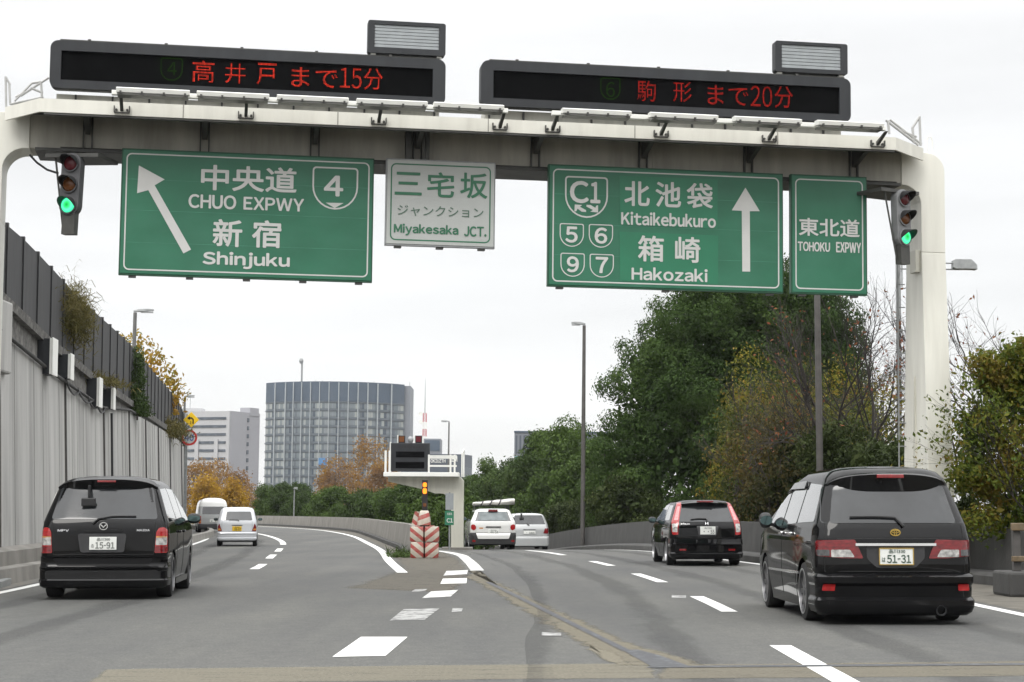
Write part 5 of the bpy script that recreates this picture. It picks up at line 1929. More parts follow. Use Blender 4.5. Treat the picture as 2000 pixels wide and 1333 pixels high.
c.rpatch("rear_window", [(-.66, .99), (.66, .99), (.54, 1.41), (-.54, 1.41)], M['glass_smoke'], r=0.04)
c.lamps([(.80, .70), (.815, .80), (.80, 1.0), (.625, 1.425), (.52, 1.43), (.64, 1.0), (.675, .8), (.67, .70)], M['lamp_red_lit'], [([(.80, .76), (.80, .95), (.68, .95), (.69, .76)], M['lamp_clear'], "reversing_lens"), ([(.745, 1.03), (.63, 1.34), (.575, 1.34), (.66, 1.03)], M['lamp_pink'], "upper_lens")], r=0.02)
def sp(x):
    w = 0.53
    a = min(1.0, abs(x) / w)
    y0 = 0.47 + 0.07 * a * a
    return [(x, y0 - 0.1, 1.425 - .03 * a * a), (x, y0 + 0.2, 1.472 - .03 * a * a), (x, y0 + 0.2, 1.43 - .03 * a * a), (x, y0 - 0.09, 1.40 - .03 * a * a)]
c.spoiler(sp, 0.53, M['paint_black'])
MB().box(-.19, .19, 0.36, 0.42, 1.43, 1.468).build("brake_light", M['lamp_red'], c.root, bev=0.006)
c.rpatch("plate_recess", [(-.24, .90), (.28, .90), (.22, .68), (-.19, .68)], M['trim_grey'], off=0.004, th=0.01, r=0.03)
c.plate(-.155, .19, .705, .885, "品川500", "・・55", "", ink='plate_blur')
c.text("H", -.035, .035, .925, .985, M['chrome'], 0.02, "emblem", 0.02)
c.text("STREAM", -.60, -.40, .928, .955, M['chrome'], 0.02)
c.wiper([(.02, 1.0), (-.0, 1.06), (-.2, 1.065), (-.37, 1.045)], 0.014)
c.seam([(-.63, .97), (-.66, .63), (.66, .63), (.63, .97)]).build("tailgate_joint", M['seam'], c.root)
for s in (-1, 1):
    c.rpatch("reflector", [(s * .65, .345), (s * .5, .345), (s * .5, .385), (s * .66, .385)], M['lamp_dark'], off=0.012, th=0.02, r=0.01, nx=6, nz=3, lev=bl)
    c.seam([(1.55, .95), (1.45, .25)], side=s).add(*(lambda q: (q.v, q.f))(c.seam([(2.5, .95), (2.45, .25)], side=s))).build("door_joint", M['seam'], c.root)
MB().tube([(-.02, 0.75, 1.47), (-.03, .72, 1.56)], 0.008, 5).build("aerial", M['black'], c.root)
MB().box(-.65, .65, 0.3, 4.0, 0.15, 0.21).build("underbody", M['black_matte'], c.root)
c.both("side_window", [(.62, 1.03), (1.5, 1.01), (1.5, 1.37), (.85, 1.36)], M['glass_dark'])
c.both("side_window", [(1.56, 1.0), (2.42, .98), (2.38, 1.37), (1.56, 1.38)], M['glass_dark'])
c.both("side_window", [(2.48, .98), (3.3, .96), (2.75, 1.28), (2.46, 1.37)], M['glass_dark'])
c.wheels(0.31, 0.21, (0.92, 3.62), 0.845, spokes=7, rim=0.7)
c.mirrors(3.0, 1.02, 0.13, M['paint_black'], (0.11, 0.08, 0.075))

# ---------------------------------------------------------------- white estate with a load on the roof
zc0 = hz(-0.6, 66)
c = Car("estate_car", "white estate car with black lower bumper and a roof rack load", (-0.66, 66.0, zc0), rad(4.5),
        [(.19, .77, .15, 4.2, .1, .05), (.40, .81, .10, 4.35, .12, .06), (.60, .84, .09, 4.35, .12, .06), (.86, .835, .09, 4.1, .12, .06), (.97, .82, .11, 3.55, .12, .06), (1.0, .81, .12, 3.45, .12, .06),
         (1.30, .665, .32, 2.7, .12, .05), (1.38, .63, .38, 2.5, .12, .05), (1.42, .575, .44, 2.3, .14, .05), (1.45, .46, .55, 2.1, .15, .05), (1.46, .25, .8, 1.8, .1, .03)],
        4.4, 'paint_white', "car", taper=0.05)
c.shell("body", c.lev, M['paint_white'], arches=[(0.9, 0.33), (3.45, 0.33)])
bl = [(.17, .78, .05, .5, .12, .06), (.2, .83, .0, .5, .12, .06), (.5, .85, .0, .5, .12, .06), (.58, .845, .03, .5, .12, .06), (.6, .83, .08, .48, .12, .06)]
c.shell("rear_bumper", bl, M['black_matte'], fr=0.05, sub=0.04)
c.rpatch("tailgate", [(-.60, 1.0), (.60, 1.0), (.645, .61), (-.645, .61)], M['paint_white'], off=0.06, th=0.09, r=0.03)
c.rpatch("window_surround", [(-.74, 1.01), (.74, 1.01), (.62, 1.35), (-.62, 1.35)], M['glass_dark'], off=0.004, th=0.01, r=0.04)
c.rpatch("rear_window", [(-.56, 1.03), (.56, 1.03), (.50, 1.33), (-.50, 1.33)], M['glass_pale'], off=0.012, r=0.05)
c.rpatch("tailgate_lower", [(-.645, .595), (.645, .595), (.57, .38), (-.57, .38)], M['paint_white'], off=0.02, th=0.03, r=0.03, lev=bl)
c.lamps([(.815, .72), (.815, .87), (.74, .9), (.645, .86), (.63, .74), (.7, .68)], M['lamp_red_lit'], [], r=0.05)
c.strip("handle_bar", -.28, .28, .785, .82, M['black_matte'], off=0.085, th=0.03)
MB().box(-.17, .17, .28, .36, 1.35, 1.425).build("brake_light", M['lamp_red'], c.root, bev=0.006)
o = c.plate(-.20, .20, .56, .72, "品川400", "46-54", "", ink='plate_blur')
o.location.y = -0.06
c.text("AD", .42, .52, .53, .575, M['trim_grey'], 0.02, off=0.068)
c.rpatch("sticker", [(-.52, .74), (-.38, .74), (-.38, .78), (-.52, .78)], M['lamp_amber'], off=0.066, th=0.005, r=0, nx=3, nz=2)
for s in (-1, 1):
    c.rpatch("reflector", [(s * .78, .27), (s * .66, .27), (s * .66, .34), (s * .78, .34)], M['lamp_dark'], off=0.012, th=0.02, r=0.01, nx=4, nz=3, lev=bl)
    c.spatch("sill_trim", s, [(1.25, .2), (3.1, .2), (3.1, .28), (1.25, .28)], M['trim_grey'], off=0.012, r=0)
c.both("side_window", [(.42, 1.03), (1.3, 1.02), (1.3, 1.34), (.55, 1.33)], M['glass_dark'])
c.both("side_window", [(1.38, 1.02), (2.2, 1.0), (2.18, 1.34), (1.38, 1.35)], M['glass_dark'])
c.both("side_window", [(2.28, 1.0), (3.0, .98), (2.6, 1.28), (2.26, 1.34)], M['glass_dark'])
c.wheels(0.29, 0.19, (0.9, 3.45), 0.835, spokes=6, rim=0.62, mat='galv')
c.mirrors(2.85, 1.08, 0.12, M['black'], (0.1, 0.07, 0.07))
MB().box(-.65, .65, 0.3, 3.9, 0.15, 0.22).build("underbody", M['black_matte'], c.root)
mb = MB()
for yy in (.75, 2.0):
    mb.box(-.62, .62, yy - .02, yy + .02, 1.53, 1.56)
    for s in (-1, 1):
        mb.box(s * .6 - .02, s * .6 + .02, yy - .03, yy + .03, 1.40, 1.53)
mb.build("roof_rack", M['black'], c.root)
M['load_white'] = pm("pale_wrapped_sheet", (0.5, 0.49, 0.46), 0.6, var=0.25, scale=5, bump=0.4, bscale=6)
M['load_strap'] = pm("dark_strap", (0.05, 0.04, 0.05), 0.8)
ld = empty("roof_load", "long pale wrapped bundle strapped across the roof rack of the white estate car", "bundle", (-0.7, 66.9, zc0 + 1.562), rad(4.5))
rings = []
for k in range(15):
    x = -.72 + 1.5 * k / 14
    h = .055 + .06 * k / 14 + .008 * math.sin(k * 1.7)
    zc = .06 + .09 * k / 14
    rings.append([(x, .28 * math.cos(t) * (1 + .08 * math.sin(3 * t + k)), max(0.0, zc + h * math.sin(t))) for t in [2 * math.pi * q / 16 for q in range(16)]])
MB().loft(rings).build("wrapping", M['load_white'], ld, smooth=35)
mb = MB()
for k in (3, 6, 9):
    x = -.72 + 1.5 * k / 14
    h = .072 + .06 * k / 14
    zc = .06 + .09 * k / 14
    R_ = [[(x + dx + .05 * math.sin(t), .305 * math.cos(t), max(-0.005, zc + h * math.sin(t))) for t in [2 * math.pi * q / 16 for q in range(16)]] for dx in (-.025, .025)]
    mb.loft(R_)
mb.build("strap", M['load_strap'], ld, smooth=40)

# ---------------------------------------------------------------- silver wagon ahead in the right lane
zc1 = hz(1.1, 75)
c = Car("silver_wagon", "silver wagon with a dark rear window, half hidden by the white estate car", (0.72, 75.0, zc1), rad(6.5),
        [(.19, .77, .15, 4.2, .12, .06), (.42, .825, .10, 4.35, .14, .07), (.60, .84, .09, 4.35, .14, .07), (.86, .835, .10, 4.1, .14, .07), (1.0, .81, .14, 3.55, .14, .07), (1.05, .80, .16, 3.45, .14, .07),
         (1.36, .68, .42, 2.6, .14, .06), (1.44, .63, .48, 2.4, .14, .05), (1.48, .55, .56, 2.2, .16, .05), (1.505, .42, .7, 2.0, .18, .05), (1.515, .2, .95, 1.7, .1, .03)],
        4.5, 'paint_silver', "car", taper=0.06)
c.shell("body", c.lev, M['paint_silver'], arches=[(0.92, 0.34), (3.55, 0.34)])
bl = [(.17, .78, .06, .52, .12, .06), (.2, .83, .0, .52, .13, .06), (.28, .845, .0, .52, .13, .06), (.5, .85, .0, .52, .13, .06), (.56, .845, .02, .52, .13, .06), (.58, .83, .08, .5, .13, .06)]
c.shell("rear_bumper", bl, M['paint_silver'], fr=0.05, sub=0.04)
c.rpatch("rear_window", [(-.69, 1.06), (.69, 1.06), (.57, 1.43), (-.57, 1.43)], M['glass_smoke'], r=0.04)
c.lamps([(.815, .69), (.815, .9), (.66, .9), (.59, .69)], M['lamp_red'], [], r=0.03)
c.strip("handle_bar", -.26, .26, .84, .86, M['trim_grey'], off=0.02)
c.plate(-.24, .24, .67, .80, "", "・385", "", ink='plate_blur')
c.wiper([(.0, 1.02), (-.08, 1.06), (-.1, 1.1)], 0.014)
p = c.rear(-.3, 1.38, 0.12)
mb = MB().box(p[0] - .09, p[0] + .09, p[1] - .02, p[1] + .02, 1.23, 1.35)
mb.box(p[0] - .03, p[0] + .03, p[1], p[1] + .2, 1.35, 1.5)
mb.build("rear_view_mirror", M['black'], c.root, bev=0.015)
c.both("side_window", [(.55, 1.09), (1.4, 1.07), (1.4, 1.41), (.75, 1.4)], M['glass_dark'])
c.both("side_window", [(1.46, 1.07), (2.3, 1.05), (2.28, 1.41), (1.46, 1.42)], M['glass_dark'])
c.wheels(0.31, 0.2, (0.92, 3.55), 0.84, spokes=6, rim=0.66)
c.mirrors(2.95, 1.08, 0.12, M['paint_silver'], (0.1, 0.07, 0.07))
MB().box(-.65, .65, 0.2, 3.9, 0.15, 0.24).build("underbody", M['black_matte'], c.root)

# ---------------------------------------------------------------- small pale silver hatchback with a yellow plate
c = Car("small_hatchback", "small pale silver hatchback with a yellow number plate", (-9.62, 64.8, 0), rad(7.5),
        [(.2, .66, .12, 3.2, .1, .05), (.36, .71, .06, 3.3, .12, .06), (.52, .735, .05, 3.3, .12, .06), (.86, .735, .07, 3.1, .12, .06), (.95, .72, .09, 2.85, .12, .06),
         (1.3, .625, .22, 2.3, .11, .05), (1.38, .59, .27, 2.1, .12, .05), (1.43, .53, .34, 1.9, .14, .05), (1.455, .4, .5, 1.7, .15, .05), (1.465, .2, .75, 1.45, .1, .03)],
        3.4, 'paint_silver2', "car", taper=0.05)
c.shell("body", c.lev, M['paint_silver2'], arches=[(0.6, 0.30), (2.75, 0.30)])
bl = [(.2, .66, .07, .3, .1, .05), (.23, .72, .0, .3, .12, .06), (.3, .745, -.01, .3, .12, .06), (.33, .735, .02, .3, .12, .06), (.45, .735, .02, .3, .12, .06), (.48, .745, .0, .3, .12, .06), (.53, .74, .02, .3, .12, .06), (.55, .72, .08, .28, .12, .06)]
c.shell("rear_bumper", bl, M['paint_silver2'], fr=0.04, sub=0.03)
c.rpatch("rear_window", [(-.57, .97), (.57, .97), (.5, 1.3), (-.5, 1.3)], M['glass_dark'], r=0.04)
c.lamps([(.72, .56), (.725, .72), (.66, .86), (.61, .72), (.555, .56)], M['lamp_red'], [([(.715, .6), (.715, .66), (.62, .66), (.6, .6)], M['lamp_amber'], "indicator_lens")], r=0.03)
c.rpatch("plate_recess", [(-.25, .79), (.25, .79), (.22, .55), (-.22, .55)], M['paint_silver2'], off=0.003, th=0.01, r=0.02)
c.strip("handle_bar", -.2, .2, .775, .8, M['trim_grey'], off=0.02)
c.plate(-.17, .17, .57, .745, "足立580", "58-87", "", mat='plate_yellow', ink='plate_green')
c.wiper([(.07, .94), (.02, .985), (-.3, .99)], 0.01)
c.seam([(-.56, .93), (-.57, .56), (.57, .56), (.56, .93)]).build("tailgate_joint", M['trim_grey'], c.root)
c.both("side_window", [(.35, .99), (1.0, .98), (1.0, 1.32), (.42, 1.31)], M['glass_dark'])
c.both("side_window", [(1.06, .98), (1.8, .96), (1.78, 1.32), (1.06, 1.33)], M['glass_dark'])
c.wheels(0.265, 0.16, (0.6, 2.75), 0.735, spokes=6, rim=0.66)
c.mirrors(2.2, 1.0, 0.12, M['black'], (0.1, 0.06, 0.06))
MB().box(-.6, .6, 0.15, 3.0, 0.16, 0.24).build("underbody", M['black_matte'], c.root)

c.root.scale = (0.96, 1.0, 0.935)
# ---------------------------------------------------------------- high-roof van
c = Car("high_roof_van", "silver and white high roof van ahead of the small hatchback", (-17.1, 106, 0), rad(12),
        [(.25, .8, .1, 4.5, .1, .05), (.45, .84, .03, 4.65, .1, .05), (.9, .845, .02, 4.65, .1, .05), (1.1, .84, .03, 4.55, .1, .05), (1.6, .80, .12, 3.9, .12, .05), (1.8, .76, .18, 3.6, .14, .05), (1.95, .68, .28, 3.3, .18, .05), (2.05, .5, .5, 2.9, .2, .05), (2.09, .25, .8, 2.4, .1, .03)],
        4.7, 'paint_silver', "van", taper=0.03)
c.shell("body", c.lev, M['paint_silver'], arches=[(1.0, 0.36), (3.6, 0.36)])
roofl = [(1.58, .81, .112, 3.95, .12, .05), (1.8, .768, .172, 3.6, .14, .05), (1.95, .69, .27, 3.3, .18, .05), (2.055, .51, .49, 2.9, .2, .05), (2.1, .25, .8, 2.4, .1, .03)]
c.shell("white_roof", roofl, M['paint_white'], sub=0.05)
bl = [(.24, .8, .05, .5, .1, .05), (.28, .85, -.02, .5, .1, .05), (.5, .86, -.02, .5, .1, .05), (.53, .85, .03, .5, .1, .05)]
c.shell("rear_bumper", bl, M['trim_grey'], fr=0.04, sub=0.05)
c.rpatch("rear_window", [(-.64, 1.1), (.64, 1.1), (.6, 1.56), (-.6, 1.56)], M['glass_dark'], r=0.05)
c.lamps([(.84, .55), (.84, 1.0), (.7, 1.0), (.7, .55)], M['lamp_red_lit'], [([(.835, .6), (.835, .72), (.705, .72), (.705, .6)], M['lamp_amber'], "indicator_lens")], r=0.02)
c.plate(-.2, .2, .62, .8, "", "・・", "", ink='plate_blur')
c.strip("handle_bar", .1, .42, .78, .88, M['trim_grey'], off=0.02)
c.both("side_window", [(.35, 1.1), (1.7, 1.1), (1.7, 1.55), (.35, 1.55)], M['glass_dark'])
c.both("side_window", [(1.8, 1.1), (3.0, 1.1), (3.0, 1.55), (1.8, 1.55)], M['glass_dark'])
c.wheels(0.32, 0.2, (1.0, 3.6), 0.845, spokes=6, rim=0.6, mat='galv')
MB().box(-.65, .65, 0.3, 4.0, 0.18, 0.3).build("underbody", M['black_matte'], c.root)
c.root.scale = (1.0, 1.0, 0.94)
# ================================================================== TREES AND PLANTS
def mesh_np(name, V, Fq, mat, parent=None, smooth=False):
    """V: (n,3) vertices, Fq: (m,4) quads"""
    me = bpy.data.meshes.new(name)
    me.vertices.add(len(V))
    me.vertices.foreach_set("co", np.ascontiguousarray(V, dtype=np.float32).ravel())
    me.loops.add(Fq.size)
    me.loops.foreach_set("vertex_index", np.ascontiguousarray(Fq, dtype=np.int32).ravel())
    me.polygons.add(len(Fq))
    me.polygons.foreach_set("loop_start", np.arange(0, Fq.size, 4, dtype=np.int32))
    me.polygons.foreach_set("loop_total", np.full(len(Fq), 4, dtype=np.int32))
    me.update(calc_edges=True)
    me.materials.append(mat)
    ob = bpy.data.objects.new(name, me)
    COL.objects.link(ob)
    if parent is not None:
        ob.parent = parent
    return ob

def unit(v):
    return v / np.maximum(np.linalg.norm(v, axis=1, keepdims=True), 1e-9)

def leaves(rng, C, N, size, aspect=0.5, droop=0.25, spread=0.9, vary=0.35):
    """leaf-shaped quads at points C facing roughly along N, hanging a little"""
    n = len(C)
    N = unit(N + rng.normal(0, spread, (n, 3)))
    T = rng.normal(0, 1, (n, 3))
    T[:, 2] -= droop * 3
    T = T - N * (T * N).sum(1, keepdims=True)
    T = unit(T)
    B = np.cross(N, T)
    L = (size * (1 + rng.uniform(-vary, vary, n)))[:, None]
    W = L * aspect * 0.5
    bend = N * L * 0.12
    V = np.stack([C - T * L * 0.5, C + B * W + bend * 0.6, C + T * L * 0.5 - bend, C - B * W + bend * 0.6], 1).reshape(-1, 3)
    Fq = np.arange(4 * n).reshape(n, 4)
    return V, Fq

def crown_points(rng, lobes, n, clump=0.5, per=14, shell=0.3):
    """clumped points in the outer shell of a union of ellipsoids, with outward normals"""
    lobes = np.array(lobes, float)        # cx cy cz rx ry rz
    area = (lobes[:, 3] * lobes[:, 4] + lobes[:, 3] * lobes[:, 5] + lobes[:, 4] * lobes[:, 5])
    k = max(1, n // per)
    P, NN = [], []
    tries = 0
    got = 0
    while got < k and tries < 12:
        idx = rng.choice(len(lobes), k, p=area / area.sum())
        d = unit(rng.normal(0, 1, (k, 3)))
        r = 1 - shell * rng.random((k, 1)) ** 1.6
        wob = 1 + 0.13 * np.sin(5 * d[:, :1] + idx[:, None]) * np.cos(4 * d[:, 1:2] + 2 * idx[:, None]) + rng.normal(0, 0.045, (k, 1))
        p = lobes[idx, :3] + d * lobes[idx, 3:] * r * wob
        keep = np.ones(k, bool)
        for j in range(len(lobes)):
            q = (p - lobes[j, :3]) / lobes[j, 3:]
            ins = (np.linalg.norm(q, axis=1) < 0.78) & (idx != j)
            keep &= ~ins
        nn = unit(d / lobes[idx, 3:])
        P.append(p[keep]); NN.append(nn[keep])
        got += keep.sum()
        tries += 1
    P = np.concatenate(P)[:k]; NN = np.concatenate(NN)[:k]
    m_ = len(P)
    off = rng.normal(0, 1, (m_, per, 3)) * clump
    off -= NN[:, None, :] * (off * NN[:, None, :]).sum(2, keepdims=True) * 0.45
    C = (P[:, None, :] + off).reshape(-1, 3)
    nrm = unit(np.repeat(NN, per, 0) + off.reshape(-1, 3) * (0.7 / clump) * 0.5 + np.array([0, 0, 0.25]))
    return C, nrm

def billow(rng, lobes, per, rmin, rmax):
    """cover big lobes with small bulging clumps, so that the crown has knobs and dark clefts"""
    out = []
    for l in lobes:
        l = np.array(l, float)
        k = max(5, int(per * (l[3] * l[4] * l[5]) ** (2 / 3) / 4.0))
        d = unit(rng.normal(0, 1, (k, 3)))
        for q in d:
            r = rng.uniform(rmin, rmax)
            c = l[:3] + q * l[3:] * rng.uniform(0.78, 1.0)
            out.append((c[0], c[1], c[2], r * rng.uniform(.9, 1.25), r * rng.uniform(.9, 1.25), r * rng.uniform(.7, .95)))
    return out

def taper_tube(mb, pts, r0, r1, n=7):
    k = len(pts)
    mb.tube(pts, [r0 + (r1 - r0) * i / (k - 1) for i in range(k)], n)

def wobble_line(rng, a, b, n=6, amp=0.06):
    a, b = np.array(a, float), np.array(b, float)
    L = np.linalg.norm(b - a)
    out = []
    for i in range(n + 1):
        t = i / n
        p = a + (b - a) * t + rng.normal(0, amp * L, 3) * math.sin(math.pi * t)
        out.append(tuple(p))
    return out

M['bark'] = pm("grey_brown_bark", (0.06, 0.05, 0.04), 0.9, var=0.4, scale=8, bump=0.6, bscale=20)
M['bark_grey'] = pm("pale_grey_bark", (0.16, 0.13, 0.115), 0.9, var=0.3, scale=8)
M['bark_twig'] = pm("grey_twig_bark", (0.055, 0.047, 0.042), 0.9, var=0.3, scale=8)
M['bark_dark'] = pm("dark_bark", (0.03, 0.025, 0.022), 0.9, var=0.4, scale=8)
M['leaf_ever'] = leaf_mat("dark_evergreen_leaves", [(0.02, 0.038, 0.01), (0.037, 0.068, 0.016), (0.056, 0.098, 0.023), (0.085, 0.128, 0.034)], 0.75, 0.3, 0.35)
M['leaf_dark'] = leaf_mat("dark_shrub_leaves", [(0.02, 0.03, 0.009), (0.034, 0.05, 0.013), (0.048, 0.066, 0.018), (0.066, 0.08, 0.024)], 0.65, 0.2, 0.6)
M['leaf_mid'] = leaf_mat("mid_green_leaves", [(0.035, 0.058, 0.014), (0.055, 0.092, 0.02), (0.075, 0.122, 0.026), (0.1, 0.145, 0.035)], 0.65, 0.25, 0.3)
M['leaf_shrub'] = leaf_mat("shrub_leaves", [(0.026, 0.042, 0.012), (0.042, 0.07, 0.018), (0.06, 0.098, 0.025), (0.085, 0.12, 0.035)], 0.65, 0.25, 0.4)
M['leaf_olive'] = leaf_mat("olive_autumn_leaves", [(0.026, 0.038, 0.011), (0.04, 0.056, 0.014), (0.06, 0.075, 0.016), (0.13, 0.13, 0.02), (0.17, 0.11, 0.025), (0.045, 0.06, 0.016)], 0.65, 0.3, 0.7)
M['leaf_gold'] = leaf_mat("olive_gold_leaves", [(0.032, 0.048, 0.012), (0.055, 0.074, 0.015), (0.095, 0.11, 0.018), (0.2, 0.185, 0.025), (0.24, 0.16, 0.025), (0.06, 0.08, 0.016)], 0.65, 0.3, 0.7)
M['leaf_brown'] = leaf_mat("brown_olive_leaves", [(0.03, 0.034, 0.013), (0.045, 0.046, 0.016), (0.075, 0.062, 0.02), (0.12, 0.085, 0.024), (0.04, 0.045, 0.015)], 0.65, 0.3, 0.7)
M['leaf_yolive'] = leaf_mat("yellow_green_leaves", [(0.03, 0.052, 0.01), (0.055, 0.088, 0.013), (0.09, 0.125, 0.016), (0.14, 0.145, 0.018), (0.17, 0.115, 0.02), (0.07, 0.1, 0.014)], 0.6, 0.3, 0.9)
M['leaf_orange'] = leaf_mat("orange_autumn_leaves", [(0.14, 0.1, 0.062), (0.2, 0.12, 0.062), (0.27, 0.15, 0.055), (0.34, 0.2, 0.05), (0.17, 0.115, 0.07), (0.13, 0.12, 0.05)], 0.7, 0.35, 0.3)
M['leaf_yellow'] = leaf_mat("yellow_autumn_leaves", [(0.24, 0.15, 0.035), (0.38, 0.22, 0.03), (0.47, 0.3, 0.03), (0.3, 0.16, 0.04)], 0.7, 0.35, 0.4)
M['leaf_russet'] = leaf_mat("russet_leaves", [(0.12, 0.035, 0.022), (0.19, 0.06, 0.032), (0.22, 0.1, 0.04), (0.1, 0.06, 0.03)], 0.65, 0.35, 1.2)
M['leaf_plane'] = leaf_mat("yellow_green_plane_leaves", [(0.07, 0.1, 0.02), (0.13, 0.14, 0.025), (0.32, 0.22, 0.03), (0.4, 0.23, 0.035), (0.27, 0.14, 0.04)], 0.65, 0.35, 0.45)
M['grass_dry'] = leaf_mat("dry_grass_blades", [(0.045, 0.045, 0.018), (0.1, 0.092, 0.03), (0.17, 0.145, 0.055), (0.08, 0.068, 0.026)], 0.75, 0.3, 2.0)

def tree(name, label, cat, base, lobes, n, size, mat, seed, trunk_r=0.25, group=None, clump=0.45, per=14, aspect=0.5, droop=0.3, spread=0.9, shell=0.3, core=True, bark='bark', fork=0.35, bil=None):
    """lobes are given relative to the base"""
    rng = np.random.default_rng(seed)
    o = empty(name, label, cat, base, group=group)
    C, N = crown_points(rng, billow(rng, lobes, *bil) if bil else lobes, n, clump, per, shell)
    keep = C[:, 2] > 0.02
    C, N = C[keep], N[keep]
    V, Fq = leaves(rng, C, N, size, aspect, droop, spread)
    if core:
        # big sparse leaves deep inside close the crown
        L = np.array(lobes, float)
        k = max(30, int(n * 0.14))
        idx = rng.integers(0, len(L), k)
        d = unit(rng.normal(0, 1, (k, 3))) * rng.random((k, 1)) ** 0.4 * 0.8
        c2 = L[idx, :3] + d * L[idx, 3:]
        c2 = c2[c2[:, 2] > 0.1]
        V2, F2 = leaves(rng, c2, rng.normal(0, 1, c2.shape), size * 1.9, 0.6, 0.2, 1.0)
        Fq = np.concatenate([Fq, F2 + len(V)])
        V = np.concatenate([V, V2])
    mesh_np("crown", V, Fq, mat, o)
    mb = MB()
    top = max(l[2] + l[5] * 0.3 for l in lobes)
    cx = sum(l[0] for l in lobes) / len(lobes)
    cy = sum(l[1] for l in lobes) / len(lobes)
    fk = top * fork
    taper_tube(mb, wobble_line(rng, (0, 0, -0.15), (cx * .3, cy * .3, fk), 5, .03), trunk_r, trunk_r * .75, 9)
    for l in lobes:
        if l[2] < fk * 0.8:
            continue
        taper_tube(mb, wobble_line(rng, (cx * .3, cy * .3, fk * 0.97), (l[0], l[1], l[2] + l[5] * .3), 6, .05), trunk_r * .5, trunk_r * .12, 6)
        for q in range(3):
            d = unit(rng.normal(0, 1, (1, 3)))[0] * np.array(l[3:]) * .8
            taper_tube(mb, wobble_line(rng, (l[0], l[1], l[2] - l[5] * .2), (l[0] + d[0], l[1] + d[1], l[2] + d[2]), 5, .07), trunk_r * .2, trunk_r * .05, 5)
    mb.build("trunk", M[bark], o, smooth=60)
    return o

def branchy(name, label, base, seed, height, r0, spread_, leafmat, nleaf, lsize, cat="tree", group=None, levels=4, dirs=None, up=0.35, bark='bark_dark', lean=(0, 0), leafup=0.3, nkids=(3, 4)):
    """open tree: recursive twigs with loose leaves near the tips"""
    rng = np.random.default_rng(seed)
    o = empty(name, label, cat, base, group=group)
    mb = MB()
    tips = []
    def grow(p, d, L, r, lev):
        n = 5
        pts = [tuple(p)]
        q = p.copy()
        dd = d.copy()
        for i in range(n):
            dd = dd + rng.normal(0, 0.13, 3) + np.array([0, 0, up * 0.10])
            dd /= np.linalg.norm(dd)
            q = q + dd * L / n
            pts.append(tuple(q))
            if lev <= 1:
                tips.append((q.copy(), dd.copy()))
        taper_tube(mb, pts, r, r * 0.55, 7 if lev > 2 else (5 if lev > 1 else 3))
        if lev == 0:
            return
        kids = rng.integers(nkids[0], nkids[1] + 1)
        for k in range(kids):
            t = rng.uniform(0.35, 1.0)
            i = min(n, int(t * n) + 1)
            s = np.array(pts[i])
            nd = dd + rng.normal(0, spread_, 3)
            nd /= np.linalg.norm(nd)
            grow(s, nd, L * rng.uniform(0.5, 0.75), r * rng.uniform(0.35, 0.5), lev - 1)
        grow(np.array(pts[-1]), dd, L * 0.65, r * 0.55, lev - 1)
    for dvec in (dirs or [(lean[0], lean[1], 1)]):
        d = np.array(dvec, float)
        d /= np.linalg.norm(d)
        grow(np.zeros(3), d, height * 0.36, r0, levels)
    mb.build("trunk", M[bark], o, smooth=60)
    T = np.array([t[0] for t in tips])
    idx = rng.integers(0, len(T), nleaf)
    C = T[idx] + rng.normal(0, 0.09, (nleaf, 3))
    V, Fq = leaves(rng, C, np.tile([0, -0.4, leafup], (nleaf, 1)), lsize, 0.5, 0.35, 0.9)
    mesh_np("crown", V, Fq, leafmat, o)
    return o

def on(u, Y, z=0.0):
    """ground point at distance Y that shows in column u"""
    return ((u - CX) / F_PX * Y, Y, z)

def gz(x, y):
    return hz(x, y)

# ---- the big evergreen on the right
bx, by = 9.4, 79.0
R0 = np.random.default_rng(3)
lob = [(0.2, 0, 9.3, 3.1, 3.0, 2.7), (1.6, -0.3, 10.2, 2.4, 2.4, 2.1), (-1.6, -0.2, 8.0, 2.6, 2.6, 2.5), (2.9, 0, 8.6, 2.6, 2.6, 2.7), (-3.3, -0.4, 6.0, 2.2, 2.4, 2.3), (-1.2, -1.6, 5.6, 2.7, 2.4, 2.5), (1.8, -1.6, 6.2, 2.8, 2.4, 2.7),
       (4.1, -0.4, 5.7, 2.2, 2.4, 2.8), (-4.2, -0.3, 3.6, 1.9, 2.2, 2.2), (-2.4, -1.8, 3.0, 2.4, 2.2, 2.5), (0.6, -2.0, 3.0, 2.6, 2.2, 2.6), (3.3, -1.6, 3.0, 2.5, 2.2, 2.7), (-4.4, 0.2, 1.6, 1.8, 2.0, 1.7), (0.3, 0.2, 11.0, 1.9, 1.9, 1.2), (-0.9, 0, 10.2, 1.8, 1.9, 1.5), (3.9, 0.2, 8.6, 1.7, 2.0, 2.2), (4.3, 0.3, 7.0, 1.6, 2.0, 2.2), (2.9, 0.2, 10.3, 1.8, 1.9, 1.5), (-2.9, 0, 7.6, 1.8, 2.0, 1.8), (0, 0.6, 6, 3.4, 2.0, 4.0)]
tree("evergreen_tree", "huge dense dark evergreen tree rising behind the right green signs", "tree", (bx, by, -0.3), lob, 215000, 0.14, M['leaf_ever'], 3, 0.4, clump=0.19, per=16, aspect=0.45, droop=0.45, spread=0.42, shell=0.35, bil=(20, 0.5, 0.85))

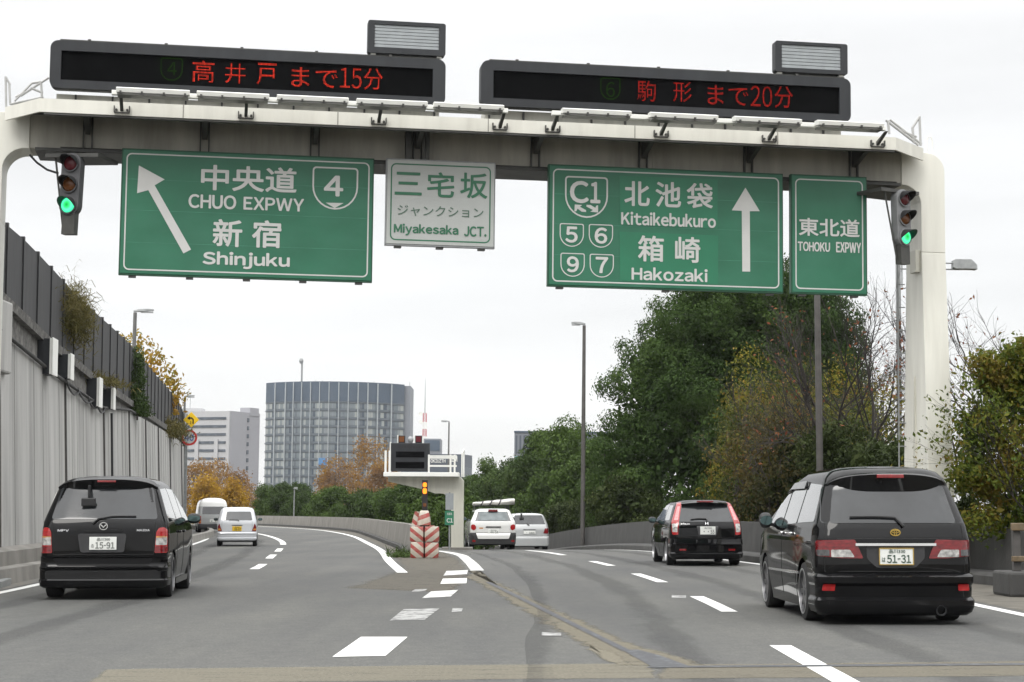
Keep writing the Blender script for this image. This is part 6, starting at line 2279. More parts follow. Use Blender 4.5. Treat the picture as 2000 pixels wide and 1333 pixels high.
# ---- mid-distance green trees left of it, each its own crown
def blob(rng, w, h, k):
    """a few lobes filling a crown w wide and h high standing on the ground"""
    out = []
    for i in range(k):
        a = rng.uniform(-1, 1)
        z = rng.uniform(0.18, 0.78)
        ww = w * 0.5 * (1.0 - 0.75 * max(0, z - 0.35))
        r = rng.uniform(0.2, 0.3)
        out.append((a * ww * 0.62, rng.uniform(-.3, .3) * w * .5, z * h, w * r, w * r, h * r * 0.85))
    out.append((0, 0, h * 0.8, w * .22, w * .22, h * .19))
    out.append((w * .05, -w * .1, h * 0.45, w * .36, w * .33, h * .36))
    return out
mids = [(1098, 112, 820, 5.6, "rounded mid green tree behind the tall street lamp, left of the huge evergreen", 21),
        (1046, 118, 842, 4.2, "mid green tree in front of the far grey building with the teal window", 22),
        (1158, 104, 862, 4.4, "low mid green tree wedged against the left side of the huge evergreen", 23),
        (1000, 135, 897, 4.2, "small green tree above the silver wagon", 24),
        (958, 145, 905, 4.6, "small green tree above the white estate car", 25),
        (922, 152, 922, 4.0, "small green tree just right of the far gantry leg", 26)]
for i_, (u, Y, vt, w, lab, sd) in enumerate(mids):
    x, y, _ = on(u, Y)
    zt = at(u, vt, Y).z
    zb = -1.5
    rg = np.random.default_rng(sd)
    tree("green_tree", lab, "tree", (x, y, zb), blob(rg, w, zt - zb, 7), 24000, 0.19, M['leaf_mid'] if i_ % 2 == 0 else M['leaf_shrub'], sd, 0.18, group="green trees beside the right branch", clump=0.22, per=14, shell=0.4, droop=0.35, spread=0.6, bil=(20, 0.42, 0.7))
# dark undergrowth below the evergreen, along the parapet
for i, (u, Y, vt, w, lab) in enumerate(((1075, 92, 985, 3.4, "low dark shrub over the parapet right of the silver wagon"), (1120, 84, 960, 3.0, "dark shrub at the foot of the tall street lamp"), (1185, 76, 935, 3.4, "dark shrub over the parapet, left of the black compact wagon"))):
    x, y, _ = on(u, Y)
    x += 0.9
    zt = at(u, vt, Y).z
    zb = hz(x, y)
    rg = np.random.default_rng(40 + i)
    tree("shrub", lab, "shrub", (x, y, zb), blob(rg, w, zt - zb, 6), 13000, 0.13, M['leaf_dark'], 40 + i, 0.06, group="shrubs along the right parapet", clump=0.16, per=12, droop=0.35, spread=0.6, bil=(22, 0.25, 0.42))

# ---- hedge behind the wall between the branches
hed = [(492, 168, 948, 4.4), (545, 160, 950, 4.0), (590, 152, 962, 3.4), (632, 142, 955, 3.8), (672, 128, 962, 3.6), (712, 116, 952, 3.6), (752, 104, 948, 3.2), (795, 96, 942, 3.4), (838, 88, 950, 2.8), (872, 82, 952, 2.6), (905, 86, 948, 2.6)]
hl = ["leftmost shrub of the hedge, beside the yellow trees", "hedge shrub under the left part of the round glass building", "low hedge shrub by the round street lamp under the glass building", "hedge shrub left of the orange trees", "hedge shrub in front of the orange trees", "hedge shrub under the tallest orange tree", "hedge shrub under the left end of the far gantry", "hedge shrub left of the amber flashing light", "hedge shrub behind the amber flashing light", "hedge shrub under the far gantry's arm, left of its leg", "hedge shrub seen beside the far gantry's leg"]
for i, ((u, Y, vt, w), lab) in enumerate(zip(hed, hl)):
    x, y, _ = on(u, Y)
    x = max(x, lerp_tab(GW, y) + 0.5 + w * 0.62)
    zt = at(u, vt, Y).z
    zb = -0.3 if u < 850 else -1.2
    rg = np.random.default_rng(60 + i)
    tree("hedge_shrub", lab, "shrub", (x, y, zb), blob(rg, w, zt - zb, 7), 15000, 0.17, M['leaf_shrub'] if i % 3 else M['leaf_mid'], 60 + i, 0.08, group="hedge behind the gore wall", clump=0.2, per=12, droop=0.25, spread=0.6, shell=0.4, bil=(22, 0.3, 0.55))
fr = [(520, 150, 985, 3.0), (585, 138, 988, 2.8), (645, 122, 985, 2.6), (705, 106, 985, 2.4), (765, 94, 985, 2.2), (880, 78, 990, 2.0)]
fl = ["low front bush over the far wall near its left end", "low front bush over the far wall below the round street lamp", "low front bush over the wall below the orange trees", "low front bush over the wall, middle of the row", "low front bush over the wall left of the striped barrier", "low bush behind the small green post sign"]
for i, ((u, Y, vt, w), lab) in enumerate(zip(fr, fl)):
    x, y, _ = on(u, Y)
    x = max(x, lerp_tab(GW, y) + 0.5 + w * 0.85)
    zt = at(u, vt, Y).z
    rg = np.random.default_rng(80 + i)
    tree("low_bush", lab, "shrub", (x, y, -0.2 if u < 850 else -1.2), blob(rg, w, zt + (0.2 if u < 850 else 1.2), 6), 9000, 0.13, M['leaf_mid'], 80 + i, 0.05, group="low bushes in front of the hedge", clump=0.16, per=12, droop=0.2, spread=0.6, bil=(22, 0.2, 0.36))

# ---- orange and yellow trees far behind
org = [(712, 205, 852, 7.0, 'leaf_orange', "tallest orange tree in front of the round glass building"), (660, 200, 895, 5.6, 'leaf_orange', "orange tree left of the tallest one, in front of the glass building"), (745, 190, 900, 4.6, 'leaf_orange', "brown orange tree right of the tallest one, beside the far gantry"), (640, 215, 925, 5.0, 'leaf_orange', "low russet tree in front of the glass building's foot"),
       (385, 195, 900, 5.6, 'leaf_orange', "orange brown tree beside the end of the left wall"), (425, 210, 898, 6.0, 'leaf_orange', "wide orange tree in front of the white block"), (470, 200, 920, 4.8, 'leaf_orange', "thin orange tree at the right edge of the white block"), (405, 170, 932, 3.0, 'leaf_yellow', "yellow tree above the high roof van"), (458, 172, 940, 2.6, 'leaf_yellow', "bright yellow tree next to the dark hedge")]
for i, (u, Y, vt, w, mt, lab) in enumerate(org):
    x, y, _ = on(u, Y)
    zt = at(u, vt, Y).z
    rg = np.random.default_rng(100 + i)
    tree("autumn_tree", lab, "tree", (x, y, 0), blob(rg, w, zt, 8), 4200 if mt == 'leaf_orange' else 4000, 0.26, M[mt], 100 + i, 0.14, group="orange and yellow trees by the far bend", clump=0.4, per=8, shell=0.8, core=False, droop=0.2, spread=1.2, bark='bark_grey')

# ---- autumn thicket right of the road, in front of the evergreen
thk = [(1468, 62, 668, 3.8, 'leaf_gold', "olive and yellow tree in front of the evergreen, left of the dark post", 6500), (1560, 60, 668, 3.4, 'leaf_olive', "olive and orange tree just left of the dark post", 6000), (1650, 58, 690, 3.2, 'leaf_gold', "thin olive tree right of the dark post", 4200), (1505, 52, 800, 2.8, 'leaf_brown', "brown yellow bush above the tall minivan's windscreen", 6000), (1440, 58, 770, 2.8, 'leaf_olive', "brown bush low in front of the evergreen", 5600), (1620, 54, 790, 2.6, 'leaf_olive', "russet brown bush crossing behind the dark post", 4600), (1725, 53, 735, 2.4, 'leaf_gold', "yellow green tree touching the left side of the right gantry leg", 3200)]
for i, (u, Y, vt, w, mt, lab, n) in enumerate(thk):
    x, y, _ = on(u, Y)
    zt = at(u, vt, Y).z
    rg = np.random.default_rng(120 + i)
    tree("autumn_bush", lab, "tree", (x, y, 0.0), blob(rg, w, zt, 9), int(n * 0.8), 0.12, M[mt], 120 + i, 0.08, group="autumn thicket behind the tall minivan", clump=0.24, per=7, shell=0.7, core=False, droop=0.3, spread=1.0, bark='bark_twig', fork=0.2)
for i, (u, Y, vt, w, lab) in enumerate(((1640, 48, 826, 3.0, "dark green shrub behind the roof of the tall minivan"), (1735, 45, 845, 2.6, "dark green shrub left of the right gantry leg"), (1560, 52, 850, 2.6, "dark green shrub left of the dark post's foot"))):
    x, y, _ = on(u, Y)
    zt = at(u, vt, Y).z
    rg = np.random.default_rng(140 + i)
    tree("shrub", lab, "shrub", (x, y, 0.0), blob(rg, w, zt, 7), 15000, 0.1, M['leaf_dark'], 140 + i, 0.06, group="shrubs along the right parapet", clump=0.14, per=12, droop=0.3, spread=0.65, bil=(22, 0.2, 0.36))

# bare trees with russet leaves at the twig ends
x, y, _ = on(1705, 50)
branchy("bare_tree", "nearly bare dark tree with russet leaves left of the right gantry leg", (x, y, 0), 7, 8.7, 0.085, 0.34, M['leaf_russet'], 230, 0.11, dirs=[(-.3, 0, 1), (.12, .1, 1), (-.6, 0, 1)], levels=4)
x, y, _ = on(1655, 54)
branchy("bare_tree", "nearly bare dark tree in front of the evergreen, right of the dark post", (x, y, 0), 17, 7.2, 0.08, 0.38, M['leaf_olive'], 700, 0.12, dirs=[(-.3, 0, 1), (.25, 0, 1)], levels=4)
x, y, _ = on(1940, 44)
branchy("bare_tree", "bare tree with russet leaves above the yellow green bush on the right", (x, y, 0), 9, 8.2, 0.08, 0.36, M['leaf_russet'], 520, 0.11, dirs=[(-.3, 0, 1), (.1, 0, 1), (.4, 0, 1)], levels=4)
x, y, _ = on(1530, 57)
branchy("bare_tree", "thin grey twigged tree inside the autumn thicket", (x, y, 0), 19, 6.6, 0.07, 0.42, M['leaf_olive'], 500, 0.12, dirs=[(-.4, 0, 1), (.3, 0, 1), (0, 0, 1)], levels=4, bark='bark_twig')
x, y, _ = on(1610, 56)
branchy("bare_tree", "dark forked tree standing right behind the dark post", (x, y, 0), 29, 5.8, 0.075, 0.42, M['leaf_olive'], 420, 0.12, dirs=[(-.35, 0, 1), (.35, 0, 1)], levels=4, bark='bark_dark')

# yellow-green bush at the right border, arching towards the gantry leg
x, y = 9.15, 31.6
lobes_r = [(-.65, 0, 1.35, .7, .5, .75), (-.65, -.1, 2.4, .65, .5, .7), (.1, 0, 1.6, .8, .6, .9), (.0, 0, 2.9, .7, .55, .65), (.65, 0, 2.5, .8, .6, .9), (.45, 0, 3.55, .6, .5, .5), (-.5, 0, 3.3, .4, .4, .4), (1.1, 0, 1.2, .7, .6, .8), (-1.1, -.1, 1.9, .4, .4, .5), (-.35, 0, 3.9, .45, .4, .4), (.9, 0, 4.1, .6, .5, .5), (-1.05, 0, 2.75, .35, .35, .35), (.5, 0, 4.5, .35, .35, .35), (1.2, 0, 3.2, .6, .5, .8), (-.9, 0, 3.5, .3, .3, .35)]
tree("leafy_bush", "yellow green leafy bush leaning over the parapet at the right border", "shrub", (x, y, 0), lobes_r, 27000, 0.08, M['leaf_yolive'], 151, 0.05, clump=0.12, per=10, shell=0.6, droop=0.15, spread=0.7, core=True, bark='bark_dark', bil=(26, 0.14, 0.26), fork=0.15)
x, y = 9.0, 31.1
branchy("arching_shrub", "loose yellow green branches reaching across the right gantry leg", (x + 0.25, y, 0.6), 23, 4.2, 0.022, 0.33, M['leaf_yolive'], 1500, 0.085, cat="shrub", dirs=[(-.45, -.1, 1.0), (-.15, 0, 1.1), (-.6, -.1, .62), (.2, 0, 1.2)], levels=3, up=0.1)
x, y = 8.6, 33.6
tree("leafy_bush", "dark low bush between the right gantry leg and the guard rail", "shrub", (x, y, 0), [(0, 0, .7, .8, .5, .75), (.55, 0, 1.0, .8, .5, .8), (-.35, 0, 1.0, .4, .4, .6), (1.2, 0, 1.1, .7, .5, .8)], 11000, 0.085, M['leaf_dark'], 153, 0.05, clump=0.12, per=12, droop=0.2, spread=0.65, bil=(24, 0.16, 0.3))

# ---- plane tree behind the screen fence on the left
x, y, _ = on(275, 84)
zt = at(285, 648, 84).z
lobes_p = [(-.3, 0, zt - .8, .9, 1.0, .75), (.4, 0, zt - 1.5, 1.0, 1.0, .9), (.85, 0, zt - 2.3, .9, 1.0, .9), (1.3, 0, zt - 3.1, .6, .9, .7), (0, 0, zt - 3.2, 1.1, 1.0, 1.2), (-.7, 0, zt - 2.2, .7, .9, 1.0)]
tree("plane_tree", "thin yellow and green tree rising behind the screen fence on the left", "tree", (x, y, 0), lobes_p, 1500, 0.24, M['leaf_plane'], 161, 0.07, clump=0.3, per=6, shell=0.85, core=False, droop=0.2, spread=1.2)

# ---- dry grass hanging over the fence, ivy at the lamp, tufts on the ledge
def tuft(name, label, base, n, L, spread_, seed, mat, cat="plant", droop=0.7, elong=(0.3, 0.3, 0.1), wd=0.035):
    rng = np.random.default_rng(seed)
    o = empty(name, label, cat, base)
    P = rng.normal(0, 1, (n, 3)) * np.array(elong)
    D = unit(rng.normal(0, spread_, (n, 3)) + np.array([0.25, -0.2, 0.75]))
    LL = (L * rng.uniform(0.5, 1.2, n))[:, None]
    S = unit(np.cross(D, rng.normal(0, 1, (n, 3)))) * wd
    A = P
    B = P + D * LL * 0.55
    Cc = B + unit(D + np.array([0, 0, -droop])) * LL * 0.5
    V = np.stack([A - S, A + S, B + S * .8, B - S * .8, B - S * .8, B + S * .8, Cc + S * .15, Cc - S * .15], 1).reshape(-1, 3)
    Fq = np.arange(8 * n).reshape(2 * n, 4)
    mesh_np("blades", V, Fq, mat, o)
    return o
yy = on_wall(132, -0.2)
xx = lerp_tab(LW, yy) - 0.1
tuft("dry_grass", "shaggy dry grass hanging over the screen fence on the left", (xx + 0.05, yy, ft(yy) - 0.75), 2600, 0.36, 0.75, 171, M['grass_dry'], elong=(0.12, 0.72, 0.36), droop=1.0, wd=0.009)
yy = on_wall(262, -0.1)
rgv = np.random.default_rng(173)
tree("ivy", "green ivy climbing the gap in the screen fence by the left lamp post", "plant", (lerp_tab(LW, yy) - 0.0, yy, fb(yy) - 0.5), [(0, 0, .5, .2, .8, .5), (0, .1, 1.2, .16, .5, .6), (0, .1, 1.9, .13, .3, .5), (.05, .6, .2, .2, .8, .3)], 2600, 0.11, M['leaf_shrub'], 173, 0.03, clump=0.12, per=10, shell=0.6, core=False)
yy = on_wall(338, 0.0)
tuft("dry_grass", "dark dry plants spilling over the ledge at the far end of the left wall", (lerp_tab(LW, yy) + 0.05, yy, fb(yy) - 0.15), 900, 0.4, 0.7, 177, M['grass_dry'], elong=(0.12, 1.5, 0.18), droop=1.4, wd=0.02)
yy = on_wall(205, 0.0)
tuft("ledge_weeds", "small weeds growing on the stained ledge of the left wall", (lerp_tab(LW, yy) - 0.02, yy, fb(yy) - 0.08), 260, 0.35, 0.7, 179, M['grass_dry'], elong=(0.08, 1.6, 0.05), droop=0.8, wd=0.018)
tuft("verge_weeds", "weeds at the foot of the gore wall beside the striped barrier", (-2.95, 49.9, 0.02), 220, 0.3, 0.8, 181, M['leaf_shrub'], elong=(0.15, 0.5, 0.03), droop=0.6, wd=0.015)
# ================================================================== STREET FURNITURE
LEAN = RHO
def street_lamp(label, u, vtop, Y, arm, r, mat, vbase_z=0.0, head=(0.62, 0.2, 0.1), name="street_lamp"):
    """plain pole with a flat head; arm>0 reaches right"""
    p = at(u, vtop, Y)
    H_ = p.z - vbase_z
    x = p.x - H_ * math.tan(LEAN)
    o = empty(name, label, "street lamp", (x, Y, vbase_z), lean=LEAN, group="street lamps")
    mb = MB().tube([(0, 0, 0), (0, 0, H_ * 0.55), (0, 0, H_)], [r * 1.15, r, r * 0.8], 12)
    mb.build("pole", mat, o, smooth=50)
    s = 1 if arm > 0 else -1
    L = abs(arm)
    hw = head[1] / 2
    mb = MB()
    rings = []
    for t in np.linspace(0, 1, 9):
        w = hw * (0.55 + 0.45 * math.sin(math.pi * min(1, t * 1.2 + .1)) ** .5) if t < .98 else hw * .5
        h = head[2] * (0.55 + 0.45 * math.sin(math.pi * (t * .8 + .1)))
        xx = s * (-.05 + L * t)
        zz = H_ + 0.02 + 0.05 * t
        rings.append([(xx, -w, zz), (xx, w, zz), (xx, w * .8, zz + h), (xx, -w * .8, zz + h)])
    mb.loft(rings)
    mb.build("lamp_head", M['galv'], o, bev=0.01)
    MB().box(min(s * L * .3, s * L * .9), max(s * L * .3, s * L * .9), -hw * .7, hw * .7, H_ - 0.005, H_ + 0.04).build("lamp_glass", M['housing_grey'], o)
    return o
street_lamp("tall dark street lamp in front of the green trees, its head pointing left", 1141, 636, 76, -0.58, 0.085, M['pole_brown'], hz(3.0, 76))
street_lamp("street lamp rising behind the left screen fence, head pointing right", 264, 611, 70, 0.76, 0.085, M['pole_grey'], 0)
street_lamp("distant lamp above the end of the left wall, over the yellow curve sign", 361, 777, 101, 0.58, 0.07, M['pole_grey'], 4.85)
street_lamp("distant lamp right of the far gantry, head pointing left", 877, 825, 155, -0.72, 0.08, M['pole_grey'], -1)
o = street_lamp("small round headed lamp among the hedge shrubs below the glass building", 575, 956, 146, 0.3, 0.05, M['galv'], 0, head=(0.3, 0.3, 0.12))
# lamp by the right leg, with bracket arms and a box head
Y = 58.0
p = at(1754, 512, Y)
H_ = p.z
x = p.x - H_ * math.tan(LEAN)
o = empty("street_lamp", "grey street lamp behind the right gantry leg with a big angular head", "street lamp", (x, Y, 0), lean=LEAN, group="street lamps")
MB().tube([(0, 0, 0), (0, 0, H_ * .5), (0, 0, H_ + .12)], [.095, .085, .078], 12).build("pole", M['galv'], o, smooth=50)
mb = MB()
mb.tube([(0, 0, H_ - .02), (1.95, 0, H_ - .02)], .024, 8)
mb.tube([(0, 0, H_ - .22), (1.95, 0, H_ - .22)], .024, 8)
mb.tube([(.12, 0, H_ - .02), (.12, 0, H_ - .8)], .02, 6)
mb.tube([(.02, 0, H_ - .86), (.18, 0, H_ - .85), (.4, 0, H_ - .75), (.62, 0, H_ - .55)], .02, 6)
mb.tube([(.62, 0, H_ - .02), (.62, 0, H_ - .55)], .02, 6)
mb.build("bracket_arm", M['galv'], o, smooth=50)
rings = []
for xx, zt, zb in ((1.72, .16, -.08), (1.8, .2, -.12), (2.3, .2, -.12), (2.48, .02, -.13)):
    rings.append([(xx, -.17, H_ - .1 + zb), (xx, .17, H_ - .1 + zb), (xx, .14, H_ - .1 + zt), (xx, -.14, H_ - .1 + zt)])
MB().loft(rings).build("lamp_head", M['galv'], o, bev=0.015)
# dark post behind the narrow green sign
Y = 47.0
p = at(1595.5, 545, Y)
x = p.x - p.z * math.tan(0.0)
o = empty("steel_post", "dark steel post standing behind the narrow green sign", "post", (x, Y, 0))
MB().tube([(0, 0, 0), (0, 0, p.z)], [.09, .075], 14).build("pole", M['pole_brown'], o, smooth=50)
MB().lathe([(0, .16), (.05, .16)], 14, 'z').build("base_flange", M['galv'], o)

# warning signs at the end of the left wall
Y = 91.0
p = at(374, 820.5, Y)
q = at(373, 856, Y)
x0 = at(364, 900, Y).x
o = empty("curve_sign", "yellow diamond curve warning sign at the end of the left wall", "sign", (x0, Y, 0))
MB().tube([(0, 0, 0), (0, 0, p.z + .3)], .045, 8).build("pole", M['galv'], o, smooth=50)
hd = 0.39
cx_, cz_ = p.x - x0, p.z
M['sign_yellow'] = pm("yellow_sign_sheet", (0.78, 0.5, 0.01), 0.45, var=0.05)
MB().prism([(cx_, cz_ - hd), (cx_ + hd, cz_), (cx_, cz_ + hd), (cx_ - hd, cz_)], -.09, -.06).build("panel", M['sign_yellow'], o, bev=0.01)
a = [(.07, -.2), (.13, -.2), (.13, .02), (.04, .12), (-.06, .12), (-.06, .18), (-.2, .085), (-.06, -.01), (-.06, .05), (.02, .05), (.07, 0)]
MB().prism([(cx_ + px, cz_ + pz) for px, pz in a], -.1, -.088).build("arrow", M['black'], o)
MB().box(-.03, cx_ + .05, -.06, .0, cz_ - .03, cz_ + .03).build("clamp", M['galv'], o)
o = empty("speed_sign", "round red ringed speed limit 40 sign below the yellow diamond", "sign", (x0, Y - 0.4, 0))
cx_, cz_ = q.x - x0, q.z
MB().tube([(0, 0, 0), (0, 0, q.z + .3)], .04, 8).build("pole", M['galv'], o, smooth=50)
n = 36
M['sign_red'] = pm("red_sign_ring", (0.5, 0.03, 0.03), 0.45, var=0.05)
M['sign_blue'] = pm("blue_sign_digits", (0.03, 0.08, 0.3), 0.45, var=0.05)
C_ = [(cx_ + .39 * math.cos(2 * math.pi * k / n), cz_ + .39 * math.sin(2 * math.pi * k / n)) for k in range(n)]
Ci = [(cx_ + .29 * math.cos(2 * math.pi * k / n), cz_ + .29 * math.sin(2 * math.pi * k / n)) for k in range(n)]
MB().prism(C_, -.08, -.055).build("panel", M['sign_white'], o)
MB().ring(C_, Ci, -.09, -.081).build("red_ring", M['sign_red'], o)
mb = MB()
letter(mb, "40", cx_ - .22, cx_ + .22, cz_ - .16, cz_ + .16, -.086, 0.03)
mb.build("lettering", M['sign_blue'], o)
MB().box(-.03, cx_ + .05, -.055, .0, cz_ - .03, cz_ + .03).build("clamp", M['galv'], o)

# ------------------------------------------------------------------ far gantry with a message panel
Y2 = 61.0
def F2(u, v, y=0.0):
    p_ = at(u, v, Y2 + y)
    return p_.x, p_.z
lx, _ = F2(893, 1000)
o = empty("far_gantry", "cream cantilever gantry with one leg and a railed walkway in the middle distance", "gantry", (lx, Y2, 0), lean=LEAN * 0.4)
X = lambda u, v: (F2(u, v)[0] - lx, F2(u, v)[1])
w = 0.2
zb = X(893, 936)[1]
xl = X(757, 936)[0]
zlow = X(757, 940)[1]
zleg = X(870, 962)[1]
# outline: leg, haunch, tapering arm
ztop = X(893, 932)[1]
poly = [(w, -.3), (w, ztop - .12), (w - .1, ztop), (xl, ztop), (xl, ztop - .16), (xl + 1.2, ztop - .42), (-.75, ztop - .55)]
poly += [(-.55 + .34 * math.sin(rad(a)), ztop - .55 - .34 + .34 * math.cos(rad(a))) for a in range(0, 91, 15)]
poly += [(-w, -.3)]
MB().prism(list(reversed(poly)), 0.0, .55).build("frame", M['steel_cream'], o, bev=0.015)
MB().box(-.5, .5, -.3, .85, -.2, .04).build("base", M['concrete_mid'], o)
MB().box(xl - .12, .05, -.45, .9, ztop + .003, ztop + .14).build("walkway", M['steel_white'], o, bev=0.01)
mb = MB()
for zz in (.35, .62):
    mb.box(X(838, 900)[0], -.02, -.42, -.38, ztop + zz - .03, ztop + zz + .03)
mb.box(X(838, 900)[0], -.02, -.42, -.38, ztop + .64, ztop + .70)
for ux in (838, 880, 888):
    xx = X(ux, 900)[0]
    mb.box(xx - .03, xx + .03, -.43, -.37, ztop + .14, ztop + .72)
for ux in (754, 762):
    xx = X(ux, 900)[0]
    mb.box(xx - .035, xx + .035, -.43, -.37, ztop + .14, ztop + .85)
mb.tube([(X(902, 900)[0], -.2, ztop), (X(902, 900)[0], -.2, ztop + .8), (X(905, 900)[0], -.1, ztop + .9), (X(905, 900)[0], .2, ztop + .8), (X(905, 900)[0], .2, ztop)], .025, 6)
mb.build("handrail", M['steel_white'], o)
pa = X(764, 866); pb = X(839, 922)
o2 = empty("message_panel", "blank black message panel standing on the far gantry", "message panel", (lx + (pa[0] + pb[0]) / 2, Y2 - 0.2, pb[1]), lean=LEAN * 0.4)
W_, H2 = (pb[0] - pa[0]) / 2, pa[1] - pb[1]
MB().box(-W_, W_, 0, .45, 0.02, H2).build("casing", M['housing'], o2, bev=0.02)
MB().box(-W_ * .74, W_ * .74, -.012, -.001, H2 * .5, H2 * .7).box(-W_ * .74, W_ * .74, -.012, -.001, H2 * .12, H2 * .34).build("screen", M['screen'], o2)
MB().box(-W_ - .035, -W_ - .003, -.02, .46, 0.0, H2 + .03).build("side_trim", M['steel_white'], o2)
mb = MB()
for k in range(9):
    xx = -W_ * .6 + k * W_ * .15
    mb.box(xx, xx + .06, -.006, -.001, H2 * .82, H2 * .9)
mb.build("dot_row", M['black'], o2)
for ux, lab, mt in ((785, "small square amber signal light on the left top of the far message panel", 'lens_amber'), (818, "small square red signal light on the right top of the far message panel", 'lens_red')):
    c0 = X(ux, 865)
    o3 = empty("beacon_light", lab, "signal light", (lx + c0[0], Y2 - 0.15, pb[1] + H2 + .004), group="square lights on the far message panel")
    MB().box(-.11, .11, 0, .2, 0, .24).build("housing", M['black'], o3, bev=0.01)
    MB().box(-.085, .085, -.008, -.001, .03, .21).build("lens", M[mt], o3)
    MB().box(-.145, -.115, -.02, .2, 0, .26).build("side_trim", M['steel_white'], o3)
cm = X(802, 856)
o3 = empty("camera_dome", "small grey camera between the two square lights on the far panel", "camera", (lx + cm[0], Y2, pb[1] + H2 + .004))
MB().lathe([(0, .05), (.06, .09), (.14, .1), (.2, .06), (.22, .01)], 16, 'z').build("housing", M['housing_grey'], o3, smooth=50)

# ------------------------------------------------------------------ crash cushion with amber flasher
Yb = 48.7
def B2(u, v):
    p_ = at(u, v, Yb)
    return p_.x, p_.z
def stripes(name, s, w_, ang):
    m_ = bpy.data.materials.new(name)
    m_.use_nodes = True
    t = m_.node_tree
    b = t.nodes["Principled BSDF"]
    b.inputs["Roughness"].default_value = 0.5
    tcn = t.nodes.new("ShaderNodeTexCoord")
    sp_ = t.nodes.new("ShaderNodeSeparateXYZ")
    t.links.new(tcn.outputs["Object"], sp_.inputs[0])
    m1 = t.nodes.new("ShaderNodeMath"); m1.operation = 'MULTIPLY_ADD'
    m1.inputs[1].default_value = ang
    t.links.new(sp_.outputs["X"], m1.inputs[0])
    t.links.new(sp_.outputs["Z"], m1.inputs[2])
    m2 = t.nodes.new("ShaderNodeMath"); m2.operation = 'MULTIPLY'
    m2.inputs[1].default_value = 1 / w_
    t.links.new(m1.outputs[0], m2.inputs[0])
    m3 = t.nodes.new("ShaderNodeMath"); m3.operation = 'FRACT'
    t.links.new(m2.outputs[0], m3.inputs[0])
    r = t.nodes.new("ShaderNodeValToRGB")
    r.color_ramp.interpolation = 'CONSTANT'
    r.color_ramp.elements[0].color = (0.5, 0.46, 0.39, 1)
    r.color_ramp.elements[1].position = 0.55
    r.color_ramp.elements[1].color = (0.33, 0.03, 0.028, 1)
    t.links.new(m3.outputs[0], r.inputs[0])
    n_ = t.nodes.new("ShaderNodeTexNoise")
    n_.inputs["Scale"].default_value = 9
    n_.inputs["Detail"].default_value = 8
    t.links.new(tcn.outputs["Object"], n_.inputs["Vector"])
    r2 = t.nodes.new("ShaderNodeValToRGB")
    r2.color_ramp.elements[0].position = 0.35
    r2.color_ramp.elements[1].position = 0.75
    r2.color_ramp.elements[0].color = (0, 0, 0, 1)
    r2.color_ramp.elements[1].color = (.55, .55, .55, 1)
    t.links.new(n_.outputs["Fac"], r2.inputs[0])
    mx = t.nodes.new("ShaderNodeMix"); mx.data_type = 'RGBA'
    t.links.new(r2.outputs[0], mx.inputs["Factor"])
    t.links.new(r.outputs[0], mx.inputs["A"])
    mx.inputs["B"].default_value = (0.3, 0.26, 0.2, 1)
    t.links.new(mx.outputs["Result"], b.inputs["Base Color"])
    return m_
M['stripe_l'] = stripes("red_white_stripes_left", 1, 0.26, 0.8)
M['stripe_r'] = stripes("red_white_stripes_right", -1, 0.26, -0.8)
M['stripe_c'] = stripes("red_white_stripes_cone", 1, 0.26, -0.35)
labs = ["lower left red and white striped crash cushion block", "lower right red and white striped crash cushion block", "upper left red and white striped crash cushion block", "upper right red and white striped crash cushion block"]
for k, (ua, ub, va, vb, mt, off) in enumerate(((801, 827.5, 1060, 1091, 'stripe_l', 0), (829.5, 857, 1061, 1091, 'stripe_r', 0.01), (800, 827, 1031, 1059.5, 'stripe_l', .02), (829, 858, 1032, 1060.5, 'stripe_r', 0.0))):
    xa, za = B2(ua, va)
    xb, zb_ = B2(ub, vb)
    base_z = 0.0 if k < 2 else 0.425
    h_ = 0.42 if k < 2 else 0.40
    ob = empty("cushion_block", labs[k], "crash cushion", ((xa + xb) / 2, Yb + off, base_z), rad(2 if k % 2 else -2), group="striped crash cushion blocks at the gore")
    hw = (xb - xa) / 2 - .004
    rings = []
    for z, f in ((0, .94), (.03, .99), (h_ * .5, 1.0), (h_ - .05, .98), (h_, .9)):
        rings.append([(hw * f * cx2, .28 * f * cy2 + .28, z) for cx2, cy2 in roundrect(-1, 1, -1, 1, .16, 3)])
    MB().loft(rings).build("body", M[mt], ob, smooth=40)
    MB().box(-hw * .35, hw * .35, .1, .3, h_ + .001, h_ + .025).build("lid", M['stripe_c'] if k > 1 else M['trim_grey'], ob, bev=0.008) if k > 1 else None
xa, za = B2(804, 1001)
xb, _ = B2(839, 1001)
ob = empty("striped_hood", "striped hood leaning on top of the crash cushion", "crash cushion", ((xa + xb) / 2, Yb + 0.35, 0.86))
rings = []
hw = (xb - xa) / 2
for z, f in ((0, 1.0), (.1, 1.0), (.22, .9), (.32, .76), (.37, .66), (.385, .5)):
    rings.append([(hw * f * .72 * cx2 + .07 + .03 * z, .2 * f * cy2 + .05, z) for cx2, cy2 in roundrect(-1, 1, -1, 1, .35, 4)])
MB().loft(rings).build("body", M['stripe_c'], ob, smooth=45)
rings = []
for z, f in ((0, 1.0), (.2, .85), (.36, .6)):
    rings.append([(-hw * .72 + .09 * cx2 * f + .16 * z, .12 * cy2 + .02, z) for cx2, cy2 in roundrect(-1, 1, -1, 1, .2, 2)])
MB().loft(rings).build("side_flap", M['stripe_l'], ob, smooth=45)
xc_, _ = B2(826, 1000)
ob = empty("flashing_light", "dark post with two lit amber warning lights above the crash cushion", "warning light", (xc_, Yb + 1.0, 0))
zf = lambda v: at(826, v, Yb + 1.0).z
MB().box(-.075, .075, 0, .1, 0, zf(938)).build("post", M['black_matte'], ob, bev=0.012)
